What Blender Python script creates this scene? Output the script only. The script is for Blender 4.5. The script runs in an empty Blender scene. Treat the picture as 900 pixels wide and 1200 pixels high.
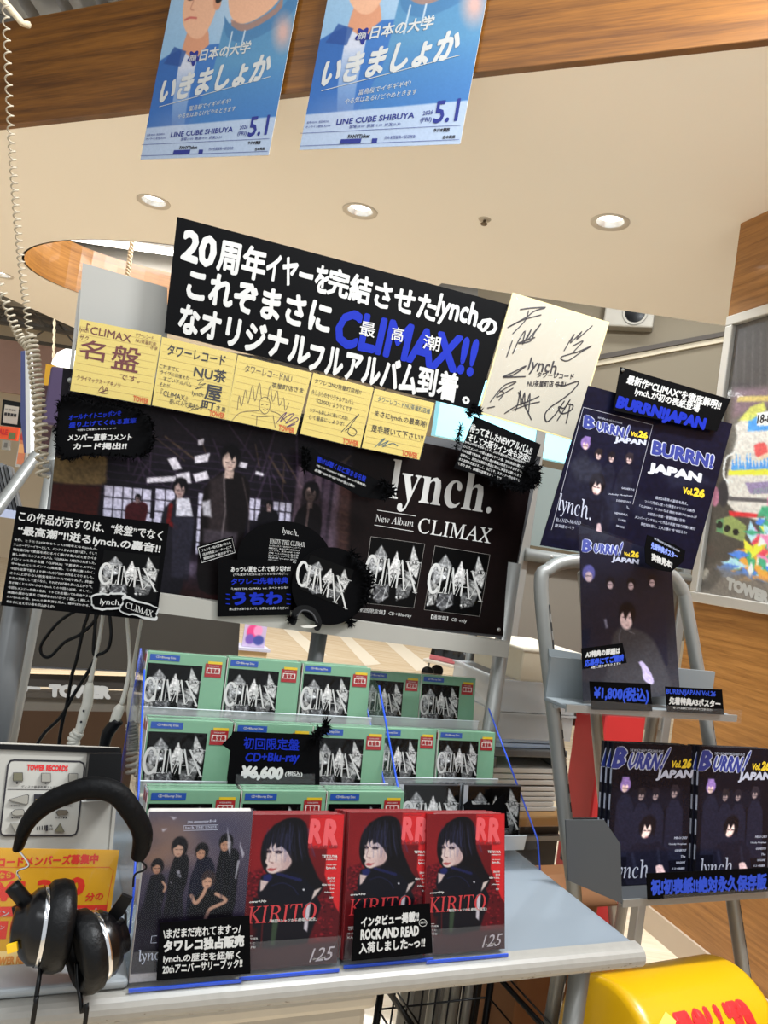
import bpy, bmesh, math, random
import numpy as np
from mathutils import Matrix, Vector
from mathutils.geometry import tessellate_polygon

C = bpy.context.scene.collection
SC = bpy.context.scene
# ---------------------------------------------------------------- camera
ROLL, PITCH, EYE, FPX = 8.5, 2.0, 1.35, 900.0
_r, _p = math.radians(ROLL), math.radians(PITCH)
_fw = np.array([0, math.cos(_p), math.sin(_p)])
_u0 = np.array([0, -math.sin(_p), math.cos(_p)])
_r0 = np.array([1.0, 0, 0])
CR = math.cos(_r) * _r0 + math.sin(_r) * _u0
CU = -math.sin(_r) * _r0 + math.cos(_r) * _u0
EYEP = np.array([0, 0, EYE])
cam_d = bpy.data.cameras.new('camera')
cam = bpy.data.objects.new('camera', cam_d)
C.objects.link(cam)
cam_d.sensor_fit = 'VERTICAL'
cam_d.sensor_height = 36.0
cam_d.lens = 36.0 * FPX / 1200.0
cam_d.clip_start = 0.02
cam.matrix_world = Matrix(((CR[0], CU[0], -_fw[0], 0), (CR[1], CU[1], -_fw[1], 0),
                           (CR[2], CU[2], -_fw[2], EYE), (0, 0, 0, 1)))
SC.camera = cam
# ---------------------------------------------------------------- light and exposure
SC.view_settings.view_transform = 'Standard'
SC.view_settings.look = 'None'
SC.view_settings.gamma = 1.0
SC.view_settings.use_curve_mapping = False
SC.view_settings.exposure = 0.06
SC.cycles.max_bounces = 8
SC.cycles.transparent_max_bounces = 24
SC.cycles.use_denoising = True
SC.cycles.sample_clamp_indirect = 4.0
wd = bpy.data.worlds.new('shop_ambient')
SC.world = wd
wd.use_nodes = True
wd.node_tree.nodes['Background'].inputs[0].default_value = (0.91, 0.96, 1.0, 1)
wd.node_tree.nodes['Background'].inputs[1].default_value = 0.9


def area(name, loc, target, sx, sy, watt, col=(0.93, 0.97, 1.0)):
    d = bpy.data.lights.new(name, 'AREA')
    d.shape = 'RECTANGLE'
    d.size, d.size_y, d.energy, d.color = sx, sy, watt, col
    o = bpy.data.objects.new(name, d)
    C.objects.link(o)
    o.location = loc
    o.rotation_euler = (Vector(target) - Vector(loc)).to_track_quat('-Z', 'Y').to_euler()
    return o


# unseen area lamps added above the aisle to light display fronts and fascia
area('aisle_fill_light', (-0.6, -0.9, 3.3), (-0.6, -0.5, 0), 3.2, 0.25, 45)
area('aisle_fill_light', (0.6, 0.55, 3.6), (0.6, 0.9, 0), 3.2, 0.25, 40)
area('fascia_wash_light', (1.35, 1.25, 3.75), (1.0, 1.95, 3.0), 0.9, 0.2, 190)
# area lamps added over the far floor to brighten it and the ceiling
area('far_fill_light', (-1.4, 4.9, 3.5), (-1.4, 4.9, 0), 1.6, 0.5, 60)
area('far_fill_light', (1.6, 4.7, 3.6), (1.2, 3.6, 0), 1.6, 0.4, 40)
area('far_fill_light', (0.0, 8.6, 3.9), (0.0, 8.9, 0), 4.0, 0.5, 190, (1, 0.94, 0.84))
area('far_fill_light', (-3.2, 6.0, 3.4), (-3.2, 6.4, 0), 2.0, 0.5, 80)


# ---------------------------------------------------------------- materials
def lin(c):
    c = np.asarray(c, float) / 255.0
    return np.where(c <= 0.04045, c / 12.92, ((c + 0.055) / 1.055) ** 2.4)


MATS = {}


def mat(name, rgb, rough=0.5, metal=0.0, var=0.06, scale=14.0, bump=0.0, emit=0.0, spec=0.5, coat=0.0, stretch=None):
    if name in MATS:
        return MATS[name]
    m = bpy.data.materials.new(name)
    m.use_nodes = True
    nt = m.node_tree
    b = nt.nodes['Principled BSDF']
    L = lin(rgb)
    b.inputs['Roughness'].default_value = rough
    b.inputs['Metallic'].default_value = metal
    b.inputs['Specular IOR Level'].default_value = spec
    b.inputs['Coat Weight'].default_value = coat
    tc = nt.nodes.new('ShaderNodeTexCoord')
    nz = nt.nodes.new('ShaderNodeTexNoise')
    nz.inputs['Scale'].default_value = scale
    nz.inputs['Detail'].default_value = 4
    if stretch:
        mp = nt.nodes.new('ShaderNodeMapping')
        mp.inputs['Scale'].default_value = stretch
        nt.links.new(tc.outputs['Object'], mp.inputs[0])
        nt.links.new(mp.outputs[0], nz.inputs['Vector'])
    else:
        nt.links.new(tc.outputs['Object'], nz.inputs['Vector'])
    mx = nt.nodes.new('ShaderNodeMix')
    mx.data_type = 'RGBA'
    mx.inputs['A'].default_value = (*np.clip(L * (1 - var), 0, 1), 1)
    mx.inputs['B'].default_value = (*np.clip(L * (1 + var), 0, 1), 1)
    nt.links.new(nz.outputs['Fac'], mx.inputs['Factor'])
    nt.links.new(mx.outputs['Result'], b.inputs['Base Color'])
    if bump:
        bp = nt.nodes.new('ShaderNodeBump')
        bp.inputs['Strength'].default_value = bump
        bp.inputs['Distance'].default_value = 0.004
        nt.links.new(nz.outputs['Fac'], bp.inputs['Height'])
        nt.links.new(bp.outputs[0], b.inputs['Normal'])
    if emit:
        nt.links.new(mx.outputs['Result'], b.inputs['Emission Color'])
        b.inputs['Emission Strength'].default_value = emit
    MATS[name] = m
    return m


def wood(name, dark, light, rough, axis_scale, rot=0.0, coat=0.0, spec=0.5):
    m = bpy.data.materials.new(name)
    m.use_nodes = True
    nt = m.node_tree
    b = nt.nodes['Principled BSDF']
    b.inputs['Roughness'].default_value = rough
    b.inputs['Coat Weight'].default_value = coat
    b.inputs['Specular IOR Level'].default_value = spec
    tc = nt.nodes.new('ShaderNodeTexCoord')
    mp = nt.nodes.new('ShaderNodeMapping')
    mp.inputs['Scale'].default_value = axis_scale
    mp.inputs['Rotation'].default_value = (0, 0, rot)
    n1 = nt.nodes.new('ShaderNodeTexNoise')
    n1.inputs['Scale'].default_value = 1.0
    n1.inputs['Detail'].default_value = 6
    n1.inputs['Distortion'].default_value = 0.6
    n2 = nt.nodes.new('ShaderNodeTexNoise')
    n2.inputs['Scale'].default_value = 7.0
    n2.inputs['Detail'].default_value = 3
    ad = nt.nodes.new('ShaderNodeMath')
    ad.operation = 'MULTIPLY_ADD'
    ad.inputs[1].default_value = 0.45
    cr = nt.nodes.new('ShaderNodeValToRGB')
    cr.color_ramp.elements[0].position = 0.46
    cr.color_ramp.elements[1].position = 0.92
    cr.color_ramp.elements[0].color = (*lin(dark), 1)
    cr.color_ramp.elements[1].color = (*lin(light), 1)
    nt.links.new(tc.outputs['Object'], mp.inputs[0])
    nt.links.new(mp.outputs[0], n1.inputs['Vector'])
    nt.links.new(mp.outputs[0], n2.inputs['Vector'])
    nt.links.new(n2.outputs['Fac'], ad.inputs[0])
    nt.links.new(n1.outputs['Fac'], ad.inputs[2])
    nt.links.new(ad.outputs[0], cr.inputs[0])
    nt.links.new(cr.outputs[0], b.inputs['Base Color'])
    MATS[name] = m
    return m


def clear(name, tint=(1, 1, 1), gloss=0.12, rough=0.05, bump=0.0, scale=30.0, ior=1.45, milk=0.0):
    """Thin clear plastic: lets light straight through, mirrors more at grazing angles."""
    m = bpy.data.materials.new(name)
    m.use_nodes = True
    nt = m.node_tree
    nt.nodes.remove(nt.nodes['Principled BSDF'])
    out = nt.nodes['Material Output']
    t = nt.nodes.new('ShaderNodeBsdfTransparent')
    t.inputs[0].default_value = (*tint, 1)
    g = nt.nodes.new('ShaderNodeBsdfGlossy')
    g.inputs['Roughness'].default_value = rough
    fr = nt.nodes.new('ShaderNodeFresnel')
    # a sheet is entered and left with the same reflectance, whichever side the ray meets
    ge = nt.nodes.new('ShaderNodeNewGeometry')
    io = nt.nodes.new('ShaderNodeMath')
    io.operation = 'MULTIPLY_ADD'
    io.inputs[1].default_value = 1.0 / ior - ior
    io.inputs[2].default_value = ior
    nt.links.new(ge.outputs['Backfacing'], io.inputs[0])
    nt.links.new(io.outputs[0], fr.inputs['IOR'])
    ad = nt.nodes.new('ShaderNodeMath')
    ad.operation = 'ADD'
    ad.inputs[1].default_value = gloss
    ad.use_clamp = True
    mx = nt.nodes.new('ShaderNodeMixShader')
    nt.links.new(fr.outputs[0], ad.inputs[0])
    nt.links.new(ad.outputs[0], mx.inputs[0])
    if milk:
        df = nt.nodes.new('ShaderNodeBsdfDiffuse')
        df.inputs[0].default_value = (0.85, 0.87, 0.88, 1)
        m2 = nt.nodes.new('ShaderNodeMixShader')
        m2.inputs[0].default_value = milk
        nt.links.new(t.outputs[0], m2.inputs[1])
        nt.links.new(df.outputs[0], m2.inputs[2])
        nt.links.new(m2.outputs[0], mx.inputs[1])
    else:
        nt.links.new(t.outputs[0], mx.inputs[1])
    nt.links.new(g.outputs[0], mx.inputs[2])
    if bump:
        tc = nt.nodes.new('ShaderNodeTexCoord')
        nz = nt.nodes.new('ShaderNodeTexNoise')
        nz.inputs['Scale'].default_value = scale
        nz.inputs['Detail'].default_value = 2
        nz.inputs['Distortion'].default_value = 1.5
        bp = nt.nodes.new('ShaderNodeBump')
        bp.inputs['Strength'].default_value = bump
        bp.inputs['Distance'].default_value = 0.01
        nt.links.new(tc.outputs['Object'], nz.inputs['Vector'])
        nt.links.new(nz.outputs['Fac'], bp.inputs['Height'])
        nt.links.new(bp.outputs[0], g.inputs['Normal'])
    nt.links.new(mx.outputs[0], out.inputs[0])
    MATS[name] = m
    return m


def printed(name, rough=0.4, coat=0.0, spec=0.5):
    m = bpy.data.materials.new(name)
    m.use_nodes = True
    nt = m.node_tree
    b = nt.nodes['Principled BSDF']
    b.inputs['Roughness'].default_value = rough
    b.inputs['Coat Weight'].default_value = coat
    b.inputs['Coat Roughness'].default_value = 0.08
    b.inputs['Specular IOR Level'].default_value = spec
    at = nt.nodes.new('ShaderNodeAttribute')
    at.attribute_name = 'Col'
    nt.links.new(at.outputs['Color'], b.inputs['Base Color'])
    MATS[name] = m
    return m


PRINT = printed('printed_paper', 0.42)
PRINT_GLOSS = printed('printed_gloss', 0.3, 0.0, 0.18)
PRINT_DARK = printed('printed_laminate', 0.3, 0.0, 0.1)
BLACK = mat('black_card', (5, 5, 6), 0.7, spec=0.03)
INK_W = mat('white_marker', (176, 175, 172), 0.7, var=0.03, spec=0.1)
INK_B = mat('blue_marker', (14, 34, 142), 0.6, var=0.08, spec=0.1)
INK_K = mat('black_ink', (22, 18, 26), 0.5)
INK_R = mat('dark_red_ink', (84, 14, 12), 0.5)
INK_O = mat('orange_ink', (172, 76, 10), 0.5)
RED = mat('red_ink', (196, 32, 34), 0.45)
FUR = mat('black_fur', (5, 5, 6), 0.9, spec=0.03)
SILVER = mat('silver_paint', (132, 132, 128), 0.38, 0.35, 0.04)
GREYP = mat('grey_enamel', (90, 91, 91), 0.42, 0.0, 0.03)
WHITEP = mat('white_enamel', (184, 182, 176), 0.4, 0.0, 0.03)
DARKSLOT = mat('slot_dark', (18, 18, 18), 0.8)
ACRYL = clear('clear_acrylic', (0.975, 0.985, 0.99), 0.012, 0.05, ior=1.28)
ACRYL_LIP = clear('acrylic_lip', (0.95, 0.96, 0.97), 0.008, 0.3, milk=0.03, ior=1.25)
BOOKWRAP = clear('book_wrap', (1, 1, 1), 0.0, 0.32, ior=1.2)
TIER_LIP = clear('tier_lip', (0.95, 0.96, 0.97), 0.05, 0.15, milk=0.5, ior=1.4)
WRAP = clear('shrink_wrap', (1, 1, 1), 0.006, 0.12, bump=0.6, scale=16, ior=1.22)
BLUE_EDGE = mat('blue_acrylic_edge', (32, 74, 190), 0.3, var=0.05)
PAPERW = mat('white_paper', (186, 182, 174), 0.6, var=0.03)
PAGES = mat('page_edges', (205, 200, 192), 0.8, var=0.12, scale=300)
BLK_PL = mat('black_plastic', (6, 6, 7), 0.35, spec=0.2)


# ---------------------------------------------------------------- projection helpers
def ray(x, y):
    return _fw * FPX + (x - 450) * CR + (600 - y) * CU


def at_depth(x, y, Y):
    d = ray(x, y)
    return EYEP + d * (Y / d[1])


def on_z(x, y, z):
    d = ray(x, y)
    return EYEP + d * ((z - EYE) / d[2])


class Plane:
    """A real plane in the shop: a point, the heading of its right axis, how far it leans back."""
    def __init__(s, p, yaw, tilt=0.0, roll=0.0):
        a, t, r = math.radians(yaw), math.radians(tilt), math.radians(roll)
        U = np.array([math.cos(a), math.sin(a), 0])
        V = np.array([-math.sin(a), math.cos(a), 0])
        Z = np.array([0, 0, 1.0])
        v = math.cos(t) * Z + math.sin(t) * V
        s.p = np.array(p, float)
        s.n = np.cross(U, v)
        s.u = math.cos(r) * U + math.sin(r) * v
        s.v = -math.sin(r) * U + math.cos(r) * v

    def hit(s, x, y, off=0.0):
        d = ray(x, y)
        return EYEP + d * (np.dot(s.p + s.n * off - EYEP, s.n) / np.dot(d, s.n))

    def shifted(s, d):
        q = Plane.__new__(Plane)
        q.p, q.u, q.v, q.n = s.p + s.n * d, s.u, s.v, s.n
        return q


class PSurf:
    """Coordinates measured on the photograph, put on a real plane."""
    def __init__(s, pl, origin=(0, 0, 0), base=0.0):
        s.pl, s.o, s.b = pl, np.array(origin, float), base

    def P(s, pts, off=0.0):
        pts = np.asarray(pts, float)
        D = _fw[None] * FPX + (pts[:, :1] - 450) * CR[None] + (600 - pts[:, 1:2]) * CU[None]
        n = s.pl.n
        q = s.pl.p + n * s.b
        t = np.dot(q - EYEP, n) / (D @ n)
        return EYEP[None] + D * t[:, None] + n[None] * off - s.o[None]


class LSurf:
    """The front of an object in its own frame: x right, z up, looking along +y; measured corners map to w by h."""
    def __init__(s, quad, w, h, y=0.0, fn=None):
        s.w, s.h, s.y, s.fn = w, h, y, fn
        src = np.array(quad, float)
        dst = np.array([(0, 0), (1, 0), (1, 1), (0, 1)], float)
        A = []
        for (x, yy), (u, v) in zip(src, dst):
            A.append([x, yy, 1, 0, 0, 0, -u * x, -u * yy, -u])
            A.append([0, 0, 0, x, yy, 1, -v * x, -v * yy, -v])
        _, _, Vt = np.linalg.svd(np.array(A))
        s.H = Vt[-1].reshape(3, 3)

    def uv(s, pts):
        pts = np.asarray(pts, float)
        q = np.c_[pts, np.ones(len(pts))] @ s.H.T
        return q[:, :2] / q[:, 2:]

    def P(s, pts, off=0.0):
        q = s.uv(pts)
        if s.fn is not None:
            return s.fn(q, off)
        return np.c_[(q[:, 0] - 0.5) * s.w, np.full(len(q), s.y - off), (1 - q[:, 1]) * s.h]


UNITQ = [(0, 0), (1, 0), (1, 1), (0, 1)]


# ---------------------------------------------------------------- mesh builder
class MB:
    def __init__(s):
        s.v, s.f, s.mi, s.mats, s.n, s.cols, s.smooth = [], [], [], [], 0, [], []

    def add(s, v, f, m, col=None, smooth=False):
        v = np.asarray(v, float)
        if len(v) == 0:
            return s
        if m not in s.mats:
            s.mats.append(m)
        k = s.mats.index(m)
        s.v.append(v)
        n = s.n
        s.f.extend([tuple(i + n for i in t) for t in f])
        s.mi.extend([k] * len(f))
        s.smooth.extend([smooth] * len(f))
        s.cols.append(np.zeros((len(v), 3)) if col is None else np.asarray(col, float))
        s.n += len(v)
        return s

    def box(s, c, size, m, M=None, bev=0.0, seg=2):
        bm = bmesh.new()
        bmesh.ops.create_cube(bm, size=1.0)
        for q in bm.verts:
            q.co = Vector((q.co.x * size[0], q.co.y * size[1], q.co.z * size[2]))
        if bev:
            bmesh.ops.bevel(bm, geom=list(bm.edges), offset=bev, segments=seg, profile=0.5, affect='EDGES')
        v = np.array([q.co[:] for q in bm.verts])
        bm.verts.index_update()
        f = [tuple(q.index for q in t.verts) for t in bm.faces]
        bm.free()
        if M is not None:
            v = v @ np.array(M).T
        return s.add(v + np.array(c), f, m)

    def prism(s, front, back, m, side=None):
        n = len(front)
        tri = tessellate_polygon([[Vector(p) for p in front]])
        V = np.r_[np.asarray(front), np.asarray(back)]
        nrm = np.mean(front, 0) - np.mean(back, 0)
        F = []
        for t in tri:
            a, b, c = [np.asarray(front)[i] for i in t]
            if np.dot(np.cross(b - a, c - a), nrm) < 0:
                t = t[::-1]
            F.append(tuple(t))
            F.append(tuple(i + n for i in t[::-1]))
        s.add(V, F, m)
        return s.add(V, [(i, i + n, (i + 1) % n + n, (i + 1) % n) for i in range(n)], side or m)

    def card(s, surf, poly, m, t0=0.0, t1=0.002, side=None):
        return s.prism(surf.P(poly, t1), surf.P(poly, t0), m, side)

    def tube(s, pts, r, m, n=10, smooth_n=0, caps=True):
        P = np.asarray(pts, float)
        if smooth_n and len(P) > 2:
            P = catmull(P, smooth_n)
        R = np.full(len(P), r) if np.isscalar(r) else np.interp(np.linspace(0, 1, len(P)), np.linspace(0, 1, len(r)), r)
        T = np.gradient(P, axis=0)
        T /= np.linalg.norm(T, axis=1)[:, None] + 1e-12
        ref = np.array([0.13, 0.27, 0.95])
        if abs(T[0] @ ref) > 0.9:
            ref = np.array([0.95, 0.1, 0.2])
        a = np.cross(T[0], ref)
        a /= np.linalg.norm(a)
        V = []
        ang = np.linspace(0, 2 * np.pi, n, endpoint=False)
        for i in range(len(P)):
            a = a - T[i] * (a @ T[i])
            a /= np.linalg.norm(a) + 1e-12
            b = np.cross(T[i], a)
            V.append(P[i] + R[i] * (np.cos(ang)[:, None] * a + np.sin(ang)[:, None] * b))
        V = np.concatenate(V)
        F = []
        for i in range(len(P) - 1):
            for j in range(n):
                k = (j + 1) % n
                F.append((i * n + j, i * n + k, (i + 1) * n + k, (i + 1) * n + j))
        if caps:
            F.append(tuple(range(n))[::-1])
            F.append(tuple(range((len(P) - 1) * n, len(P) * n)))
        return s.add(V, F, m, smooth=True)

    def lathe(s, prof, m, M=None, n=28, o=(0, 0, 0)):
        """prof: (radius, height) along local z."""
        ang = np.linspace(0, 2 * np.pi, n, endpoint=False)
        V, F = [], []
        for r, z in prof:
            V.append(np.c_[r * np.cos(ang), r * np.sin(ang), np.full(n, z)])
        V = np.concatenate(V)
        for i in range(len(prof) - 1):
            for j in range(n):
                k = (j + 1) % n
                F.append((i * n + j, i * n + k, (i + 1) * n + k, (i + 1) * n + j))
        if M is not None:
            V = V @ np.array(M).T
        return s.add(V + np.array(o), F, m, smooth=True)

    def grid(s, surf, quad, cols, m, off=0.0):
        """cols: (nv, nu, 3) sRGB 0..255 printed on the quad."""
        nv, nu = cols.shape[:2]
        q = np.array(quad, float)
        u, v = np.meshgrid(np.linspace(0, 1, nu), np.linspace(0, 1, nv))
        u, v = u.ravel()[:, None], v.ravel()[:, None]
        pts = bilin(q, u, v)
        V = surf.P(pts, off)
        i = np.arange(nv * nu).reshape(nv, nu)
        F = np.stack([i[:-1, :-1], i[1:, :-1], i[1:, 1:], i[:-1, 1:]], -1).reshape(-1, 4).tolist()
        return s.add(V, F, m, lin(cols.reshape(-1, 3)))

    def build(s, name, parent=None, loc=None, smooth_angle=None):
        me = bpy.data.meshes.new(name)
        V = np.concatenate(s.v)
        me.from_pydata(V.tolist(), [], s.f)
        for m in s.mats:
            me.materials.append(m)
        me.polygons.foreach_set('material_index', s.mi)
        me.polygons.foreach_set('use_smooth', s.smooth)
        CL = np.concatenate(s.cols)
        if CL.any():
            at = me.color_attributes.new('Col', 'FLOAT_COLOR', 'POINT')
            at.data.foreach_set('color', np.c_[CL, np.ones(len(CL))].ravel().astype(np.float32))
        me.update()
        o = bpy.data.objects.new(name, me)
        C.objects.link(o)
        if parent is not None:
            o.parent = parent
        if loc is not None:
            o.location = [float(k) for k in loc]
        return o


def bilin(q, u, v):
    return q[0] * (1 - u) * (1 - v) + q[1] * u * (1 - v) + q[2] * u * v + q[3] * (1 - u) * v


def catmull(P, n):
    P = np.asarray(P, float)
    Q = np.r_[[2 * P[0] - P[1]], P, [2 * P[-1] - P[-2]]]
    out = []
    for i in range(1, len(Q) - 2):
        for t in np.linspace(0, 1, n, endpoint=False):
            a, b, c, d = Q[i - 1], Q[i], Q[i + 1], Q[i + 2]
            out.append(0.5 * (2 * b + (c - a) * t + (2 * a - 5 * b + 4 * c - d) * t * t + (3 * b - a - 3 * c + d) * t ** 3))
    out.append(P[-1])
    return np.array(out)


def empty(name, loc, M=None):
    o = bpy.data.objects.new(name, None)
    C.objects.link(o)
    o.empty_display_size = 0.05
    if M is not None:
        m = Matrix([[float(M[i][j]) for j in range(3)] + [float(loc[i])] for i in range(3)] + [[0, 0, 0, 1]])
        o.matrix_world = m
    else:
        o.location = [float(k) for k in loc]
    return o


def tag(o, label, cat, group=None, kind=None):
    o['label'], o['category'] = label, cat
    if group:
        o['group'] = group
    if kind:
        o['kind'] = kind
    return o


def structure(o):
    o['kind'] = 'structure'
    return o


def copy_tree(o, parent=None):
    c = o.copy()
    C.objects.link(c)
    if parent is not None:
        c.parent = parent
    for ch in list(o.children):
        copy_tree(ch, c)
    return c


def frame_of(pl):
    """Columns: right, into the object, up."""
    return np.c_[pl.u, -pl.n, pl.v]


# ---------------------------------------------------------------- lettering
_GL = {}


def glyphs(s, res):
    k = (s, res)
    if k in _GL:
        return _GL[k]
    cu = bpy.data.curves.new('lettering', 'FONT')
    cu.body = s
    cu.resolution_u = res
    ob = bpy.data.objects.new('lettering', cu)
    me = bpy.data.meshes.new_from_object(ob)
    V = np.array([v.co[:2] for v in me.vertices]) if len(me.vertices) else np.zeros((0, 2))
    F = [tuple(p.vertices) for p in me.polygons]
    bpy.data.objects.remove(ob)
    bpy.data.curves.remove(cu)
    bpy.data.meshes.remove(me)
    _GL[k] = (V, F)
    return _GL[k]


def thicken(V, F, w):
    """Widen a filled outline by w on every side with round corners, as a marker pen would."""
    cnt = {}
    for f in F:
        for i in range(len(f)):
            a, b = f[i], f[(i + 1) % len(f)]
            e = (a, b) if a < b else (b, a)
            cnt[e] = cnt.get(e, 0) + 1
    E = np.array([e for e, c in cnt.items() if c == 1])
    if len(E) == 0:
        return V, F
    a, b = V[E[:, 0]], V[E[:, 1]]
    d = b - a
    d /= np.linalg.norm(d, axis=1)[:, None] + 1e-9
    nrm = np.c_[-d[:, 1], d[:, 0]] * w
    n0 = len(V)
    Q = np.stack([a - nrm, b - nrm, b + nrm, a + nrm], 1).reshape(-1, 2)
    F = list(F) + [(n0 + 4 * i, n0 + 4 * i + 1, n0 + 4 * i + 2, n0 + 4 * i + 3) for i in range(len(E))]
    n1 = n0 + len(Q)
    used = np.unique(E)
    ang = np.linspace(0, 2 * np.pi, 6, endpoint=False)
    hexa = np.c_[np.cos(ang), np.sin(ang)] * w
    Hx = (V[used][:, None] + hexa[None]).reshape(-1, 2)
    F += [tuple(n1 + 6 * i + k for k in range(6)) for i in range(len(used))]
    return np.r_[V, Q, Hx], F


def shape_text(s, bold=0.0, shear=0.0, jit=0.0, res=2, seed=0, italic=False):
    if italic:
        s = serif(s)
    V, F = glyphs(s, res)
    if len(V) == 0:
        return V, F, (0, 0, 1, 1)
    if bold > 0:
        V, F = thicken(V, F, bold)
    V = V.copy()
    if italic:
        V[:, 0] -= V[:, 1] * 0.23
    V[:, 0] += V[:, 1] * shear
    if jit:
        rs = np.random.RandomState(seed + len(s))
        p = rs.rand(6) * 6.28
        x, y = V[:, 0].copy(), V[:, 1].copy()
        V[:, 0] += jit * (0.6 * np.sin(2.3 * x + 3.1 * y + p[0]) + 0.5 * np.sin(5.1 * x + p[1]))
        V[:, 1] += jit * (0.8 * np.sin(1.9 * x + p[2]) + 0.6 * np.sin(4.7 * x + 2.0 * y + p[3]))
    lo, hi = V.min(0), V.max(0)
    return V, F, (lo[0], lo[1], hi[0], hi[1])


def serif(s):
    o = ''
    for c in s:
        if 'A' <= c <= 'Z':
            o += chr(0x1D434 + ord(c) - 65)
        elif c == 'h':
            o += chr(0x210E)
        elif 'a' <= c <= 'z':
            o += chr(0x1D44E + ord(c) - 97)
        else:
            o += c
    return o


def ink(mb, surf, s, box, m, off, bold=0.0, shear=0.0, jit=0.0, lean=-0.15, res=2, seed=0, italic=False):
    """box = (x0, y0, x1, y1, h): top-left, top-right and height of the lettering as measured."""
    V, F, (a, b, c, d) = shape_text(s, bold, shear, jit, res, seed, italic)
    if len(V) == 0:
        return
    x0, y0, x1, y1, h = box
    u = ((V[:, 0] - a) / max(c - a, 1e-6))[:, None]
    v = ((d - V[:, 1]) / max(d - b, 1e-6))[:, None]
    pts = np.array([x0, y0]) * (1 - u) + np.array([x1, y1]) * u + np.array([lean * h, h]) * v
    P = surf.P(pts, off)
    if bold > 0:
        P = P + (surf.P(pts, off + 0.001) - P) * _lift(len(V), F)[:, None]
    mb.add(P, F, m)


def _lift(n, F):
    L = np.zeros(n)
    rs = np.random.RandomState(n % 9973)
    for f in F:
        if f[-1] - f[0] == len(f) - 1 and len(f) in (4, 6) and L[f[0]] == 0:
            L[list(f)] = -0.02 - 0.14 * rs.rand()
    return L


def stroke(mb, surf, pts, w, m, off, n=4, smooth=True):
    """A pen stroke: pts in measured coordinates, w a width or one per point."""
    P = np.asarray(pts, float)
    W = np.full(len(P), float(w)) if np.isscalar(w) else np.asarray(w, float)
    if smooth and len(P) > 2:
        Q = catmull(np.c_[P, W], n)
        P, W = Q[:, :2], np.maximum(Q[:, 2], 0.05)
    T = np.gradient(P, axis=0)
    T /= np.linalg.norm(T, axis=1)[:, None] + 1e-9
    N = np.c_[-T[:, 1], T[:, 0]] * W[:, None] / 2
    k = len(P)
    V = np.r_[P + N, P - N]
    F = [(i, i + 1, k + i + 1, k + i) for i in range(k - 1)]
    ang = np.linspace(0, 2 * np.pi, 8, endpoint=False)
    for e in (0, k - 1):
        b = len(V)
        V = np.r_[V, P[e] + np.c_[np.cos(ang), np.sin(ang)] * W[e] / 2]
        F.append(tuple(range(b, b + 8)))
    mb.add(surf.P(V, off), F, m)


def flat(mb, surf, poly, m, off):
    P = [(float(a), float(b), 0) for a, b in poly]
    tri = tessellate_polygon([[Vector(p) for p in P]])
    mb.add(surf.P(np.array(poly, float), off), [tuple(t) for t in tri], m)


def fur(mb, surf, path, n, ln, m, off, seed=0, spread=1.0, wpx=1.6, out=0.012):
    rs = np.random.RandomState(seed)
    P = np.asarray(path, float)
    if len(P) > 2:
        P = catmull(P, 6)
    for i in range(n):
        t = rs.rand() * (len(P) - 1.001)
        k = int(t)
        p = P[k] + (P[k + 1] - P[k]) * (t - k)
        a = rs.rand() * 6.28
        d = np.array([math.cos(a), math.sin(a)])
        L = ln * (0.5 + rs.rand())
        w = wpx * (0.6 + 0.8 * rs.rand())
        nr = np.array([-d[1], d[0]]) * w
        bend = nr * (rs.rand() - 0.5) * 3 * spread
        pts = [p - nr, p + nr, p + d * L * 0.55 + nr * 0.6 + bend, p + d * L * 0.55 - nr * 0.6 + bend, p + d * L + bend * 2.2]
        z0, z1 = off + rs.rand() * out * 0.4, off + rs.rand() * out
        V = np.r_[surf.P(pts[:2], z0), surf.P(pts[2:4], (z0 + z1) / 2 + out * 0.3), surf.P(pts[4:], z1)]
        mb.add(V, [(0, 1, 2, 3), (3, 2, 4)], m)


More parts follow.
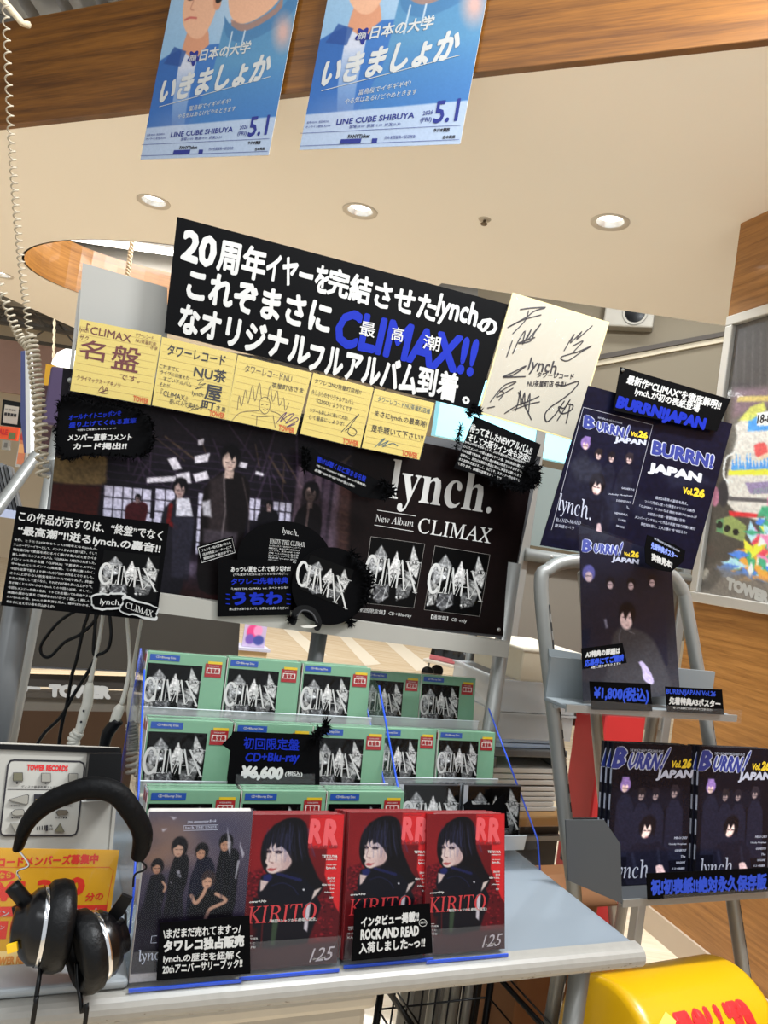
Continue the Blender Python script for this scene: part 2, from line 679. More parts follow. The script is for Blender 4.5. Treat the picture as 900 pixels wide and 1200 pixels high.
# ---------------------------------------------------------------- print canvas
class Canvas:
    """A print worked out in numpy; coordinates are the measured ones inside the given window."""
    def __init__(s, x0, y0, x1, y1, k=2.0, bg=(0, 0, 0)):
        s.x0, s.y0, s.x1, s.y1, s.k = x0, y0, x1, y1, k
        s.W, s.H = max(2, int((x1 - x0) * k)), max(2, int((y1 - y0) * k))
        s.a = np.ones((s.H, s.W, 3)) * np.array(bg, float)
        X, Y = np.meshgrid((np.arange(s.W) + 0.5) / k + x0, (np.arange(s.H) + 0.5) / k + y0)
        s.X, s.Y = X, Y

    def mix(s, mask, col, al=1.0):
        m = (np.clip(mask, 0, 1) * al)[..., None]
        s.a = s.a * (1 - m) + np.array(col, float) * m if not callable(col) else s.a * (1 - m) + col(s) * m

    def grad(s, c0, c1, ang=90.0):
        d = (s.X - s.x0) / (s.x1 - s.x0) * math.cos(math.radians(ang)) + (s.Y - s.y0) / (s.y1 - s.y0) * math.sin(math.radians(ang))
        d = np.clip(d, 0, 1)[..., None]
        s.a = np.array(c0, float) * (1 - d) + np.array(c1, float) * d
        return s

    def poly(s, pts, col, al=1.0, soft=0.5, sm=0):
        P = np.asarray(pts, float)
        if sm:
            P = catmull(np.r_[P, P[:1]], sm)[:-1]
        inside = np.zeros(s.X.shape, bool)
        dist = np.full(s.X.shape, 1e9)
        m = soft + 1
        bx = (s.X > P[:, 0].min() - m) & (s.X < P[:, 0].max() + m) & (s.Y > P[:, 1].min() - m) & (s.Y < P[:, 1].max() + m)
        if not bx.any():
            return s
        X, Y = s.X[bx], s.Y[bx]
        ins = np.zeros(X.shape, bool)
        dd = np.full(X.shape, 1e9)
        for i in range(len(P)):
            a, b = P[i], P[(i + 1) % len(P)]
            c = ((a[1] > Y) != (b[1] > Y)) & (X < (b[0] - a[0]) * (Y - a[1]) / (b[1] - a[1] + 1e-12) + a[0])
            ins ^= c
            e = b - a
            t = np.clip(((X - a[0]) * e[0] + (Y - a[1]) * e[1]) / (e @ e + 1e-12), 0, 1)
            dd = np.minimum(dd, (X - a[0] - t * e[0]) ** 2 + (Y - a[1] - t * e[1]) ** 2)
        sd = np.sqrt(dd) * np.where(ins, 1, -1)
        mk = np.zeros(s.X.shape)
        mk[bx] = np.clip(0.5 + sd / (2 * soft), 0, 1)
        s.mix(mk, col, al)
        return s

    def ell(s, cx, cy, rx, ry, col, al=1.0, ang=0.0, soft=0.12):
        t = math.radians(ang)
        dx, dy = s.X - cx, s.Y - cy
        u = (dx * math.cos(t) + dy * math.sin(t)) / rx
        v = (-dx * math.sin(t) + dy * math.cos(t)) / ry
        r = np.sqrt(u * u + v * v)
        s.mix((1 + soft - r) / (2 * soft), col, al)
        return s

    def line(s, pts, w, col, al=1.0, soft=0.4, sm=0):
        P = np.asarray(pts, float)
        if sm and len(P) > 2:
            P = catmull(P, sm)
        dd = np.full(s.X.shape, 1e9)
        for a, b in zip(P[:-1], P[1:]):
            e = b - a
            t = np.clip(((s.X - a[0]) * e[0] + (s.Y - a[1]) * e[1]) / (e @ e + 1e-12), 0, 1)
            dd = np.minimum(dd, (s.X - a[0] - t * e[0]) ** 2 + (s.Y - a[1] - t * e[1]) ** 2)
        s.mix((w / 2 + soft - np.sqrt(dd)) / (2 * soft), col, al)
        return s

    def noise(s, amp, size, seed=0, stretch=(1, 1), mono=True):
        rs = np.random.RandomState(seed)
        w = max(2, int((s.x1 - s.x0) / size / stretch[0]) + 2)
        h = max(2, int((s.y1 - s.y0) / size / stretch[1]) + 2)
        n = rs.rand(h, w, 1 if mono else 3) - 0.5
        fx, fy = np.linspace(0, w - 1.001, s.W), np.linspace(0, h - 1.001, s.H)
        ix, iy = fx.astype(int), fy.astype(int)
        tx, ty = (fx - ix)[None, :, None], (fy - iy)[:, None, None]
        n = (n[iy][:, ix] * (1 - tx) + n[iy][:, ix + 1] * tx) * (1 - ty) + (n[iy + 1][:, ix] * (1 - tx) + n[iy + 1][:, ix + 1] * tx) * ty
        s.a = np.clip(s.a * (1 + n * amp), 0, 255)
        return s

    def sample(s, quad, nu, nv):
        q = np.array(quad, float)
        u, v = np.meshgrid(np.linspace(0, 1, nu), np.linspace(0, 1, nv))
        p = bilin(q, u.ravel()[:, None], v.ravel()[:, None])
        fx = np.clip((p[:, 0] - s.x0) * s.k - 0.5, 0, s.W - 1.001)
        fy = np.clip((p[:, 1] - s.y0) * s.k - 0.5, 0, s.H - 1.001)
        ix, iy = fx.astype(int), fy.astype(int)
        tx, ty = (fx - ix)[:, None], (fy - iy)[:, None]
        a = s.a
        r = (a[iy, ix] * (1 - tx) + a[iy, ix + 1] * tx) * (1 - ty) + (a[iy + 1, ix] * (1 - tx) + a[iy + 1, ix + 1] * tx) * ty
        return r.reshape(nv, nu, 3)


A23 = 23.0
FU = np.array([math.cos(math.radians(A23)), math.sin(math.radians(A23)), 0])
FV = np.array([-math.sin(math.radians(A23)), math.cos(math.radians(A23)), 0])
ZZ = np.array([0, 0, 1.0])
FM = np.c_[FU, FV, ZZ]


def ctr(surf_pts):
    return np.mean(np.asarray(surf_pts), 0)


def sheet(name, pl, poly, m, base, thick, label, cat, group=None, side=None):
    """A flat card on a plane: returns its builder and surface; its origin is the middle of its lowest edge."""
    o = PSurf(pl, base=base).P(poly)
    lo = o[np.argsort(o @ pl.v)[:2]].mean(0)
    sf = PSurf(pl, lo, base)
    mb = MB()
    mb.card(sf, poly, m, 0.0, thick, side)

    def done(parent=None):
        ob = mb.build(name, loc=lo)
        return tag(ob, label, cat, group)
    return mb, sf, done
# ================================================================ SETTING
ZC = 2.82
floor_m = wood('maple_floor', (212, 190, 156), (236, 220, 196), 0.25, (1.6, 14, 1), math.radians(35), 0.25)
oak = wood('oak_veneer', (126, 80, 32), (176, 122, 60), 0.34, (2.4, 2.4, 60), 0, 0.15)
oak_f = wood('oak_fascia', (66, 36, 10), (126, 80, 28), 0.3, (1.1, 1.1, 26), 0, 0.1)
soffit_m = mat('soffit_paint', (248, 240, 228), 0.8, var=0.012, scale=2)
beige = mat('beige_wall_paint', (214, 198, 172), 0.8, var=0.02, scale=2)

mb = MB()
mb.add([(-13, -3, 0), (9, -3, 0), (9, 18, 0), (-13, 18, 0)], [(0, 1, 2, 3)], floor_m)
structure(mb.build('floor'))
# pale diagonal strips on the far floor
strip_m = mat('floor_pale_strip', (244, 238, 224), 0.25, var=0.03)
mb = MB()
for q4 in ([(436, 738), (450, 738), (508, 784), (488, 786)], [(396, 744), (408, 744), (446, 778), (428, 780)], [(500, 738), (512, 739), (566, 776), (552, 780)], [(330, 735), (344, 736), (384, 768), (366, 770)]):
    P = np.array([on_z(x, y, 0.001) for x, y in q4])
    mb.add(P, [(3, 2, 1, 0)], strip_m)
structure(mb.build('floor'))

# dropped ceiling with an oval well in it
fa, fb = on_z(0, 152, ZC), on_z(900, 53, ZC)
fd = (fb - fa) / np.linalg.norm(fb - fa)
fn = np.array([fd[1], -fd[0], 0])            # towards the aisle
outer = [fa - fd * 3.0, fb + fd * 2.6, np.array([4.4, 4.27, ZC]), np.array([0.13, 4.27, ZC]), np.array([-0.65, 6.86, ZC]),
         on_z(100, 390, ZC), on_z(0, 345, ZC)]
zs__ = (ZC - EYE) / 1.35
hc, ha, hb = np.array([-1.32, 4.72]) * zs__, 1.1 * zs__, 0.76 * zs__
th = np.linspace(0, 2 * np.pi, 64, endpoint=False)
hole = np.c_[hc[0] + ha * np.cos(th), hc[1] + hb * np.sin(th) + 0.10 * np.cos(th) * -1, np.full(64, ZC)]
lamp_at = [on_z(x, y, ZC) for x, y in ((180, 236), (422, 247), (715, 260), (2, 322))]
t24 = np.linspace(0, 2 * np.pi, 24, endpoint=False)
rings = [np.c_[p[0] + 0.06 * np.cos(t24), p[1] + 0.06 * np.sin(t24), np.full(24, ZC)] for p in lamp_at]
loops = [[Vector(p) for p in L_] for L_ in [outer, hole] + rings]
tri = tessellate_polygon(loops)
V = np.concatenate([np.array(outer), hole] + rings)
mb = MB()
F = []
for t in tri:
    a, b, c = V[list(t)]
    F.append(tuple(t) if np.cross(b - a, c - a)[2] < 0 else tuple(t[::-1]))
mb.add(V, F, soffit_m)
mb.add(V + [0, 0, 0.05], [f[::-1] for f in F], soffit_m)
no = len(outer)
mb.add(np.r_[V[:no], V[:no] + [0, 0, 0.05]], [(i, i + no, (i + 1) % no + no, (i + 1) % no) for i in range(no)], soffit_m)
structure(mb.build('ceiling'))
mb = MB()
n = len(hole)
h2 = hole.copy(); h2[:, :2] = (hole[:, :2] - hc) * 1.012 + hc
mb.add(np.r_[hole, hole + [0, 0, 0.34], h2 + [0, 0, 0.34], h2], [((i + a * n), ((i + 1) % n + a * n), ((i + 1) % n + ((a + 1) % 4) * n), (i + ((a + 1) % 4) * n)) for a in range(4) for i in range(n)], oak)
structure(mb.build('trim_2'))
# timber fascia across the front of the dropped ceiling
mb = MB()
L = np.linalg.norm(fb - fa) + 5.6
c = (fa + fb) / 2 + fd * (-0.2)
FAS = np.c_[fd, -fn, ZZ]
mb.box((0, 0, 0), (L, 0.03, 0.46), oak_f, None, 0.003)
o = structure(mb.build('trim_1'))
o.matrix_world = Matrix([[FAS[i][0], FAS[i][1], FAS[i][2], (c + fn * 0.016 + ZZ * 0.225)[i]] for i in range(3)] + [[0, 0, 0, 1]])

# open roof above: ribbed deck, joists, ducts
deck_m = mat('roof_deck', (118, 116, 112), 0.6, 0.2, 0.06, 3)
steel = mat('roof_steel', (104, 100, 94), 0.6, 0.2, 0.08, 5)
mb = MB()
prof = []
x = -9.0
V, F = [], []
zs = [4.25, 4.25, 4.32, 4.32]
k = 0
while x < 7:
    for dx, z in ((0, 4.25), (0.1, 4.25), (0.13, 4.32), (0.23, 4.32)):
        V += [(x + dx, 1.6, z), (x + dx, 18, z)]
    x += 0.26
F = [(2 * i, 2 * i + 1, 2 * i + 3, 2 * i + 2) for i in range(len(V) // 2 - 1)]
mb.add(V, F, deck_m)
structure(mb.build('ceiling'))
for k in range(8):
    mb = MB()
    y = 4.6 + k * 1.15
    mb.box((-2, y, 4.12), (11, 0.09, 0.05), steel)
    mb.box((-2, y, 3.72), (11, 0.07, 0.05), steel)
    for j in range(26):
        x = -7.3 + j * 0.42
        s = 1 if j % 2 else -1
        mb.tube([(x - 0.2 * s, y, 3.73), (x + 0.2 * s, y, 4.1)], 0.014, steel, 6)
    structure(mb.build('trim_%d' % (3 + k)))
for k, (y, r, z) in enumerate(((6.9, 0.16, 3.45), (8.4, 0.07, 3.4))):
    mb = MB()
    mb.tube([(-8, y + 0.6, z), (6, y - 1.0, z)], r, mat('duct_metal', (158, 152, 142), 0.5, 0.4), 18)
    t = mb.build('ceiling_pipe', loc=(0, 0, 0))
    tag(t, ['thick round duct running under the open roof at the left', 'thin pipe running under the open roof beyond the thick duct'][k], 'pipe')

# far walls
mb = MB()
mb.box((-3.0, 14.06, 2.1), (20, 0.12, 4.2), beige)
structure(mb.build('wall_back'))
mb = MB()
mb.box((-9.6, 13.96, 3.46), (7.8, 0.06, 0.97), mat('pink_band_paint', (206, 170, 158), 0.7))
structure(mb.build('trim_15'))
mb = MB()
mb.box((-11.2, 7.5, 2.1), (0.12, 13, 4.2), beige)
structure(mb.build('wall_left'))
# pale wall with a dark shadow-gap rail beyond the dropped ceiling at the right
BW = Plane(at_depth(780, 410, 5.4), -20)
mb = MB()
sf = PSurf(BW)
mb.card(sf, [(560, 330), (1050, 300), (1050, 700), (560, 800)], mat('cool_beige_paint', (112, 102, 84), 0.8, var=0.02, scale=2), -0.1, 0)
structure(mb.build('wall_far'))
mb = MB()
mb.card(sf, [(560, 444), (880, 385), (880, 390), (560, 450)], mat('shadow_gap', (58, 50, 42), 0.7), 0.0, 0.05)
mb.card(sf, [(560, 449), (880, 390), (880, 396), (560, 456)], mat('rail_cream', (170, 158, 134), 0.6), 0.0, 0.03)
structure(mb.build('trim_14'))
# right-hand oak wall block
W0 = on_z(735, 1075, 0.0)
W1 = on_z(804, 1134, 0.0)
wyaw = math.degrees(math.atan2(W1[1] - W0[1], W1[0] - W0[0]))
Wc = on_z(868, 262, ZC)
W0 = np.array([Wc[0], Wc[1], 0.0])
WP = Plane(W0, wyaw)
WU, WN = WP.u, WP.n
zt = ZC + 0.02
Lw = 3.2
mb = MB()
a, b = W0, W0 + WU * Lw
back = -WN * 0.5
lo = W0.copy()
fr = [p - lo for p in (a, b, b + ZZ * zt, a + ZZ * zt)]
mb.prism(fr, [p + back for p in fr], oak)
structure(mb.build('wall_right', loc=lo))
mb = MB()
bb = [a - WU * 0.01, b, b + ZZ * 0.09, a - WU * 0.01 + ZZ * 0.09]
mb.prism([p + WN * 0.012 for p in bb], [p - WN * 0.002 for p in bb], mat('skirting_grey', (190, 172, 150), 0.5))
structure(mb.build('baseboard_right'))

# ceiling fittings
ring_m = mat('downlight_ring', (214, 204, 190), 0.4)
glow = mat('lamp_glow', (255, 250, 244), 0.5, emit=5.0, var=0.0)
refl = mat('lamp_reflector', (225, 225, 222), 0.15, 0.6)
base_light = None
spots = [((180, 236), 'round recessed ceiling downlight below the first blue poster, leftmost of the three lit ones'),
         ((422, 247), 'round recessed ceiling downlight above the big black sign, middle of the three lit ones'),
         ((715, 260), 'round recessed ceiling downlight nearest the oak wall, rightmost of the three lit ones')]
for k, (p, lab) in enumerate(spots):
    q = on_z(p[0], p[1], ZC)
    if k == 0:
        root = empty('ceiling_downlight', q)
        mb = MB()
        mb.lathe([(0.060, -0.001), (0.080, -0.006), (0.082, 0.002), (0.058, 0.0005)], ring_m, n=40)
        mb.build('trim_ring', root)
        mb = MB()
        mb.lathe([(0.060, -0.0005), (0.050, 0.035), (0.034, 0.052)], refl, n=40)
        mb.build('reflector', root)
        mb = MB()
        mb.lathe([(0.0001, 0.02), (0.047, 0.022), (0.034, 0.05)], glow, n=32)
        mb.build('lamp', root)
        base_light = root
        o = root
    else:
        o = copy_tree(base_light)
        o.location = q
    tag(o, lab, 'ceiling light', 'round downlights in the dropped ceiling')
    d = bpy.data.lights.new('downlight_beam', 'SPOT')
    d.energy, d.spot_size, d.spot_blend, d.shadow_soft_size, d.color = 50, math.radians(125), 0.6, 0.05, (0.82, 0.92, 1.0)
    lo_ = bpy.data.objects.new('downlight_beam', d)
    C.objects.link(lo_)
    lo_.location = q - ZZ * 0.03
q = on_z(2, 322, ZC)
o = copy_tree(base_light); o.location = q
tag(o, 'far small ceiling downlight at the left edge past the wooden oval', 'ceiling light', 'round downlights in the dropped ceiling')
q = on_z(568, 257, ZC)
root = empty('fire_sprinkler', q)
mb = MB(); mb.lathe([(0.001, -0.004), (0.026, -0.004), (0.03, 0.002)], mat('sprinkler_plate', (196, 184, 166), 0.4), n=24); mb.build('cover_plate', root)
mb = MB(); mb.lathe([(0.001, -0.03), (0.013, -0.026), (0.016, -0.02), (0.006, -0.015), (0.006, -0.003)], mat('sprinkler_brass', (120, 104, 86), 0.35, 0.7), n=16); mb.build('nozzle', root)
tag(root, 'small round sprinkler head on the ceiling between two downlights', 'sprinkler')
# fluorescent fitting seen through the oval well
q = at_depth(165, 291, 5.9)
root = empty('tube_light', q)
mb = MB(); mb.box((0.1, 0, 0.05), (1.4, 0.16, 0.06), WHITEP, None, 0.01); mb.build('housing', root)
mb = MB(); mb.tube([(-0.55, 0, 0), (0.75, 0, 0)], 0.022, glow, 10); mb.build('tube', root)
for sx in (-0.4, 0.6):
    mb = MB(); mb.tube([(sx, 0, 0.075), (sx, 0, 4.25 - q[2])], 0.006, steel, 6); mb.build('hanger', root)
tag(root, 'glowing tube light seen through the wooden oval opening', 'ceiling light')
# small white speaker box up by the far wall
q = BW.hit(738, 373, 0.0)
root = empty('wall_speaker', q + BW.n * 0.002, frame_of(BW))
mb = MB(); mb.box((0, -0.06, 0), (0.34, 0.12, 0.2), mat('speaker_white', (140, 134, 122), 0.5), None, 0.012); mb.build('housing', root)
mb = MB(); mb.lathe([(0.0001, 0.0), (0.06, 0.0), (0.085, -0.012), (0.085, 0.004)], BLK_PL, np.c_[[1, 0, 0], [0, 0, 1], [0, -1, 0]], 28, (0.04, -0.124, 0)); mb.build('cone', root)
tag(root, 'small pale speaker box with a round black cone high on the far wall', 'speaker')

# ---------------------------------------------------------------- fascia posters
PQ = [(193, -40), (354, -46), (316, 183), (166, 188)]
cv = Canvas(150, -60, 370, 200, 2.0).grad((168, 200, 232), (110, 165, 214))
skin, skin2, hair = (224, 178, 150), (206, 150, 120), (26, 22, 24)
cv.ell(300, 20, 60, 60, (196, 214, 236), 0.5, soft=0.6)
# man on the left: neck, face, hair, shirt
cv.poly([(214, 45), (236, 52), (238, 84), (222, 92), (206, 80)], skin2, sm=4)
cv.poly([(204, 14), (208, -6), (224, -16), (244, -8), (247, 14), (243, 40), (232, 60), (219, 62), (207, 50), (203, 32)], skin, sm=5)
cv.ell(246, 24, 5, 9, skin2)
cv.poly([(206, 12), (214, -2), (228, 2), (243, 6), (244, 24), (252, 22), (258, 0), (254, -24), (236, -36), (214, -30), (204, -10)], hair, sm=5)
for ex in (212, 229):
    cv.ell(ex, 18 - (ex - 212) * 0.12, 4.2, 2.0, (60, 40, 36), 0.9)
    cv.line([(ex - 5, 12 - (ex - 212) * .1), (ex + 5, 11 - (ex - 212) * .1)], 1.6, (50, 36, 32), 0.8)
cv.line([(216, 20), (213, 29), (217, 31)], 1.2, (170, 110, 90), 0.7, sm=4)
cv.line([(207, 41), (213, 39), (221, 40)], 2.4, (186, 92, 90), 0.9, sm=4)
cv.poly([(172, 88), (203, 74), (212, 92), (204, 160), (160, 170), (165, 120)], (44, 98, 176), sm=2)
cv.poly([(206, 74), (224, 86), (233, 76), (236, 100), (222, 150), (205, 165), (200, 130)], (196, 208, 232), sm=2)
cv.poly([(226, 84), (240, 70), (262, 80), (250, 150), (216, 170)], (58, 114, 190), sm=2)
cv.poly([(196, 70), (212, 76), (206, 92), (184, 88)], (30, 70, 146), 0.8)
# man on the right: hoodie, jaw, open mouth
cv.poly([(256, 50), (270, 46), (340, 10), (356, 30), (352, 150), (226, 165), (244, 110)], (84, 142, 190), sm=3)
cv.poly([(258, -20), (264, -40), (300, -50), (334, -30), (330, 10), (312, 36), (284, 50), (266, 44), (259, 20)], skin, sm=5)
cv.poly([(264, 44), (284, 51), (316, 36), (324, 20), (320, 44), (284, 60), (268, 56)], (180, 120, 94), 0.7, sm=3)
cv.poly([(256, 40), (266, 52), (284, 58), (318, 42), (338, 18), (342, 34), (318, 56), (282, 70), (260, 62)], (70, 124, 176), sm=4)
cv.poly([(266, 12), (272, 5), (284, 6), (284, 12), (275, 17)], (60, 26, 28), sm=4)
cv.line([(268, 10), (275, 6), (284, 8)], 2.4, (240, 236, 230), 1, sm=3)
cv.line([(264, 17), (274, 21), (286, 13)], 1.8, (196, 110, 100), 0.8, sm=3)
cv.poly([(318, -50), (345, -50), (338, 0), (326, 22), (330, -10)], hair, sm=3)
cv.line([(267, 58), (262, 84)], 1.5, (196, 216, 236))
cv.line([(282, 58), (278, 78)], 1.5, (196, 216, 236))
cv.ell(326, 62, 9, 15, (236, 178, 160), 0.75, soft=0.7)
cv.ell(200, 158, 22, 14, (220, 182, 190), 0.6, soft=0.7)
# deep blue towards the foot of the print, pale band under it
for k in range(24):
    y = 96 + k * 2.3
    cv.mix(((cv.Y - (y - 0.16 * (cv.X - 166) * 0.2)) > 0) * 0.045, (44, 104, 186))
cv.poly([(164, 156), (330, 146), (316, 186), (160, 192)], (186, 204, 232), 0.86)
cv.noise(0.05, 1.2, 3)
cv.a = cv.a * np.array([0.88, 0.84, 0.80])
POST = None
for k, (bl, br, lab) in enumerate((((166, 188), (316, 183), 'blue poster of two smiling men hung from the fascia, the left one'),
                                   ((352, 177), (540, 170), 'blue poster of two smiling men hung from the fascia, the right one, cropped higher'))):
    FP = Plane(fa + fn * 0.040, math.degrees(math.atan2(fd[1], fd[0])))
    A, B = FP.hit(*bl), FP.hit(*br)
    wv = B - A
    w = np.linalg.norm(wv)
    if POST is None:
        h = w * 1.414
        root = empty('event_poster', (A + B) / 2)
        sf = LSurf(PQ, w, h, -0.0008)
        mb = MB()
        mb.box((0, 0, h / 2), (w, 0.0012, h), PAPERW)
        mb.grid(sf, PQ, cv.sample(PQ, 200, 280), PRINT)
        navy = mat('navy_ink', (24, 34, 110), 0.5)
        ink(mb, sf, '日本の大学', (230.5, 75, 291, 68.5, 13), INK_W, 0.001, 0.025, 0.05)
        ink(mb, sf, 'いきましょか', (186, 104, 316, 82, 28), INK_W, 0.001, 0.045, 0.18)
        stroke(mb, sf, [(184, 134), (314, 107)], 0.6, INK_W, 0.001)
        ink(mb, sf, '冨鳥桜でイギギギギ!', (222, 134, 271, 127, 5.4), INK_W, 0.001, 0.0, 0.1)
        ink(mb, sf, 'やる気はあるけどやめときます', (209, 142, 277, 135, 5.2), INK_W, 0.001, 0.0, 0.1)
        ink(mb, sf, 'LINE CUBE SHIBUYA', (202, 160.5, 275.5, 155.5, 5.2), navy, 0.001, 0.02)
        ink(mb, sf, '2026', (283, 155, 292, 154, 3.6), navy, 0.001, 0.01)
        ink(mb, sf, '(FRI)', (281, 160.5, 291, 160, 5), navy, 0.001, 0.01)
        ink(mb, sf, '5.1', (294.5, 146.5, 316, 144.5, 19.5), navy, 0.001, 0.02)
        ink(mb, sf, '開場18:00  開演19:00  終演20:30', (215, 166, 263, 164, 3.2), navy, 0.001, 0.0, res=1)
        ink(mb, sf, '前売 ¥5000  当日 ¥5500', (172, 162, 194, 161, 2.4), navy, 0.001, 0, res=1)
        ink(mb, sf, 'オンライン配信 ¥2000', (171, 166, 196, 165, 2.4), navy, 0.001, 0, res=1)
        stroke(mb, sf, [(166, 173), (316, 167.5)], 0.35, navy, 0.001)
        stroke(mb, sf, [(166, 184.5), (315, 179.5)], 0.35, navy, 0.001)
        flat(mb, sf, [(207, 178.6), (227, 178), (226, 182), (206, 182.6)], navy, 0.001)
        flat(mb, sf, [(237, 178), (242, 178), (241.5, 182), (236.5, 182)], navy, 0.001)
        ink(mb, sf, 'FANYTicket', (214, 174.5, 235, 174, 3.4), INK_K, 0.001, 0.04)
        ink(mb, sf, '日本全国冨鳥の部活報告', (249, 176, 277, 175, 3), navy, 0.001, 0, res=1)
        ink(mb, sf, 'ラジオ関西', (293, 170, 307, 169.6, 3.2), INK_K, 0.001, 0.05, res=1)
        ink(mb, sf, '吉本興業', (301, 176, 312, 175.6, 3), INK_K, 0.001, 0.02, res=1)
        a5 = np.linspace(0, 2 * np.pi, 60, endpoint=False)
        flat(mb, sf, np.c_[222 + (6.4 + 1.6 * np.cos(5 * a5)) * np.cos(a5 + .3), 83.5 + (7 + 1.7 * np.cos(5 * a5)) * np.sin(a5 + .3)], navy, 0.0008)
        ink(mb, sf, '顔', (217.5, 80.5, 226, 80, 7), INK_W, 0.0012, 0.01)
        mb.build('print', root)
        for sx in (-1, 1):
            mb = MB()
            mb.tube([(sx * w * 0.4, 0, h), (sx * w * 0.4, 0.006, h + 0.5)], 0.0012, WHITEP, 6)
            mb.build('hanging_string', root)
        POST, W_ = root, w
        o = root
    else:
        o = copy_tree(POST)
    s = w / W_
    ex = wv / w
    ez = ZZ - ex * (ZZ @ ex)
    ez /= np.linalg.norm(ez)
    ey = np.cross(ez, ex)
    M = np.c_[ex, ey, ez] * s
    t = (A + B) / 2 + fn * 0.006
    o.matrix_world = Matrix([[M[i][0], M[i][1], M[i][2], t[i]] for i in range(3)] + [[0, 0, 0, 1]])
    tag(o, lab, 'poster', 'blue event posters on the fascia')
def ladder(mb, pts, half):
    """A perforated strip: one run of quads, every other one a dark slot."""
    h = np.array(half)
    P = np.array(pts, float)
    V = np.r_[P - h, P + h]
    k = len(P)
    for par, m in ((0, DARKSLOT), (1, SILVER)):
        mb.add(V, [(i, i + 1, k + i + 1, k + i) for i in range(par, k - 1, 2)], m)


# ================================================================ TABLE AND DISPLAY STANDS
TZ = 0.75
tc_ = on_z(750, 1105, TZ)                      # front right corner of the table top
TL_, TD_ = 1.75, 0.68
mid = tc_ - FU * TL_ / 2 + FV * (TD_ / 2 - 0.012)
root = empty('display_table', [mid[0], mid[1], 0], FM)
top_m = mat('table_top_grey', (116, 124, 131), 0.35, var=0.03, scale=5)
edge_m = mat('worn_table_edge', (140, 137, 130), 0.4, var=0.12, scale=60)
mb = MB()
mb.box((0, 0, TZ - 0.016), (TL_ - 0.012, TD_ - 0.012, 0.032), top_m, None, 0.01, 3)
tt = mb.build('tabletop', root)
mb = MB()
ang = np.linspace(math.pi / 2, -math.pi / 2, 9)
pr = [(-TD_ / 2 + 0.006 - 0.016 * math.cos(t), TZ - 0.017 + 0.0165 * math.sin(t)) for t in ang]
pr = [(-TD_ / 2 + 0.02, TZ + 0.0004)] + pr + [(-TD_ / 2 + 0.02, TZ - 0.036)]
V, F = [], []
for x in (-TL_ / 2 + 0.01, TL_ / 2 - 0.004):
    V += [(x, y, z) for y, z in pr]
k = len(pr)
F = [(i, i + 1, k + i + 1, k + i) for i in range(k - 1)] + [tuple(range(k)), tuple(range(k, 2 * k))[::-1]]
mb.add(V, F, edge_m, smooth=False)
rs = np.random.RandomState(5)
for i in range(70):
    x = -TL_ / 2 + 0.05 + rs.rand() * (TL_ - 0.1)
    if rs.rand() < 0.4:
        x = TL_ / 2 - 0.02 - rs.rand() * 0.25
    t = -0.15 - rs.rand() * 0.9
    y, z = -TD_ / 2 + 0.006 - 0.0163 * math.cos(t), TZ - 0.017 + 0.0168 * math.sin(t)
    w = 0.001 + rs.rand() * 0.006
    h = 0.0006 + rs.rand() * 0.0012
    mb.add([(x, y, z), (x + w, y, z + h * 0.3), (x + w * 0.7, y, z + h), (x, y, z + h)], [(0, 1, 2, 3)], mat('scuff', (112, 100, 86), 0.7))
mb.build('edge_strip', tt)
for sx in (-1, 1):
    for sy in (-1, 1):
        mb = MB()
        x, y = sx * (TL_ / 2 - 0.075), sy * (TD_ / 2 - 0.06)
        mb.tube([(x, y, TZ - 0.03), (x - sx * 0.0, y, 0.0)], 0.017, SILVER, 14)
        lg = mb.build('leg', root)
        mb = MB()
        ladder(mb, [(x + 0.0174, y, 0.64 - j * 0.02) for j in range(26)], (0, 0.0025, 0))
        mb.build('slotted_strip', lg)
mb = MB()
for sy in (-1, 1):
    mb.box((0, sy * (TD_ / 2 - 0.06), TZ - 0.05), (TL_ - 0.16, 0.022, 0.032), SILVER, None, 0.003)
for sx in (-1, 1):
    mb.box((sx * (TL_ / 2 - 0.075), 0, TZ - 0.05), (0.022, TD_ - 0.12, 0.032), SILVER, None, 0.003)
mb.build('rail', root)
tag(root, 'grey display table with a worn rounded front edge, holding discs and magazines', 'table')

# things under the table
def onU(px, py, dv, du=0.0):
    """A point on a vertical plane dv behind the table's front edge."""
    return Plane(tc_ + FV * dv, A23).hit(px, py)

q = onU(290, 1185, 0.10)
root = empty('storage_box', [q[0], q[1], 0.0], FM)
mb = MB(); mb.box((0, 0.21, 0.32), (0.40, 0.40, 0.60), mat('box_putty', (176, 168, 152), 0.55), None, 0.012); mb.build('body', root)
mb = MB(); mb.box((0, 0.21, 0.635), (0.42, 0.42, 0.03), mat('lid_putty', (188, 180, 164), 0.5), None, 0.01); mb.build('lid', root)
for sx in (-1, 1):
    for sy in (0.05, 0.37):
        mb = MB(); mb.lathe([(0.0001, 0), (0.018, 0), (0.02, 0.02)], BLK_PL, n=12, o=(sx * 0.16, sy, 0)); mb.build('foot', root)
tag(root, 'putty-coloured storage box standing under the front edge of the table', 'box')
for px, lab in ((510, 'thin grey upright pole under the table, left of the two side by side'), (548, 'thin grey upright pole under the table, right of the two side by side')):
    q = onU(px, 1160, 0.585)
    root = empty('support_pole', [q[0], q[1], 0.0], FM)
    mb = MB(); mb.tube([(0, 0, 0.01), (0, 0, TZ - 0.066)], 0.014, SILVER, 12); mb.build('pole', root)
    mb = MB(); mb.lathe([(0.0001, 0.014), (0.02, 0.014), (0.03, 0), (0.0001, 0)], BLK_PL, n=16); mb.build('foot', root)
    tag(root, lab, 'pole', 'grey poles under the table')
q = onU(600, 1252, 0.22)
root = empty('wire_basket', [q[0], q[1], 0.0], FM)
zb = q[2]
mb = MB()
w, d = 0.14, 0.15
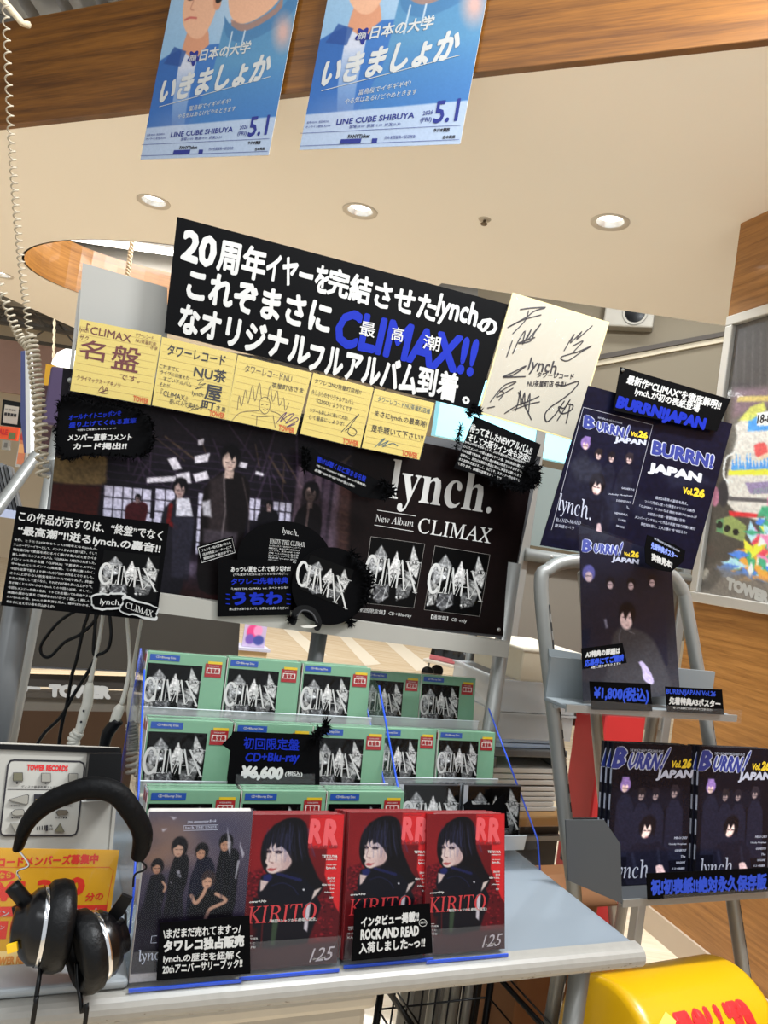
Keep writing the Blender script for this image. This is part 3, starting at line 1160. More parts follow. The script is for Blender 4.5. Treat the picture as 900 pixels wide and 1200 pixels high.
ring = [(-w, 0, zb), (w, 0, zb), (w, d * 2, zb), (-w, d * 2, zb), (-w, 0, zb)]
mb.tube(ring, 0.007, BLK_PL, 8); mb.build('rim', root)
for k in range(9):
    x = -w + 2 * w * k / 8
    mb = MB(); mb.tube([(x, 0, zb), (x, 0, 0.28), (x, d * 2, 0.28), (x, d * 2, zb)], 0.0025, BLK_PL, 6); mb.build('wire', root)
for z in (0.34, 0.42):
    mb = MB(); mb.tube([(-w, 0, z), (w, 0, z), (w, d * 2, z), (-w, d * 2, z), (-w, 0, z)], 0.0025, BLK_PL, 6); mb.build('wire', root)
for sx in (-1, 1):
    for sy in (0, d * 2):
        mb = MB(); mb.tube([(sx * w, sy, 0), (sx * w, sy, zb)], 0.008, BLK_PL, 8); mb.build('leg', root)
tag(root, 'black wire basket stand below the right end of the table', 'basket')
q = onU(655, 1175, 0.42)
card_m = mat('cardboard_brown', (128, 84, 48), 0.8, var=0.1)
root = empty('cardboard_box', [q[0], q[1], 0.0], FM)
mb = MB(); mb.box((0.02, 0.12, 0.3), (0.2, 0.14, 0.6), card_m, None, 0.004); mb.build('carton', root)
mb = MB(); mb.box((0.02, 0.03, 0.612), (0.2, 0.09, 0.004), card_m, [[1, 0, 0], [0, .9, -.4], [0, .4, .9]], 0.0); mb.build('flap', root)
tag(root, 'brown cardboard carton in the shade under the right corner of the table', 'box')

# yellow half-round bin of shop bags right of the table
YP = Plane(at_depth(780, 1145, 1.52), 27)
ya, yb = YP.hit(712, 1160), YP.hit(866, 1142)
w = np.linalg.norm((yb - ya)[:2]) - 0.02
YM = np.c_[YP.u, np.cross(ZZ, YP.u), ZZ]
ctr_ = (ya + yb) / 2
root = empty('bag_stand', [ctr_[0], ctr_[1], 0], YM)
yel = mat('yellow_vinyl', (198, 152, 5), 0.3, var=0.03, coat=0.2)
ztop, R_ = YP.hit(785, 1141)[2], 0.13
zc = ztop - R_
mb = MB()
nx = 40
prof = [(-R_, 0.02)] + [(-R_ * math.cos(t), zc + R_ * math.sin(t)) for t in np.linspace(0, math.pi, 22)] + [(R_, 0.02)]
V, F = [], []
for i in range(nx + 1):
    e = abs(2 * i / nx - 1)
    sh = 1 - 0.07 * max(0, (e - 0.9) / 0.1) ** 2
    for y, z in prof:
        V.append(((i / nx - 0.5) * w, y * sh, z if z < 0.1 else 0.02 + (z - 0.02) * (1 - (1 - sh) * 0.35)))
k = len(prof)
F = [(i * k + j, (i + 1) * k + j, (i + 1) * k + j + 1, i * k + j + 1) for i in range(nx) for j in range(k - 1)]
F += [tuple(range(k)), tuple(range(nx * k, (nx + 1) * k))[::-1]]
mb.add(V, F, yel, smooth=True)
mb.build('cover', root)
mb = MB()
mb.box((0, 0, 0.01), (w + 0.03, 2 * R_ + 0.03, 0.02), BLK_PL, None, 0.004)
mb.build('base', root)
# printed word wraps over the curved front
ang_of = lambda v: math.radians(38) - v * 1.0
def curve_fn(q, off):
    a = 1.22 - q[:, 1] * 1.9
    r = R_ * 1.001 + off
    y = np.where(a > 0, -r * np.cos(np.maximum(a, 0)), -r)
    z = zc + np.where(a > 0, r * np.sin(np.maximum(a, 0)), R_ * a)
    return np.c_[(q[:, 0] - 0.5) * w, y, z]
sf = LSurf(UNITQ, 1, 1, fn=curve_fn)
mb = MB()
V, F, (a0, b0, c0, d0) = shape_text('TOWER', 0.09, 0, 0, 3)
u = (V[:, 0] - a0) / (c0 - a0) * 0.60 + 0.22
v = (d0 - V[:, 1]) / (d0 - b0) * 0.55 + 0.12
mb.add(sf.P(np.c_[u, v], 0.001), F, RED)
mb.build('lettering', root)
mb = MB()
mb.add(sf.P([(0.10, 0.18), (0.19, 0.11), (0.23, 0.18), (0.14, 0.27)], 0.0016), [(0, 3, 2, 1)], mat('clear_tape', (222, 196, 90), 0.15))
mb.build('tape', root)
mb = MB()
mb.add(sf.P([(0.03, 0.34), (0.22, 0.32), (0.23, 0.44), (0.05, 0.46)], 0.0014), [(0, 3, 2, 1)], PAPERW)
mb.add(sf.P([(0.10, 0.36), (0.15, 0.355), (0.155, 0.40), (0.105, 0.405)], 0.002), [(0, 3, 2, 1)], INK_K)
mb.build('sticker', root)
tag(root, 'yellow rounded shop bag stand with red lettering, on the floor beside the table', 'bag stand')

# ---------------------------------------------------------------- upright display stand that carries the big board
BP = Plane(at_depth(390, 740, 1.6), A23, 4)
bo = BP.hit(330, 745)
root = empty('board_stand', [bo[0], bo[1], 0], FM)
def toloc(p):
    return FM.T @ (np.asarray(p) - np.array([bo[0], bo[1], 0]))
for px, py, rad, zb_, zt_, mm in ((17, 735, 0.024, TZ + 0.001, 1.22, GREYP), (585, 778, 0.018, 0.0, 1.34, SILVER), (372, 758, 0.017, TZ + 0.001, 1.19, GREYP)):
    a = toloc(BP.hit(px, py, -0.03 if rad != 0.017 else -0.06))
    mb = MB()
    mb.tube([[a[0], a[1], zt_], [a[0], a[1], zb_ + 0.004]], rad, mm, 16)
    po = mb.build('post', root)
    mb = MB()
    mb.lathe([(0.0001, 0.008), (rad * 1.5, 0.007), (rad * 1.6, 0.0), (0.0001, 0.0)], mm, None, 20, (a[0], a[1], zb_))
    mb.build('foot_plate', po)
mb = MB()
pts = [toloc(BP.hit(x, y, -0.004)) for x, y in ((172, 692), (590, 750), (587, 768), (170, 714))]
mb.prism([p + np.array([0, -0.028, 0]) for p in pts], pts, mat('tray_grey_white', (142, 139, 131), 0.4))
mb.build('tray', root)
mb = MB()
q = [toloc(BP.hit(x, y, -0.02)) for x, y in ((97, 308), (196, 337), (196, 480), (84, 480))]
mb.prism(q, [p + np.array([0, 0.012, 0]) for p in q], mat('header_board_white', (142, 140, 134), 0.6, var=0.03, bump=0.1, scale=6))
mb.build('header_board', root)
mb = MB()
q = [toloc(BP.hit(x, y, -0.012)) for x, y in ((84, 436), (634, 535), (588, 748), (52, 690))]
mb.prism(q, [p + np.array([0, 0.008, 0]) for p in q], mat('backing_board', (70, 70, 72), 0.6))
mb.build('backing_board', root)
mb = MB()
q = [toloc(BP.hit(x, y, -0.05)) for x, y in ((92, 340), (96, 340), (66, 610), (61, 610))]
mb.prism(q, [p + np.array([0, 0.012, 0]) for p in q], WHITEP)
mb.build('edge_strip', root)
tag(root, 'pale metal easel stand holding up the big dark album poster and its tray', 'stand')

# rear gondola with grey back panel, rail and lit header
GP = Plane(at_depth(640, 700, 2.42), A23)
go = GP.hit(680, 800)
root = empty('rear_gondola', [go[0], go[1], 0], FM)
tg = lambda p: FM.T @ (np.asarray(p) - np.array([go[0], go[1], 0]))
panel_m = mat('gondola_panel', (104, 98, 88), 0.6, var=0.03)
mb = MB()
xs = [tg(GP.hit(x, y))[0] for x, y in ((606, 700), (800, 700))]
zs_ = [GP.hit(700, 852)[2], GP.hit(640, 655)[2]]
mb.box(((xs[0] + xs[1]) / 2, 0.01, (zs_[0] + zs_[1]) / 2), (xs[1] - xs[0], 0.02, zs_[1] - zs_[0]), panel_m)
mb.build('back_panel', root)
mb = MB()
ztop = GP.hit(620, 545)[2]
mb.box(((xs[0] + xs[1]) / 2, 0.01, (zs_[1] + ztop) / 2 + 0.02), (xs[1] - xs[0], 0.014, ztop - zs_[1] - 0.03), mat('frosted_panel', (112, 122, 119), 0.3, var=0.05, scale=3))
mb.build('frosted_panel', root)
mb = MB()
mb.tube([(xs[0], -0.012, zs_[1] + 0.005), (xs[1], -0.012, zs_[1] + 0.005)], 0.02, SILVER, 14)
rl = mb.build('rail', root)
for k in range(4):
    x = xs[0] + (xs[1] - xs[0]) * (k + 0.5) / 4
    mb = MB()
    mb.lathe([(0.0001, 0.004), (0.003, 0.003), (0.004, 0)], WHITEP, [[1, 0, 0], [0, 0, -1], [0, 1, 0]], 8, (x, -0.031, zs_[1] + 0.01))
    mb.build('rivet', rl)
mb = MB()
zl = GP.hit(620, 470)[2]
mb.box(((xs[0] + xs[1]) / 2 - 0.28, 0.012, (ztop + zl) / 2 + 0.03), (xs[1] - xs[0] + 0.16, 0.03, zl - ztop), mat('lit_cyan', (150, 222, 238), 0.4, emit=0.4, var=0.02, scale=3))
mb.build('lit_header', root)
for x in xs:
    mb = MB(); mb.box((x, 0.01, zl / 2), (0.035, 0.035, zl), SILVER, None, 0.004); mb.build('post', root)
tag(root, 'grey-panelled shop gondola with a lit pale blue header behind the board', 'shelf')

# silver A-frame rack on the right
RP = Plane(at_depth(755, 832, 1.72), A23, 8)
ro = RP.hit(760, 1100)
root = empty('magazine_rack', [ro[0], ro[1], 0], FM)
tr = lambda p: FM.T @ (np.asarray(p) - np.array([ro[0], ro[1], 0]))
def toground(P):
    a, b = P[-2], P[-1]
    d = (b - a) / (a[2] - b[2])
    return P + [b + d * b[2]]
fL = [RP.hit(x, y) for x, y in ((690, 657), (662, 659), (643, 668), (634, 690), (648, 830), (664, 975))]
fR = [RP.hit(x, y) for x, y in ((770, 668), (786, 674), (798, 690), (805, 715), (828, 850), (868, 1120))]
fL = [tr(p) for p in fL]; e_ = tr(RP.hit(673, 1060)); fL = fL + [e_, e_ + np.array([0.012, 0.03, -0.12]), np.array([e_[0] + 0.014, e_[1] + 0.05, 0.0])]; fR = toground([tr(p) for p in fR])
for P in (fL, fR):
    mb = MB(); mb.tube(P, 0.0155, SILVER, 14, 6); up = mb.build('upright', root)
    mb = MB()
    Pc = np.array(P[3:])
    pp = []
    for k in range(54):
        z = Pc[0][2] - 0.03 - k * 0.018
        pp.append((np.interp(-z, -Pc[:, 2], Pc[:, 0]) + 0.0157 * 0.55, np.interp(-z, -Pc[:, 2], Pc[:, 1]) - 0.0159 * 0.835, z))
    ladder(mb, pp, (0.0028, 0.0018, 0))
    mb.build('slotted_strip', up)
mb = MB(); mb.tube([fL[0], fR[0]], 0.0155, SILVER, 14); mb.build('top_bar', root)
for top, via, Yv in (((684, 672), (702, 880), 1.98), ((790, 690), (722, 1110), 2.2)):
    t, b = tr(RP.hit(top[0], top[1], -0.03)), tr(at_depth(via[0], via[1], Yv))
    d = (b - t) / (t[2] - b[2])
    mb = MB(); mb.tube([t + [0, -0.03, 0.006], t, t + d * t[2]], 0.0145, SILVER, 12); mb.build('rear_leg', root)
sh_m = mat('rack_shelf_grey', (56, 58, 60), 0.45, var=0.03)
sh_l = mat('rack_shelf_pale', (114, 120, 122), 0.45, var=0.03)
def shelf(quad_front, depth, m, flapL, flapR):
    a, b = [tr(RP.hit(x, y, 0.14)) for x, y in quad_front]
    z = (a[2] + b[2]) / 2
    y0 = (a[1] + b[1]) / 2
    mb = MB()
    mb.box(((a[0] + b[0]) / 2, y0 + depth / 2, z - 0.004), (b[0] - a[0], depth, 0.008), m, None, 0.002)
    mb.box(((a[0] + b[0]) / 2, y0 + depth - 0.004, z + 0.04), (b[0] - a[0], 0.006, 0.08), m)
    s_ = mb.build('shelf', root)
    mb = MB()
    mb.box(((a[0] + b[0]) / 2, y0 - 0.001, z - 0.004), (b[0] - a[0] + 0.004, 0.004, 0.014), SILVER)
    mb.build('shelf_edge', s_)
    for x, hh, run in ((a[0], *flapL), (b[0], *flapR)):
        if hh:
            mb = MB()
            P = [(x, y0, z), (x, y0 + depth, z), (x, y0 + depth, z + hh), (x, y0 + depth - run, z + hh), (x, y0, z + hh * 0.62)]
            mb.prism([np.array(p) + [0.002, 0, 0] for p in P], [np.array(p) - [0.002, 0, 0] for p in P], m)
            mb.build('side_plate', s_)
    return s_, a, b, z, y0
S1 = shelf(((664, 831), (862, 836)), 0.075, sh_l, (0.0, 0), (0.0, 0))
S2 = shelf(((730, 1060), (925, 1040)), 0.2, sh_m, (0.0, 0), (0.0, 0))
for nm_, pl_, pg_ in (('side_plate', Plane(RP.hit(728, 1059, 0.14), 8, 6), [(663, 961), (708, 961), (727, 989), (729, 1059), (666, 1032)]),
                      ('side_plate', Plane(RP.hit(868, 1030, 0.06), A23, 8), [(846, 960), (935, 962), (935, 1046), (866, 1044)])):
    P_ = np.array([tr(p) for p in PSurf(pl_).P(pg_)])
    mb = MB(); mb.prism(P_, P_ + np.array([0, 0.003, 0]), sh_m); mb.build(nm_, S2[0])
# pale cut-out brackets rising behind the top shelf
for x0, x1, y0, y1 in ((643, 681, 760, 830), (792, 824, 782, 826)):
    q = [tr(RP.hit(x, y, 0.02)) for x, y in ((x0, y0), (x1, y0 + 6), (x1, y1), (x0 + 6, y1))]
    mb = MB(); mb.prism(q, [p + np.array([0, 0.003, 0]) for p in q], sh_l); mb.build('back_plate', root)
tag(root, 'silver A-frame rack with two grey shelves of magazines by the oak wall', 'rack')
# ================================================================ SIGNS AND POSTERS
class K:
    """Readings taken on an enlarged crop of the photograph (origin and scale), turned into photograph coordinates."""
    def __init__(s, ox, oy, k):
        s.ox, s.oy, s.k = ox, oy, k

    def __call__(s, x, y):
        return (s.ox + x / s.k, s.oy + y / s.k)

    def q(s, *p):
        return [s(*a) for a in p]

    def b(s, x0, y0, x1, y1, h):
        return (*s(x0, y0), *s(x1, y1), h / s.k)


class QSurf:
    """The unit square laid on a measured four-corner patch of another surface."""
    def __init__(s, surf, quad):
        s.s, s.q = surf, np.array(quad, float)

    def P(s, pts, off=0.0):
        p = np.asarray(pts, float)
        return s.s.P(bilin(s.q, p[:, :1], p[:, 1:2]), off)


# the album picture: shards of grey faces on black, lettered across
cv = Canvas(0, 0, 1, 1, 150, (10, 10, 11))
rs = np.random.RandomState(11)
def shard(pts, base, lines, seed):
    cv.poly(pts, base, 1, 0.006)
    P = np.array(pts)
    c = P.mean(0)
    for i in range(lines):
        t = rs.rand()
        a = P[rs.randint(len(P))] * 0.9 + c * 0.1
        b = c + (rs.rand(2) - 0.5) * 0.25
        g = rs.choice([30, 60, 110, 190, 225])
        cv.line([a, (a + b) / 2 + (rs.rand(2) - 0.5) * 0.05, b], 0.008 + rs.rand() * 0.008, (g, g, g), 0.6, 0.006, sm=3)
shard([(0.02, 0.38), (0.22, 0.10), (0.36, 0.26), (0.30, 0.48), (0.08, 0.62)], (120, 120, 120), 26, 1)
shard([(0.40, 0.52), (0.52, 0.16), (0.66, 0.50), (0.55, 0.60)], (186, 184, 182), 5, 2)
shard([(0.80, 0.04), (0.98, 0.34), (0.96, 0.56), (0.78, 0.40)], (176, 175, 173), 6, 3)
shard([(0.02, 0.52), (0.20, 0.62), (0.16, 0.90), (0.03, 0.94)], (140, 139, 137), 12, 4)
shard([(0.22, 0.72), (0.46, 0.66), (0.50, 0.86), (0.32, 0.99), (0.20, 0.92)], (90, 90, 92), 22, 5)
shard([(0.60, 0.68), (0.92, 0.60), (0.86, 0.84), (0.64, 0.92)], (110, 110, 110), 18, 6)
shard([(0.68, 0.50), (0.80, 0.44), (0.96, 0.62), (0.80, 0.70)], (150, 150, 148), 8, 7)
for ex, ey, r in ((0.52, 0.55, 0.055), (0.90, 0.30, 0.045), (0.68, 0.86, 0.05), (0.24, 0.34, 0.04)):
    cv.ell(ex, ey, r * 1.5, r * 0.8, (30, 30, 30), 0.9, -8)
    cv.ell(ex, ey, r * 1.2, r * 0.55, (205, 204, 202), 0.9, -8)
    cv.ell(ex, ey, r * 0.5, r * 0.5, (16, 16, 18))
    cv.ell(ex + 0.008, ey - 0.008, r * 0.14, r * 0.14, (240, 240, 240))
cv.noise(0.5, 0.02, 5)
cv.a = np.clip((cv.a / 255.0) ** 1.25 * 275 - 8, 3, 255)
ALBUM = cv
LOGO = [([(0.17, 0.52), (0.12, 0.45), (0.05, 0.45), (0.0, 0.54), (0.0, 0.66), (0.06, 0.75), (0.13, 0.75), (0.18, 0.70)], 0.018, 1),
        ([(0.165, 0.455), (0.245, 0.455)], 0.009, 0), ([(0.205, 0.455), (0.198, 0.75)], 0.030, 0), ([(0.165, 0.75), (0.272, 0.75), (0.285, 0.685)], 0.012, 0),
        ([(0.325, 0.455), (0.318, 0.75)], 0.030, 0), ([(0.29, 0.455), (0.36, 0.455)], 0.009, 0), ([(0.292, 0.75), (0.350, 0.75)], 0.009, 0),
        ([(0.385, 0.455), (0.382, 0.75)], 0.010, 0), ([(0.388, 0.455), (0.478, 0.74)], 0.030, 0), ([(0.475, 0.74), (0.59, 0.455)], 0.010, 0), ([(0.59, 0.455), (0.605, 0.755)], 0.030, 0),
        ([(0.52, 0.76), (0.64, 0.45)], 0.010, 0), ([(0.64, 0.45), (0.755, 0.77)], 0.030, 0), ([(0.56, 0.65), (0.72, 0.65)], 0.009, 0),
        ([(0.74, 0.455), (0.975, 0.79)], 0.032, 0), ([(0.96, 0.45), (0.77, 0.78)], 0.011, 0), ([(0.71, 0.455), (0.79, 0.455)], 0.008, 0), ([(0.93, 0.79), (1.01, 0.79)], 0.008, 0), ([(0.92, 0.45), (1.0, 0.45)], 0.008, 0), ([(0.72, 0.78), (0.81, 0.78)], 0.008, 0)]


def album(mb, surf, quad, off, n=60, m=None, logo=True, lq=None):
    mb.grid(surf, quad, ALBUM.sample(UNITQ, n, n), m or PRINT_DARK, off)
    if logo:
        qs = QSurf(surf, lq or quad)
        for pts, w, sm in LOGO:
            stroke(mb, qs, [(x_, 0.30 + (y_ - 0.45) * 1.35) for x_, y_ in pts], w, INK_W, off + 0.0004, 4, bool(sm))


# ---- the big album poster on the stand
PX = [(74, 431), (626, 546), (590, 745), (50, 690)]
cv = Canvas(40, 425, 640, 755, 1.5, (24, 20, 27))
cv.poly([(40, 425), (420, 480), (415, 540), (60, 520)], (34, 28, 34), 1, 20)
rs = np.random.RandomState(3)
# roof trusses of the warehouse in the picture
for i in range(46):
    x = 90 + rs.rand() * 330
    y = 470 + rs.rand() * 70 + (x - 90) * 0.12
    cv.line([(x, y), (x + (rs.rand() - 0.5) * 90, y + 20 + rs.rand() * 40)], 1.0 + rs.rand() * 1.6, (66, 52, 70) if rs.rand() < 0.7 else (92, 74, 60), 0.7, 0.7)
for i in range(9):
    y = 500 + i * 9
    cv.line([(100, y + 4), (420, y + 44)], 1.2, (58, 46, 66), 0.7, 0.6)
for pts in ([(196, 538), (206, 536), (213, 549), (203, 551)], [(228, 535), (246, 531), (243, 541), (228, 543)], [(206, 556), (222, 553), (224, 566), (209, 568)], [(226, 556), (242, 552), (245, 561), (229, 565)],
            [(276, 540), (290, 543), (288, 549), (275, 546)], [(172, 560), (206, 558), (206, 564), (172, 566)], [(300, 552), (309, 555), (308, 558), (299, 556)], [(232, 516), (239, 514), (238, 521), (232, 522)]):
    cv.poly(pts, (208, 202, 210), 0.95, 0.8)
for (x0, y0, x1, y1, nx, ny) in ((122, 568, 178, 610, 5, 3), (182, 572, 206, 640, 2, 5), (232, 577, 250, 650, 2, 5), (292, 583, 306, 610, 2, 2), (320, 587, 342, 622, 3, 3), (168, 606, 200, 640, 3, 2)):
    for i in range(nx):
        for j in range(ny):
            w, h = (x1 - x0) / nx, (y1 - y0) / ny
            X0, Y0 = x0 + i * w + 0.7 - j * 0.8, y0 + j * h + 0.7 + i * w * 0.1
            cv.poly([(X0, Y0), (X0 + w - 1.4, Y0 + 0.8), (X0 + w - 2, Y0 + h - 0.8), (X0 - 0.6, Y0 + h - 1.4)], (190, 186, 204), 0.95, 0.5)
cv.poly([(150, 640), (250, 655), (245, 700), (120, 690)], (58, 46, 60), 0.8, 10)
cv.poly([(190, 655), (232, 660), (226, 676), (186, 672)], (120, 108, 128), 0.6, 4)
cv.poly([(40, 660), (420, 710), (420, 740), (40, 720)], (44, 20, 18), 0.8, 10)
# column at the left edge, rounded tan band over maroon
cv.poly([(62, 536), (120, 532), (124, 556), (118, 568), (60, 564)], (112, 94, 64), 1, 2, sm=3)
cv.poly([(58, 566), (118, 570), (110, 640), (50, 640)], (60, 24, 20), 1, 2)
# curtains at the right of the picture
for i, x in enumerate((342, 352, 363, 374, 386, 396)):
    cv.poly([(x + 8, 545), (x + 16, 547), (x + 6, 650), (x - 5, 648)], ((104, 86, 98), (86, 70, 84))[i % 2], 0.8, 2)
cv.poly([(398, 560), (420, 560), (412, 720), (390, 720)], (62, 42, 38), 0.9, 4)
for i in range(10):
    cv.line([(398, 600 + i * 11), (416, 606 + i * 11)], 2, (84, 60, 50), 0.5, 1)
# five figures
def figure(cx, top, hw, bot, coat, face, hr=1.0, lean=-0.12):
    f = lambda x, y: (cx + x * hw + lean * (y - top), y)
    H = (bot - top)
    cv.poly([f(-0.4, top + H * 0.18), f(0.4, top + H * 0.18), f(1.0, top + H * 0.30), f(0.95, top + H * 0.65), f(0.7, bot), f(-0.7, bot), f(-0.95, top + H * 0.62), f(-1.0, top + H * 0.30)], coat, 1, 0.8, sm=3)
    cv.poly([f(-0.18, top + H * 0.1), f(0.18, top + H * 0.1), f(0.2, top + H * 0.22), f(-0.2, top + H * 0.22)], face, 1, 0.5)
    r = H * 0.085 * hr
    x, y = f(0.0, top + H * 0.09)
    cv.ell(x, y - r * 0.2, r * 0.95, r * 1.2, (18, 15, 18))
    cv.ell(x - r * 0.12, y + r * 0.18, r * 0.62, r * 0.86, face)
    cv.poly([(x - r * 0.9, y - r * 0.1), (x - r * 0.2, y - r * 0.75), (x + r * 0.1, y + r * 0.1), (x + r * 0.5, y - r * 0.5), (x + r, y), (x + r * 0.6, y - r * 1.2), (x - r * 0.6, y - r * 1.2)], (18, 15, 18), 1, 0.5)
    cv.line([(x - r * 0.45, y + r * 0.2), (x - r * 0.15, y + r * 0.2)], 0.9, (40, 30, 34), 0.8)
    cv.line([(x + r * 0.1, y + r * 0.22), (x + r * 0.36, y + r * 0.22)], 0.9, (40, 30, 34), 0.8)
    cv.line([(x - r * 0.25, y + r * 0.66), (x + r * 0.1, y + r * 0.66)], 0.9, (110, 70, 72), 0.8)
figure(162, 580, 13, 625, (60, 22, 26), (110, 92, 92))
figure(316, 588, 12, 640, (16, 14, 19), (140, 120, 118))
figure(366, 566, 16, 700, (17, 13, 15), (150, 128, 122), 0.9)
cv.poly([(355, 572), (351, 596), (358, 606), (376, 606), (376, 578)], (20, 14, 15), 0.55, 2)
cv.line([(362, 590), (358, 620)], 3, (120, 100, 98), 0.6)
figure(213, 560, 18, 700, (30, 28, 36), (150, 128, 124), 0.8)
cv.poly([(207, 584), (222, 584), (226, 605), (206, 605)], (188, 186, 196), 1, 0.8)
cv.line([(200, 592), (197, 612), (206, 618)], 5, (96, 24, 26), 1, 1)
cv.poly([(203, 605), (228, 606), (220, 680), (200, 676)], (44, 42, 54), 0.9, 1)
figure(272, 524, 27, 690, (19, 14, 15), (178, 156, 146), 0.92)
cv.poly([(246, 562), (262, 556), (266, 625), (244, 622)], (70, 60, 62), 0.55, 3)
cv.line([(262, 556), (264, 600), (258, 640)], 1.6, (150, 140, 142), 0.6, 1)
cv.line([(284, 560), (292, 600), (290, 640)], 1.4, (96, 84, 84), 0.6, 1)
cv.poly([(236, 588), (246, 586), (248, 606), (238, 604)], (200, 198, 206), 0.8, 1.5)
cv.poly([(238, 620), (278, 624), (276, 640), (238, 636)], (110, 100, 112), 0.5, 2)
# right third: near-black maroon panel
cv.poly([(418, 440), (660, 480), (640, 780), (402, 760)], (23, 14, 14), 1, 2.5)
cv.noise(0.35, 2.0, 8)
cv.a = np.clip((cv.a / 255.0) ** 1.15 * 225, 0, 255)
mb, sf, done = sheet('album_poster', BP, PX, BLACK, -0.0115, 0.001, 'wide dark album poster with a warehouse band picture on the easel stand', 'poster')
mb.grid(sf, PX, cv.sample(PX, 440, 190), PRINT_DARK, 0.0014)
k = K(400, 480, 3.4615)
ink(mb, sf, '𝐥𝐲𝐧𝐜𝐡.', (461, 538, 582, 556.5, 59), INK_W, 0.0022, lean=-0.17)
ink(mb, sf, 'CLIMAX', k.b(315, 438, 612, 482, 62), INK_W, 0.0022, bold=0.004, italic=True)
ink(mb, sf, 'New Album', k.b(140, 424, 294, 446, 30), INK_W, 0.0022, italic=True)
stroke(mb, sf, k.q((145, 408), (300, 432)), 0.7, INK_W, 0.0022)
stroke(mb, sf, k.q((133, 468), (290, 494)), 0.7, INK_W, 0.0022)
g = K(400, 600, 4.09)
for qd in (g.q((140, 118), (398, 153), (345, 460), (95, 435)), g.q((447, 162), (710, 205), (660, 500), (395, 468))):
    album(mb, sf, qd, 0.002, 80, lq=None)
    stroke(mb, sf, qd + qd[:1], 0.45, mat('thin_grey_line', (120, 116, 112), 0.5), 0.0022, smooth=False)
ink(mb, sf, '【初回限定盤】CD+Blu-ray', g.b(80, 456, 336, 486, 24), INK_W, 0.0022, res=1)
ink(mb, sf, '【通常盤】CD only', g.b(430, 490, 600, 512, 24), INK_W, 0.0022, res=1)
poster_ob = done()
for i, (x, y) in enumerate(((82, 446), (610, 556), (584, 738))):
    b2 = MB()
    p_ = sf.P([(x, y)], 0.0015)[0]
    b2.lathe([(0.0001, 0.003), (0.004, 0.0025), (0.005, 0)], SILVER, np.c_[BP.u, BP.v, BP.n], 10, p_)
    b2.build('pin', poster_ob)

# ---- the large handwritten headline sign
HP = BP.shifted(0.012)
mb, sf, done = sheet('headline_sign', HP, [(207.5, 255), (595, 357.5), (557.5, 481.5), (192.5, 390)], mat('black_foam_board', (6, 6, 7), 0.6, spec=0.04), 0, 0.004,
                     'large black sign across the top of the stand with huge white and blue handwriting', 'sign', side=mat('foam_edge', (40, 40, 42), 0.6))
k = K(170, 240, 2.0)
A = dict(m=INK_W, off=0.0048, jit=0.012)
def W(s, *b, m=INK_W, bold=0.045, off=0.0048, jit=0.012, shear=0.0, **kw):
    ink(mb, sf, s, k.b(*b), m, off, bold=bold * 0.72, jit=jit, shear=shear, **kw)
W('20', 92, 56, 172, 80, 74, bold=.06); W('周年', 176, 78, 288, 108, 78, bold=.05); W('イヤーを', 288, 112, 434, 148, 66, bold=.055); W('完結させた', 432, 146, 686, 214, 66, bold=.05)
W('lynch.', 686, 206, 792, 236, 72, bold=.045, shear=0.12); W('の', 782, 262, 826, 272, 38, bold=.06)
W('これぞまさに', 104, 146, 440, 232, 76, bold=.06)
W('CLIMAX!!', 452, 240, 782, 316, 92, m=INK_B, bold=.06, off=0.0046, shear=0.1)
W('最', 504, 272, 540, 280, 34, bold=.015, off=0.0054); W('高', 578, 286, 606, 292, 32, bold=.015, off=0.0054); W('潮', 652, 304, 692, 312, 34, bold=.015, off=0.0054)
W('なオリジナル', 84, 230, 392, 312, 70, bold=.06); W('フルアルバム', 388, 318, 642, 376, 72, bold=.06); W('到着', 642, 374, 736, 398, 68, bold=.045); W('。', 742, 448, 760, 452, 18, bold=.05)
done()

# ---- five yellow comment cards in a clear sleeve strip
CP = BP.shifted(0.020)
ycard = mat('yellow_card', (184, 162, 84), 0.55, var=0.03)
rule_m = mat('card_rule', (152, 126, 66), 0.6)
kA, kB = K(70, 360, 4.09), K(260, 400, 3.4615)
quads = [kA.q((98, 58), (488, 134), (435, 470), (50, 400)), kA.q((490, 142), (850, 225), (800, 540), (442, 470)),
         kB.q((65, 55), (365, 128), (300, 378), (18, 318)), kB.q((371, 128), (615, 190), (560, 432), (317, 375)), kB.q((620, 192), (862, 250), (800, 480), (567, 432))]
labs = ['yellow ruled comment card, first from the left, with two huge brown brush characters', 'yellow ruled comment card, second from the left, with bold black vertical lettering',
        'yellow ruled comment card, middle of five, with a drawing of a flaming figure', 'yellow ruled comment card, fourth from the left, with a tall looping signature',
        'yellow ruled comment card, rightmost of five, with blue-black script']
P_ink = mat('purple_ink', (70, 26, 70), 0.5)
T_ink = mat('teal_ink', (30, 70, 84), 0.5)
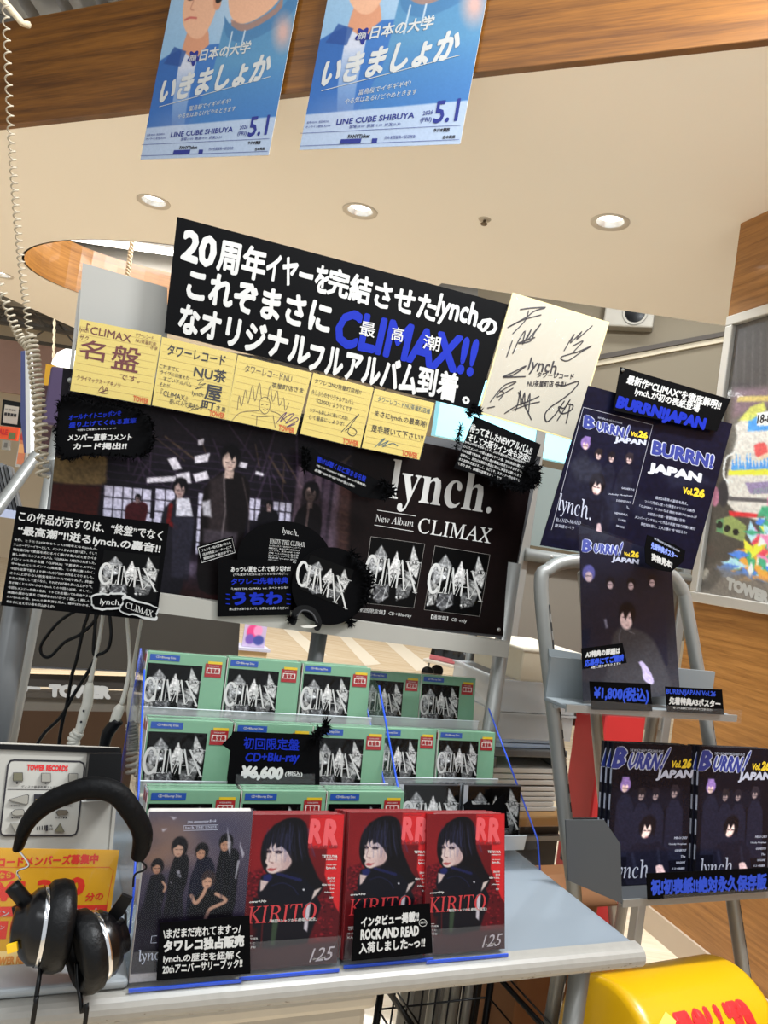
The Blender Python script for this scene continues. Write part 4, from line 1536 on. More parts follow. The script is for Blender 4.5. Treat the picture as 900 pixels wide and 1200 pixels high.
for i, qd in enumerate(quads):
    mb, sf, done = sheet('comment_card', CP, qd, ycard, 0, 0.0008, labs[i], 'comment card', 'yellow handwritten comment cards on the stand')
    Q = np.array(qd)
    for j in range(1, 10):
        t = j / 10
        a, b = Q[0] * (1 - t) + Q[3] * t, Q[1] * (1 - t) + Q[2] * t
        stroke(mb, sf, [a * 0.97 + b * 0.03, a * 0.03 + b * 0.97], 0.35, rule_m, 0.001)
    ox, oy = Q[2]
    ink(mb, sf, 'TOWER', (ox - 21 + 1.2, oy - 11.6, ox + 0.5 - 2, oy - 7.4, 6.6), INK_O, 0.0013, bold=.05)
    def T(kk, s, *b, m=INK_K, bold=0.0, jit=0.02, **kw):
        ink(mb, sf, s, kk.b(*b), m, 0.0013, bold=bold, jit=jit, **kw)
    def S(kk, pts, w, m=INK_K):
        stroke(mb, sf, kk.q(*pts), w, m, 0.0013)
    if i == 0:
        T(kA, '「CLIMAX', 130, 78, 346, 126, 46, m=INK_R, bold=.008); T(kA, '名', 104, 150, 226, 174, 92, m=INK_R, bold=.012); T(kA, '盤', 258, 176, 392, 202, 116, m=INK_R, bold=.01)
        T(kA, 'です。', 290, 318, 386, 338, 28, m=INK_R); T(kA, 'クライマックス・アキノリ', 84, 324, 292, 364, 24, m=INK_R); T(kA, 'lynch', 98, 92, 140, 100, 30, m=INK_R); T(kA, 'サク', 98, 132, 140, 140, 24, m=INK_R)
        T(kA, 'タワーレコード', 366, 122, 450, 140, 18, m=INK_R); T(kA, 'NU茶屋町店', 366, 148, 464, 170, 20, m=INK_R); T(kA, 'さま', 436, 184, 470, 192, 16, m=INK_R)
        S(kA, [(186, 402), (206, 378), (210, 408), (224, 386), (230, 412), (196, 410), (228, 398), (180, 412)], 0.8, INK_R)
    elif i == 1:
        T(kA, 'タワーレコード', 520, 176, 798, 232, 52, bold=.02); T(kA, 'NU茶', 648, 276, 802, 306, 62, bold=.02); T(kA, '屋', 702, 364, 782, 382, 76, bold=.02); T(kA, '町', 682, 444, 748, 458, 42, bold=.02); T(kA, 'さま', 752, 470, 796, 480, 24, bold=.02)
        T(kA, 'これまでに', 480, 272, 574, 292, 20); T(kA, 'ライブに出逢えた', 484, 300, 622, 330, 20); T(kA, 'すごいアルバム', 498, 330, 634, 362, 22); T(kA, 'それが', 480, 358, 530, 368, 20)
        T(kA, '『CLIMAX』', 486, 390, 614, 420, 34); T(kA, '聴いてみて頂けたら', 528, 438, 684, 470, 26); T(kA, 'lynch', 636, 400, 690, 410, 26)
        S(kA, [(660, 350), (690, 344), (664, 372), (700, 366), (650, 392), (684, 384)], 0.6); S(kA, [(610, 482), (650, 474), (630, 492), (680, 480), (620, 496)], 0.6)
    elif i == 2:
        T(kB, 'タワーレコードNU', 96, 94, 286, 138, 30, m=mat('pencil', (80, 66, 50), 0.6)); T(kB, '茶屋町店さま', 204, 166, 332, 190, 22)
        pe = mat('pencil', (80, 66, 50), 0.6)
        for pts in ([(62, 280), (70, 220), (80, 262), (96, 196), (106, 252), (124, 180), (134, 244), (152, 168), (160, 232)], [(184, 236), (196, 180), (206, 246), (224, 200), (232, 262), (250, 228), (256, 280), (272, 250)],
                    [(152, 272), (154, 240), (172, 226), (190, 234), (196, 262), (184, 290), (166, 292), (152, 272)], [(40, 322), (70, 292), (110, 284), (152, 282)], [(196, 282), (232, 296), (262, 330)], [(120, 300), (160, 306), (210, 302)], [(142, 306), (140, 340)], [(208, 304), (216, 350)],
                    [(160, 258), (168, 256)], [(180, 258), (188, 256)], [(166, 276), (176, 280), (186, 274)]):
            S(kB, pts, 0.6, pe)
        S(kB, [(222, 330), (246, 300), (262, 290), (236, 326), (270, 300), (292, 296), (258, 334), (300, 310), (306, 322), (262, 348), (296, 336)], 1.0, P_ink)
    elif i == 3:
        T(kB, 'タワレコNU茶屋町店様!!', 378, 150, 566, 198, 20); T(kB, '久しぶりのオリジナルアルバム', 366, 194, 536, 238, 22); T(kB, '『CLIMAX』ようやくです', 384, 228, 528, 266, 22)
        T(kB, 'ツアーも楽しみに聴いて大阪!', 358, 270, 512, 304, 18); T(kB, 'して最高にしようぜ!', 356, 298, 496, 326, 18)
        S(kB, [(484, 368), (520, 330), (556, 296), (540, 316), (516, 352), (512, 374), (534, 384), (546, 366), (524, 350), (500, 362)], 0.8)
    else:
        T(kB, 'タワーレコードNU茶屋町店様', 634, 222, 846, 274, 22, m=T_ink); T(kB, 'まさにlynch.の最高潮!', 622, 278, 832, 324, 30, bold=.006); T(kB, '是非聴いて下さい!!', 608, 336, 818, 378, 30, bold=.006)
        S(kB, [(620, 430), (650, 400), (660, 396), (634, 424), (676, 404), (650, 428), (690, 414), (712, 424)], 0.9, T_ink)
    c_ob = done()
    sv = MB()
    pad = Q + (Q - Q.mean(0)) * 0.035
    sv.add(sf.P(pad, 0.002), [(0, 3, 2, 1)], ACRYL)
    sv.build('clear_sleeve', c_ob)

# ---- signed white board in a clear sleeve
SP_ = BP.shifted(0.018)
k = K(540, 320, 2.5)
qd = k.q((150, 58), (433, 145), (330, 492), (50, 410))
mb, sf, done = sheet('signature_board', SP_, qd, mat('gold_rim', (206, 190, 140), 0.4), 0, 0.003, 'square white board covered in black signatures beside the big black sign', 'signed board')
Q = np.array(qd); inn = (Q + (Q.mean(0) - Q) * 0.025).tolist()
flat(mb, sf, inn, mat('shikishi_white', (156, 149, 134), 0.6, var=0.02), 0.0033)
for pts, w in (([(172, 108), (200, 104), (246, 102), (214, 112), (190, 130), (150, 152), (136, 160), (180, 138), (232, 124)], 1.3), ([(196, 112), (186, 140), (150, 178)], 1.2), ([(150, 236), (166, 200), (186, 170), (178, 210), (204, 166), (190, 200), (232, 150), (212, 178), (206, 196), (190, 204), (166, 206), (214, 190)], 1.3), ([(148, 200), (132, 246)], 1.2),
               ([(300, 228), (316, 200), (330, 180), (318, 206), (352, 172), (336, 196), (382, 156)], 1.2), ([(326, 214), (356, 200), (326, 236), (380, 214), (350, 232), (310, 258), (290, 248), (330, 234)], 1.2),
               ([(122, 304), (150, 292), (190, 272), (150, 300), (122, 306), (186, 304)], 1.4), ([(84, 378), (112, 342), (132, 326), (160, 320), (116, 346), (104, 364), (150, 338)], 1.2), ([(96, 392), (76, 396)], 1.2), ([(112, 346), (124, 352), (110, 372)], 1.2),
               ([(126, 412), (160, 390), (196, 376), (226, 362)], 1.3), ([(158, 404), (166, 376), (172, 344), (174, 390), (184, 350), (186, 396), (200, 352), (196, 408)], 1.2), ([(150, 402), (200, 384), (228, 378)], 1.1), ([(166, 350), (190, 400), (204, 430)], 1.1),
               ([(274, 326), (300, 330), (342, 318), (326, 344), (292, 372), (262, 392), (244, 414), (250, 436), (276, 412), (300, 376)], 1.4), ([(280, 432), (300, 400), (318, 370), (300, 396), (284, 392), (292, 412), (318, 404), (326, 388), (308, 384)], 1.3), ([(306, 440), (318, 384)], 1.2)):
    stroke(mb, sf, k.q(*pts), w, INK_K, 0.0042)
ink(mb, sf, 'lynch.', k.b(198, 246, 290, 262, 50), INK_K, 0.0042, bold=.012, shear=.15, jit=.02)
ink(mb, sf, 'タワーレコード', k.b(222, 290, 330, 296, 16), INK_K, 0.0042, bold=.02, jit=.02)
ink(mb, sf, 'NU茶屋町店 さま!', k.b(194, 314, 306, 316, 20), INK_K, 0.0042, bold=.015, jit=.02)
ob = done()
sv = MB()
pad = Q + (Q - Q.mean(0)) * 0.05
sv.add(sf.P(pad, 0.006), [(0, 3, 2, 1)], WRAP)
sv.build('clear_sleeve', ob)

# ---- the long black handwritten review at the left
LP = BP.shifted(0.03)
k = K(0, 585, 4.5)
qd = k.q((90, 35), (890, 130), (825, 640), (5, 560))
mb, sf, done = sheet('review_sign', LP, qd, BLACK, 0, 0.002, 'black sign at the left covered in small white handwriting beside a grey album picture', 'sign')
ink(mb, sf, 'この作品が示すのは、“終盤”でなく', k.b(104, 60, 862, 164, 56), INK_W, 0.0026, bold=.02, jit=.015)
ink(mb, sf, '“最高潮”!!迸るlynch.の轟音!!', k.b(98, 136, 850, 236, 58), INK_W, 0.0026, bold=.025, jit=.015)
body = ['今作、とうとう2025年をもって20周年となるlynch.の、', 'アニバーサリーイヤーとして、バンドのあゆみを振り返り、そして', '現在進行形で動画を続けるべく掲げる集大成と言うべき', '楽しみ様にこのフルアルバム「CLIMAX」は制作されました。', 'バシィッと来る名盤「CLIMAX」で貫禄たっぷりに、',
        '今のlynch.というバンドの(最高潮)、との事に違いなく、', '今回も言葉で語るより聴いた方が伝わる作品となりました。', 'さらに上がらない熱気を引きつれて走りぬけ、終盤!', 'ただの覚悟として言うなら、それぞれが最も良い仕上がりで、', '言が無くとも分からないlynch.との今回の出来、そして…',
        '今回もメンバー作曲の全曲、うちどれを聴いても名曲ぞろい', '楽曲の細かな事をご確認あれ!いかつく激しく美しい', 'たいlynch.の音、lynch.の真骨頂を見よ、聴けばわかる、', 'そちらに言えない事も沢山あるが!!']
for j, s in enumerate(body):
    y = 206 + j * 25.0
    xl = 76 - j * 3.2
    xr = 516 - j * 3.4 if j < 13 else 290
    ink(mb, sf, s, k.b(xl, y, xr, y + (xr - xl) * 0.112, 15), INK_W, 0.0026, bold=.012, jit=.03, res=1)
album(mb, sf, k.q((548, 268), (842, 300), (822, 545), (512, 510)), 0.0024, 64)
torn = mat('torn_paper', (166, 166, 164), 0.7)
ob = done()
for pts, s, bx, nm in (([(478, 508), (520, 492), (570, 496), (620, 488), (668, 500), (662, 548), (640, 572), (560, 586), (500, 580), (482, 560)], 'lynch.', (530, 524, 640, 530, 38), 0),
                       ([(640, 520), (668, 508), (720, 528), (790, 552), (838, 574), (826, 612), (820, 636), (760, 628), (700, 612), (650, 606), (628, 580), (640, 548)], 'CLIMAX', (664, 538, 806, 588, 34), 1)):
    b2 = MB()
    rs = np.random.RandomState(nm)
    P = catmull(np.array(pts + pts[:1], float), 3)[:-1]
    P = P + (rs.rand(*P.shape) - 0.5) * 9
    o_ = 0.003 + nm * 0.0025
    b2.card(sf, k.q(*P.tolist()), torn, o_, o_ + 0.001)
    c_ = P.mean(0)
    inner = c_ + (P - c_) * np.array([0.93, 0.74])
    flat(b2, sf, k.q(*inner.tolist()), BLACK, o_ + 0.0014)
    ink(b2, sf, s, k.b(*bx), INK_W, o_ + 0.0018, italic=(nm == 1), bold=0.004)
    x_ = b2.build('torn_label', ob)

# ---- furry black sign, top left of the poster
k = K(60, 460, 7.5)
P_ = [(60, 160), (90, 60), (200, 40), (320, 90), (560, 120), (800, 190), (880, 300), (880, 480), (780, 560), (560, 560), (300, 555), (150, 590), (80, 540), (40, 400)]
mb, sf, done = sheet('comment_sign', BP.shifted(0.026), catmull(np.array(k.q(*P_) + [k(*P_[0])]), 3)[:-1].tolist(), BLACK, 0, 0.002, 'small black fur-edged sign with blue and white handwriting under the first comment card', 'sign')
ink(mb, sf, 'オールナイトニッポンを', k.b(160, 196, 620, 156, 52), INK_B, 0.0026, bold=.03, jit=.02)
ink(mb, sf, '盛り上げてくれる直筆', k.b(160, 262, 750, 222, 50), INK_B, 0.0026, bold=.03, jit=.02)
ink(mb, sf, '今回もご用意しましたっっっ!!', k.b(230, 322, 572, 304, 20), INK_W, 0.0026, bold=.01, jit=.02, res=1)
ink(mb, sf, 'メンバー直筆コメント', k.b(152, 364, 712, 360, 64), INK_W, 0.0026, bold=.035, jit=.02)
ink(mb, sf, 'カード掲出!!', k.b(196, 444, 668, 440, 60), INK_W, 0.0026, bold=.035, jit=.02)
ob = done()
b2 = MB(); fur(b2, sf, k.q(*(P_ + P_[:1])), 420, 5, FUR, 0.003, 1, wpx=0.9); b2.build('fur_trim', ob)['kind'] = 'stuff'

# ---- furry black sign hung across the top middle
k = K(360, 520, 9.0)
P_ = [(-60, 60), (60, 40), (130, 110), (300, 175), (470, 250), (640, 330), (760, 400), (870, 480), (890, 560), (760, 590), (560, 560), (420, 480), (240, 390), (60, 320), (-60, 260)]
mb, sf, done = sheet('note_sign', BP.shifted(0.024), k.q(*P_), BLACK, 0, 0.002, 'slanting black fur-edged strip sign with a blue line below the fourth comment card', 'sign')
ink(mb, sf, '聴けば聴くほど深まる名盤', k.b(112, 130, 622, 345, 62), INK_B, 0.0026, bold=.03, jit=.02, lean=-.3)
ink(mb, sf, '「今こそ“CLIMAX”を聴け、lynch.の最高潮」', k.b(98, 218, 618, 430, 26), INK_W, 0.0026, bold=.02, jit=.02, res=1, lean=-.3)
ink(mb, sf, '必聴“GRUDGE”ほか全11曲!!', k.b(80, 262, 500, 436, 28), INK_W, 0.0026, bold=.02, jit=.02, res=1, lean=-.3)
ob = done()
b2 = MB(); fur(b2, sf, k.q((-60, 60), (0, 160), (-40, 280)), 130, 6, FUR, 0.003, 2, wpx=1); fur(b2, sf, k.q((760, 400), (880, 500), (780, 590)), 130, 6, FUR, 0.003, 3, wpx=1); b2.build('fur_trim', ob)['kind'] = 'stuff'

# ---- furry black sign at the right of the poster
k = K(530, 470, 7.5)
qd = k.q((195, 135), (775, 382), (640, 760), (10, 590))
mb, sf, done = sheet('event_sign', BP.shifted(0.03), qd, BLACK, 0, 0.002, 'tilted black sign with rows of white handwriting and fur tufts below the signed board', 'sign')
ink(mb, sf, '待ってましたNEWアルバム!!', k.b(165, 196, 706, 404, 74), INK_W, 0.0026, bold=.03, jit=.015, lean=-.3)
ink(mb, sf, 'そして大阪サイン会も決定!!', k.b(148, 284, 690, 478, 66), INK_W, 0.0026, bold=.03, jit=.015, lean=-.3)
for j, s in enumerate(['lynch.20周年を締めくくる、2025年集大成のCLIMAX発売中!', '心してメンバーが語る楽曲とサイン会。対象商品の購入者', 'には抽選で参加券、お渡し会の数量は限定となりますので、', 'お早めに。当日は未開封の商品と共にご来店をお願いします', 'また次回も応援よろしく。なにとぞ、スタッフ一同お待ちし', 'ております。詳細は店頭スタッフまで。'][:6]):
    y = 344 + j * 38
    xl = 112 - j * 13
    xr = 640 - j * 12 if j < 5 else 440
    ink(mb, sf, s, k.b(xl, y, xr, y + (xr - xl) * 0.36, 26), INK_W, 0.0026, bold=.015, jit=.02, res=1, lean=-.3)
ob = done()
b2 = MB()
fur(b2, sf, k.q((130, 130), (170, 60), (215, 120)), 160, 6, FUR, 0.003, 4, wpx=1.1)
fur(b2, sf, k.q((640, 620), (680, 580), (720, 640), (690, 720), (600, 760), (480, 740), (330, 690)), 420, 8, FUR, 0.003, 5, wpx=1.2)
fur(b2, sf, k.q((60, 230), (40, 300), (20, 420)), 60, 6, FUR, 0.003, 6, wpx=0.7)
stroke(b2, sf, k.q((680, 770), (730, 740), (778, 690)), [2, 1.4, 0.4], FUR, 0.006)
b2.build('fur_trim', ob)['kind'] = 'stuff'
for (x0, x1, y) in ((500, 600, 224), (690, 880, 292)):
    pass

# ---- fan-shaped cards and the fan notice below the poster
k = K(225, 600, 4.286)
def disc(name, pl, cx, cy, rx, ry, base, lab, ang=0):
    t = np.linspace(0, 2 * np.pi, 56, endpoint=False)
    a = math.radians(ang)
    X, Y = rx * np.cos(t), ry * np.sin(t)
    return sheet(name, pl, k.q(*np.c_[cx + X * math.cos(a) - Y * math.sin(a), cy + X * math.sin(a) + Y * math.cos(a)].tolist()), BLACK, base, 0.002, lab, 'hand fan', 'black round hand fans on the stand')
mb, sf, done = disc('hand_fan', BP.shifted(0.014), 462, 232, 236, 186, 0, 'round black hand fan with small white printed lines, upper of the two fans', 6)
ink(mb, sf, 'lynch.', k.b(455, 76, 536, 92, 38), INK_W, 0.0026, bold=.004, italic=True)
ink(mb, sf, 'UNITE THE CLIMAX', k.b(390, 134, 568, 152, 24), INK_W, 0.0026, italic=True, bold=.006)
for j in range(7):
    ink(mb, sf, ['2025年11月より東名阪ホールツアー', '開催決定、各地公演の詳細は公式', 'サイトで。東京 LINE CUBE', '大阪 なんばHatch 名古屋', 'ダイアモンドホール 全公演', '指定席 ¥8,800 税込', '学割あり 他'][j],
        k.b(386 - j, 164 + j * 12, 546 - j * 4, 178 + j * 12, 8), INK_W, 0.0026, res=1)
ob = done()
b2 = MB(); b2.card(sf, k.q((455, 410), (480, 412), (470, 500), (448, 498)), BLK_PL, -0.002, 0.004); b2.build('handle', ob)
mb, sf, done = disc('hand_fan', BP.shifted(0.034), 692, 372, 192, 196, 0, 'round black hand fan with a slanted grey album picture, lower of the two fans', 20)
aq = k.q((594, 214), (812, 292), (744, 476), (536, 384))
album(mb, sf, aq, 0.0025, 60, lq=k.q((552, 170), (812, 254), (764, 560), (510, 430)))
ob = done()
b2 = MB()
ringm = mat('fan_ring', (60, 60, 62), 0.4)
stroke(b2, sf, k.q((505, 552), (520, 500), (562, 484), (606, 500), (632, 550), (626, 580)), 8, BLK_PL, 0.0036)
stroke(b2, sf, k.q((524, 520), (556, 492), (600, 506), (626, 552)), 1.4, ringm, 0.0044)
flat(b2, sf, k.q((540, 572), (585, 566), (628, 570), (600, 582), (560, 581)), PAPERW, 0.004)
b2.build('grip_ring', ob)
b2 = MB()
fur(b2, sf, k.q((505, 540), (480, 530)), 60, 6, FUR, 0.004, 7, wpx=0.8); fur(b2, sf, k.q((780, 540), (795, 560)), 60, 6, FUR, 0.004, 8, wpx=0.8); fur(b2, sf, k.q((790, 200), (880, 320), (860, 460)), 200, 7, FUR, 0.004, 9, wpx=1)
b2.build('fur_trim', ob)['kind'] = 'stuff'
mb, sf, done = sheet('fan_notice', BP.shifted(0.028), k.q((130, 238), (505, 244), (492, 516), (128, 525)), BLACK, 0, 0.002, 'black square notice with big blue words in front of the upper round fan', 'sign')
D = dict(jit=.02, lean=-.06)
ink(mb, sf, 'あっつい夏をこれで乗り切れ!!', k.b(195, 274, 494, 270, 28), INK_W, 0.0026, bold=.03, **D)
ink(mb, sf, '(でも夏はまだ先に言っちゃわない方が…)', k.b(206, 308, 482, 302, 15), INK_W, 0.0026, bold=.01, res=1, **D)
ink(mb, sf, 'タワレコ先着特典', k.b(196, 332, 482, 326, 34), INK_B, 0.0026, bold=.04, **D)
ink(mb, sf, '「UNITE THE CLIMAX」ver. スペシャルな!!', k.b(196, 380, 482, 372, 13), INK_W, 0.0026, bold=.01, res=1, **D)
ink(mb, sf, 'うちわ', k.b(202, 402, 456, 400, 66), INK_B, 0.0026, bold=.07, **D)
ink(mb, sf, '数に限りがありますので、お早めにお求めください!!', k.b(186, 480, 482, 474, 15), INK_W, 0.0026, bold=.01, res=1, **D)
for s in (-1, 1):
    for j in range(3):
        x = 178 if s < 0 else 482
        stroke(mb, sf, k.q((x - 8, 412 + j * 24 - s * 0), (x + 10, 410 + j * 24 + 4)), 1.1, INK_B, 0.0026)
done()
mb, sf, done = sheet('caption_label', BP.shifted(0.022), k.q((24, 172), (204, 120), (222, 208), (44, 264)), BLACK, 0, 0.0015, 'little tilted black label with a thin white frame on the poster, left of the fans', 'label')
fr = k.q((30, 180), (200, 131), (215, 203), (48, 255))
stroke(mb, sf, fr + fr[:1], 0.6, INK_W, 0.002, smooth=False)
for j, s in enumerate(['フルカラー特大写真パネルも', '店内特設コーナーにて', '期間限定で展示中です。']):
    ink(mb, sf, s, k.b(46 + j * 5, 187 + j * 20, 192 + j * 5, 147 + j * 20, 14), INK_W, 0.002, bold=.01, res=1, lean=0.2)
done()

# ---- magazine poster on the rack's head
MP = Plane(RP.hit(735, 560, 0.02), A23, 6)
k = K(640, 420, 4.09)
PB = [(689, 452), (857.6, 497), (811, 668), (632.5, 639)]
cv = Canvas(620, 440, 870, 680, 2.0, (13, 14, 30))
cv.poly(k.q((180, 238), (508, 320), (360, 900), (0, 860)), (17, 18, 34), 1, 0.6)
def band(cv, f, face=(176, 150, 146)):
    """five figures in black: four standing behind one large kneeling man"""
    dk = (22, 22, 34)
    for x, y, r, hc in ((0.17, 0.27, 0.062, (120, 96, 150)), (0.38, 0.33, 0.052, (34, 28, 30)), (0.56, 0.33, 0.050, (28, 24, 30)), (0.80, 0.31, 0.054, (40, 34, 40))):
        cv.poly([f(x - 0.1, y + 0.12), f(x - 0.04, y + 0.05), f(x + 0.05, y + 0.05), f(x + 0.11, y + 0.12), f(x + 0.12, y + 0.5), f(x - 0.12, y + 0.5)], (25, 26, 40), 1, 0.7)
        a, b = f(x, y), f(x + r, y)
        R = abs(b[0] - a[0])
        cv.ell(a[0], a[1] - R * 0.25, R * 1.05, R * 1.35, hc)
        cv.ell(a[0], a[1] + R * 0.25, R * 0.62, R * 0.9, face)
        cv.poly([f(x - r, y), f(x - r * .6, y - r * 1.0), f(x + r * .7, y - r), f(x + r, y), f(x + r * 0.3, y - r * 0.2), f(x, y + 0.005), f(x - r * .4, y - r * .25)], hc, 1, 0.4)
        cv.line([f(x - r * .5, y + .012), f(x + r * .5, y + .012)], R * 0.2, (40, 32, 40), 0.7)
    cv.poly([f(0.22, 0.95), f(0.24, 0.72), f(0.36, 0.66), f(0.48, 0.68), f(0.62, 0.66), f(0.74, 0.74), f(0.78, 0.95), f(0.7, 1.0), f(0.25, 1.0)], dk, 1, 0.8)
    a, b = f(0.47, 0.56), f(0.555, 0.56)
    R = abs(b[0] - a[0])
    cv.ell(a[0], a[1] - R * 0.3, R * 1.25, R * 1.7, (20, 17, 22))
    cv.ell(a[0] - R * 0.1, a[1] + R * 0.35, R * 0.72, R * 1.15, (206, 180, 172))
    cv.poly([f(0.38, 0.55), f(0.43, 0.48), f(0.51, 0.47), f(0.58, 0.54), f(0.56, 0.63), f(0.52, 0.52), f(0.47, 0.57), f(0.44, 0.53), f(0.40, 0.62)], (20, 17, 22), 1, 0.4)
    cv.line([f(0.43, 0.575), f(0.455, 0.577)], R * 0.18, (36, 26, 30), 0.9)
    cv.line([f(0.48, 0.578), f(0.505, 0.576)], R * 0.18, (36, 26, 30), 0.9)
    cv.line([f(0.455, 0.625), f(0.48, 0.625)], R * 0.16, (130, 80, 84), 0.9)
    cv.line([f(0.3, 0.75), f(0.36, 0.9)], R * 0.4, (40, 42, 60), 0.6, 1)
    cv.line([f(0.62, 0.72), f(0.66, 0.9)], R * 0.4, (36, 38, 54), 0.6, 1)
    cv.poly([f(0.60, 0.86), f(0.64, 0.85), f(0.69, 0.92), f(0.70, 0.98), f(0.66, 0.985), f(0.62, 0.93)], (186, 160, 164), 1, 0.6, sm=2)
cq = np.array(k.q((175, 235), (508, 320), (365, 900), (0, 845)))
fmap = lambda u, v: tuple(bilin(cq, u, v))
band(cv, fmap)
cv.poly(k.q((100, 500), (190, 470), (260, 520), (270, 600), (150, 590)), (50, 52, 62), 0.5, 3)
for pts in ([(380, 690), (440, 660), (520, 700), (460, 780)], [(290, 640), (340, 620), (350, 760), (300, 800)], [(560, 560), (700, 540), (800, 600), (600, 620)]):
    cv.poly(k.q(*pts), (46, 50, 66), 0.35, 5)
cv.noise(0.35, 3, 4)
mb, sf, done = sheet('magazine_poster', MP, PB, mat('navy_laminate', (13, 14, 28), 0.3, spec=0.15), 0, 0.0015, 'dark navy poster showing a magazine cover, fixed to the head of the silver rack', 'poster')
mb.grid(sf, PB, cv.sample(PB, 200, 200), PRINT_DARK, 0.0019)
fr = k.q((175, 235), (508, 320), (412, 700)); stroke(mb, sf, fr, 0.5, mat('pale_line', (150, 150, 160), 0.5), 0.0024, smooth=False)
stroke(mb, sf, k.q((175, 235), (22, 822)), 0.5, mat('pale_line', (150, 150, 160), 0.5), 0.0024, smooth=False)
NAVY = mat('navy_print', (34, 48, 120), 0.4)
PALE = mat('pale_print', (164, 168, 184), 0.4)
YEL = mat('yellow_print', (200, 170, 40), 0.4)
def burrn(mb, sf, kk, b, off, w=0.07):
    x0, y0, x1, y1, h = b
    W_ = x1 - x0
    sl = (y1 - y0) / W_
    for dx, m, ww, o in ((0, PALE, w + 0.08, 0), (2, NAVY, w * .7, 0.0003)):
        ink(mb, sf, 'B', kk.b(x0 + dx, y0 + dx, x0 + W_ * .27 - dx, y0 + W_ * .27 * sl + dx, h * .92 - 2 * dx), m, off + o, bold=ww, jit=.03, res=1)
        ink(mb, sf, 'URRN', kk.b(x0 + W_ * .28 + dx, y0 + W_ * .28 * sl + h * .2 + dx, x0 + W_ * .88 - dx, y0 + W_ * .88 * sl + h * .2 + dx, h * .78 - 2 * dx), m, off + o, bold=ww, jit=.03, res=1)
        ink(mb, sf, '!', kk.b(x0 + W_ * .9 + dx, y1 - h * .05 + dx, x1 - dx, y1 + dx, h - 2 * dx), m, off + o, bold=ww, shear=.25, res=1)


burrn(mb, sf, k, (178, 268, 402, 320, 72), 0.0024)
ink(mb, sf, 'HEAVY METAL AND HARD ROCK MAGAZINE', k.b(246, 280, 362, 308, 8), PALE, 0.0024, res=1)
ink(mb, sf, 'Vol.', k.b(404, 350, 442, 358, 22), YEL, 0.0024, bold=.05); ink(mb, sf, '26', k.b(443, 346, 486, 356, 32), YEL, 0.0024, bold=.06)
ink(mb, sf, 'JAPAN', k.b(326, 374, 478, 392, 34), PALE, 0.0024, bold=.06)
ink(mb, sf, 'lynch.', k.b(64, 640, 222, 690, 112), PALE, 0.0024, italic=True)
ink(mb, sf, 'BAND-MAID', k.b(46, 764, 164, 780, 18), PALE, 0.0024, italic=True); ink(mb, sf, '摩天楼オペラ', k.b(40, 792, 132, 806, 16), PALE, 0.0024)
for j, s in enumerate(['GALNERYUS', 'Unlucky Morpheus', 'DEXPISTOLS', 'The', 'NEMOPHILA', 'ミスイ他国民', 'HAGANE']):
    ink(mb, sf, s, k.b(410 - 8 * len(s) + 20 - j * 8, 616 + j * 30, 420 - j * 8, 626 + j * 30, 10), PALE, 0.0024, bold=.02, res=1)
ink(mb, sf, 'BURRN!', k.b(506, 388, 808, 462, 74), PALE, 0.0024, bold=.085, shear=0)
ink(mb, sf, 'BURRN!', k.b(511, 393, 803, 465, 66), NAVY, 0.0028, bold=.05, shear=0)
ink(mb, sf, 'JAPAN', k.b(490, 496, 746, 552, 58), mat('silver_print', (176, 178, 186), 0.35), 0.0024, bold=.07, shear=-.0)
ink(mb, sf, 'Vol.', k.b(654, 616, 704, 626, 32), YEL, 0.0024, bold=.05); ink(mb, sf, '26', k.b(706, 618, 760, 630, 42), YEL, 0.0024, bold=.06)
for j, s in enumerate(['結成20周年の節目を超え、', 'ついに完成に至った待望のオリジナル新作', '『CLIMAX』でさらなる進化を遂げたlynch.が', '本誌初の表紙・巻頭特集に登場!', 'メンバーインタビューと作品の両面で総力特集を敢行', '現在地を語る、三人三様の“今”を伝える!!']):
    xl, xr = ((522, 678), (470, 710), (444, 720), (484, 664), (424, 712), (452, 672))[j]
    ink(mb, sf, s, k.b(xl, 664 + j * 28 + (xl - 424) * 0.2 - 24, xr, 664 + j * 28 + (xr - 424) * 0.2 - 24, 15), PALE, 0.0024, bold=.01, res=1)
done()
# sign over it
mb, sf, done = sheet('magazine_sign', MP.shifted(0.012), k.q((355, 42), (882, 197), (815, 350), (318, 250)), BLACK, 0, 0.002, 'black sign with white and blue handwriting over the navy magazine poster', 'sign')
ink(mb, sf, '最新作“CLIMAX”を徹底解明!!', k.b(392, 78, 842, 206, 44), INK_W, 0.0026, bold=.03, jit=.015, lean=-.3)
ink(mb, sf, 'lynch.が初の表紙登場', k.b(430, 136, 738, 222, 44), INK_W, 0.0026, bold=.03, jit=.015, lean=-.3)
ink(mb, sf, 'BURRN!JAPAN', k.b(344, 178, 770, 288, 72), INK_B, 0.0026, bold=.07, jit=.015, lean=-.3)
ob = done()
b2 = MB()
p_ = sf.P([k(362, 58)], 0.003)[0]
b2.lathe([(0.0001, 0.004), (0.003, 0.003), (0.004, 0)], SILVER, np.c_[MP.u, MP.v, MP.n], 10, p_)
b2.build('pin', ob)
# ================================================================ DISC SETS AND THEIR ACRYLIC RACKS
GREEN = mat('green_sleeve', (98, 138, 110), 0.5, var=0.03)
CW, CH, CT = 0.142, 0.118, 0.012
SP = LSurf(UNITQ, CW, CH, -CT / 2 - 0.0004)


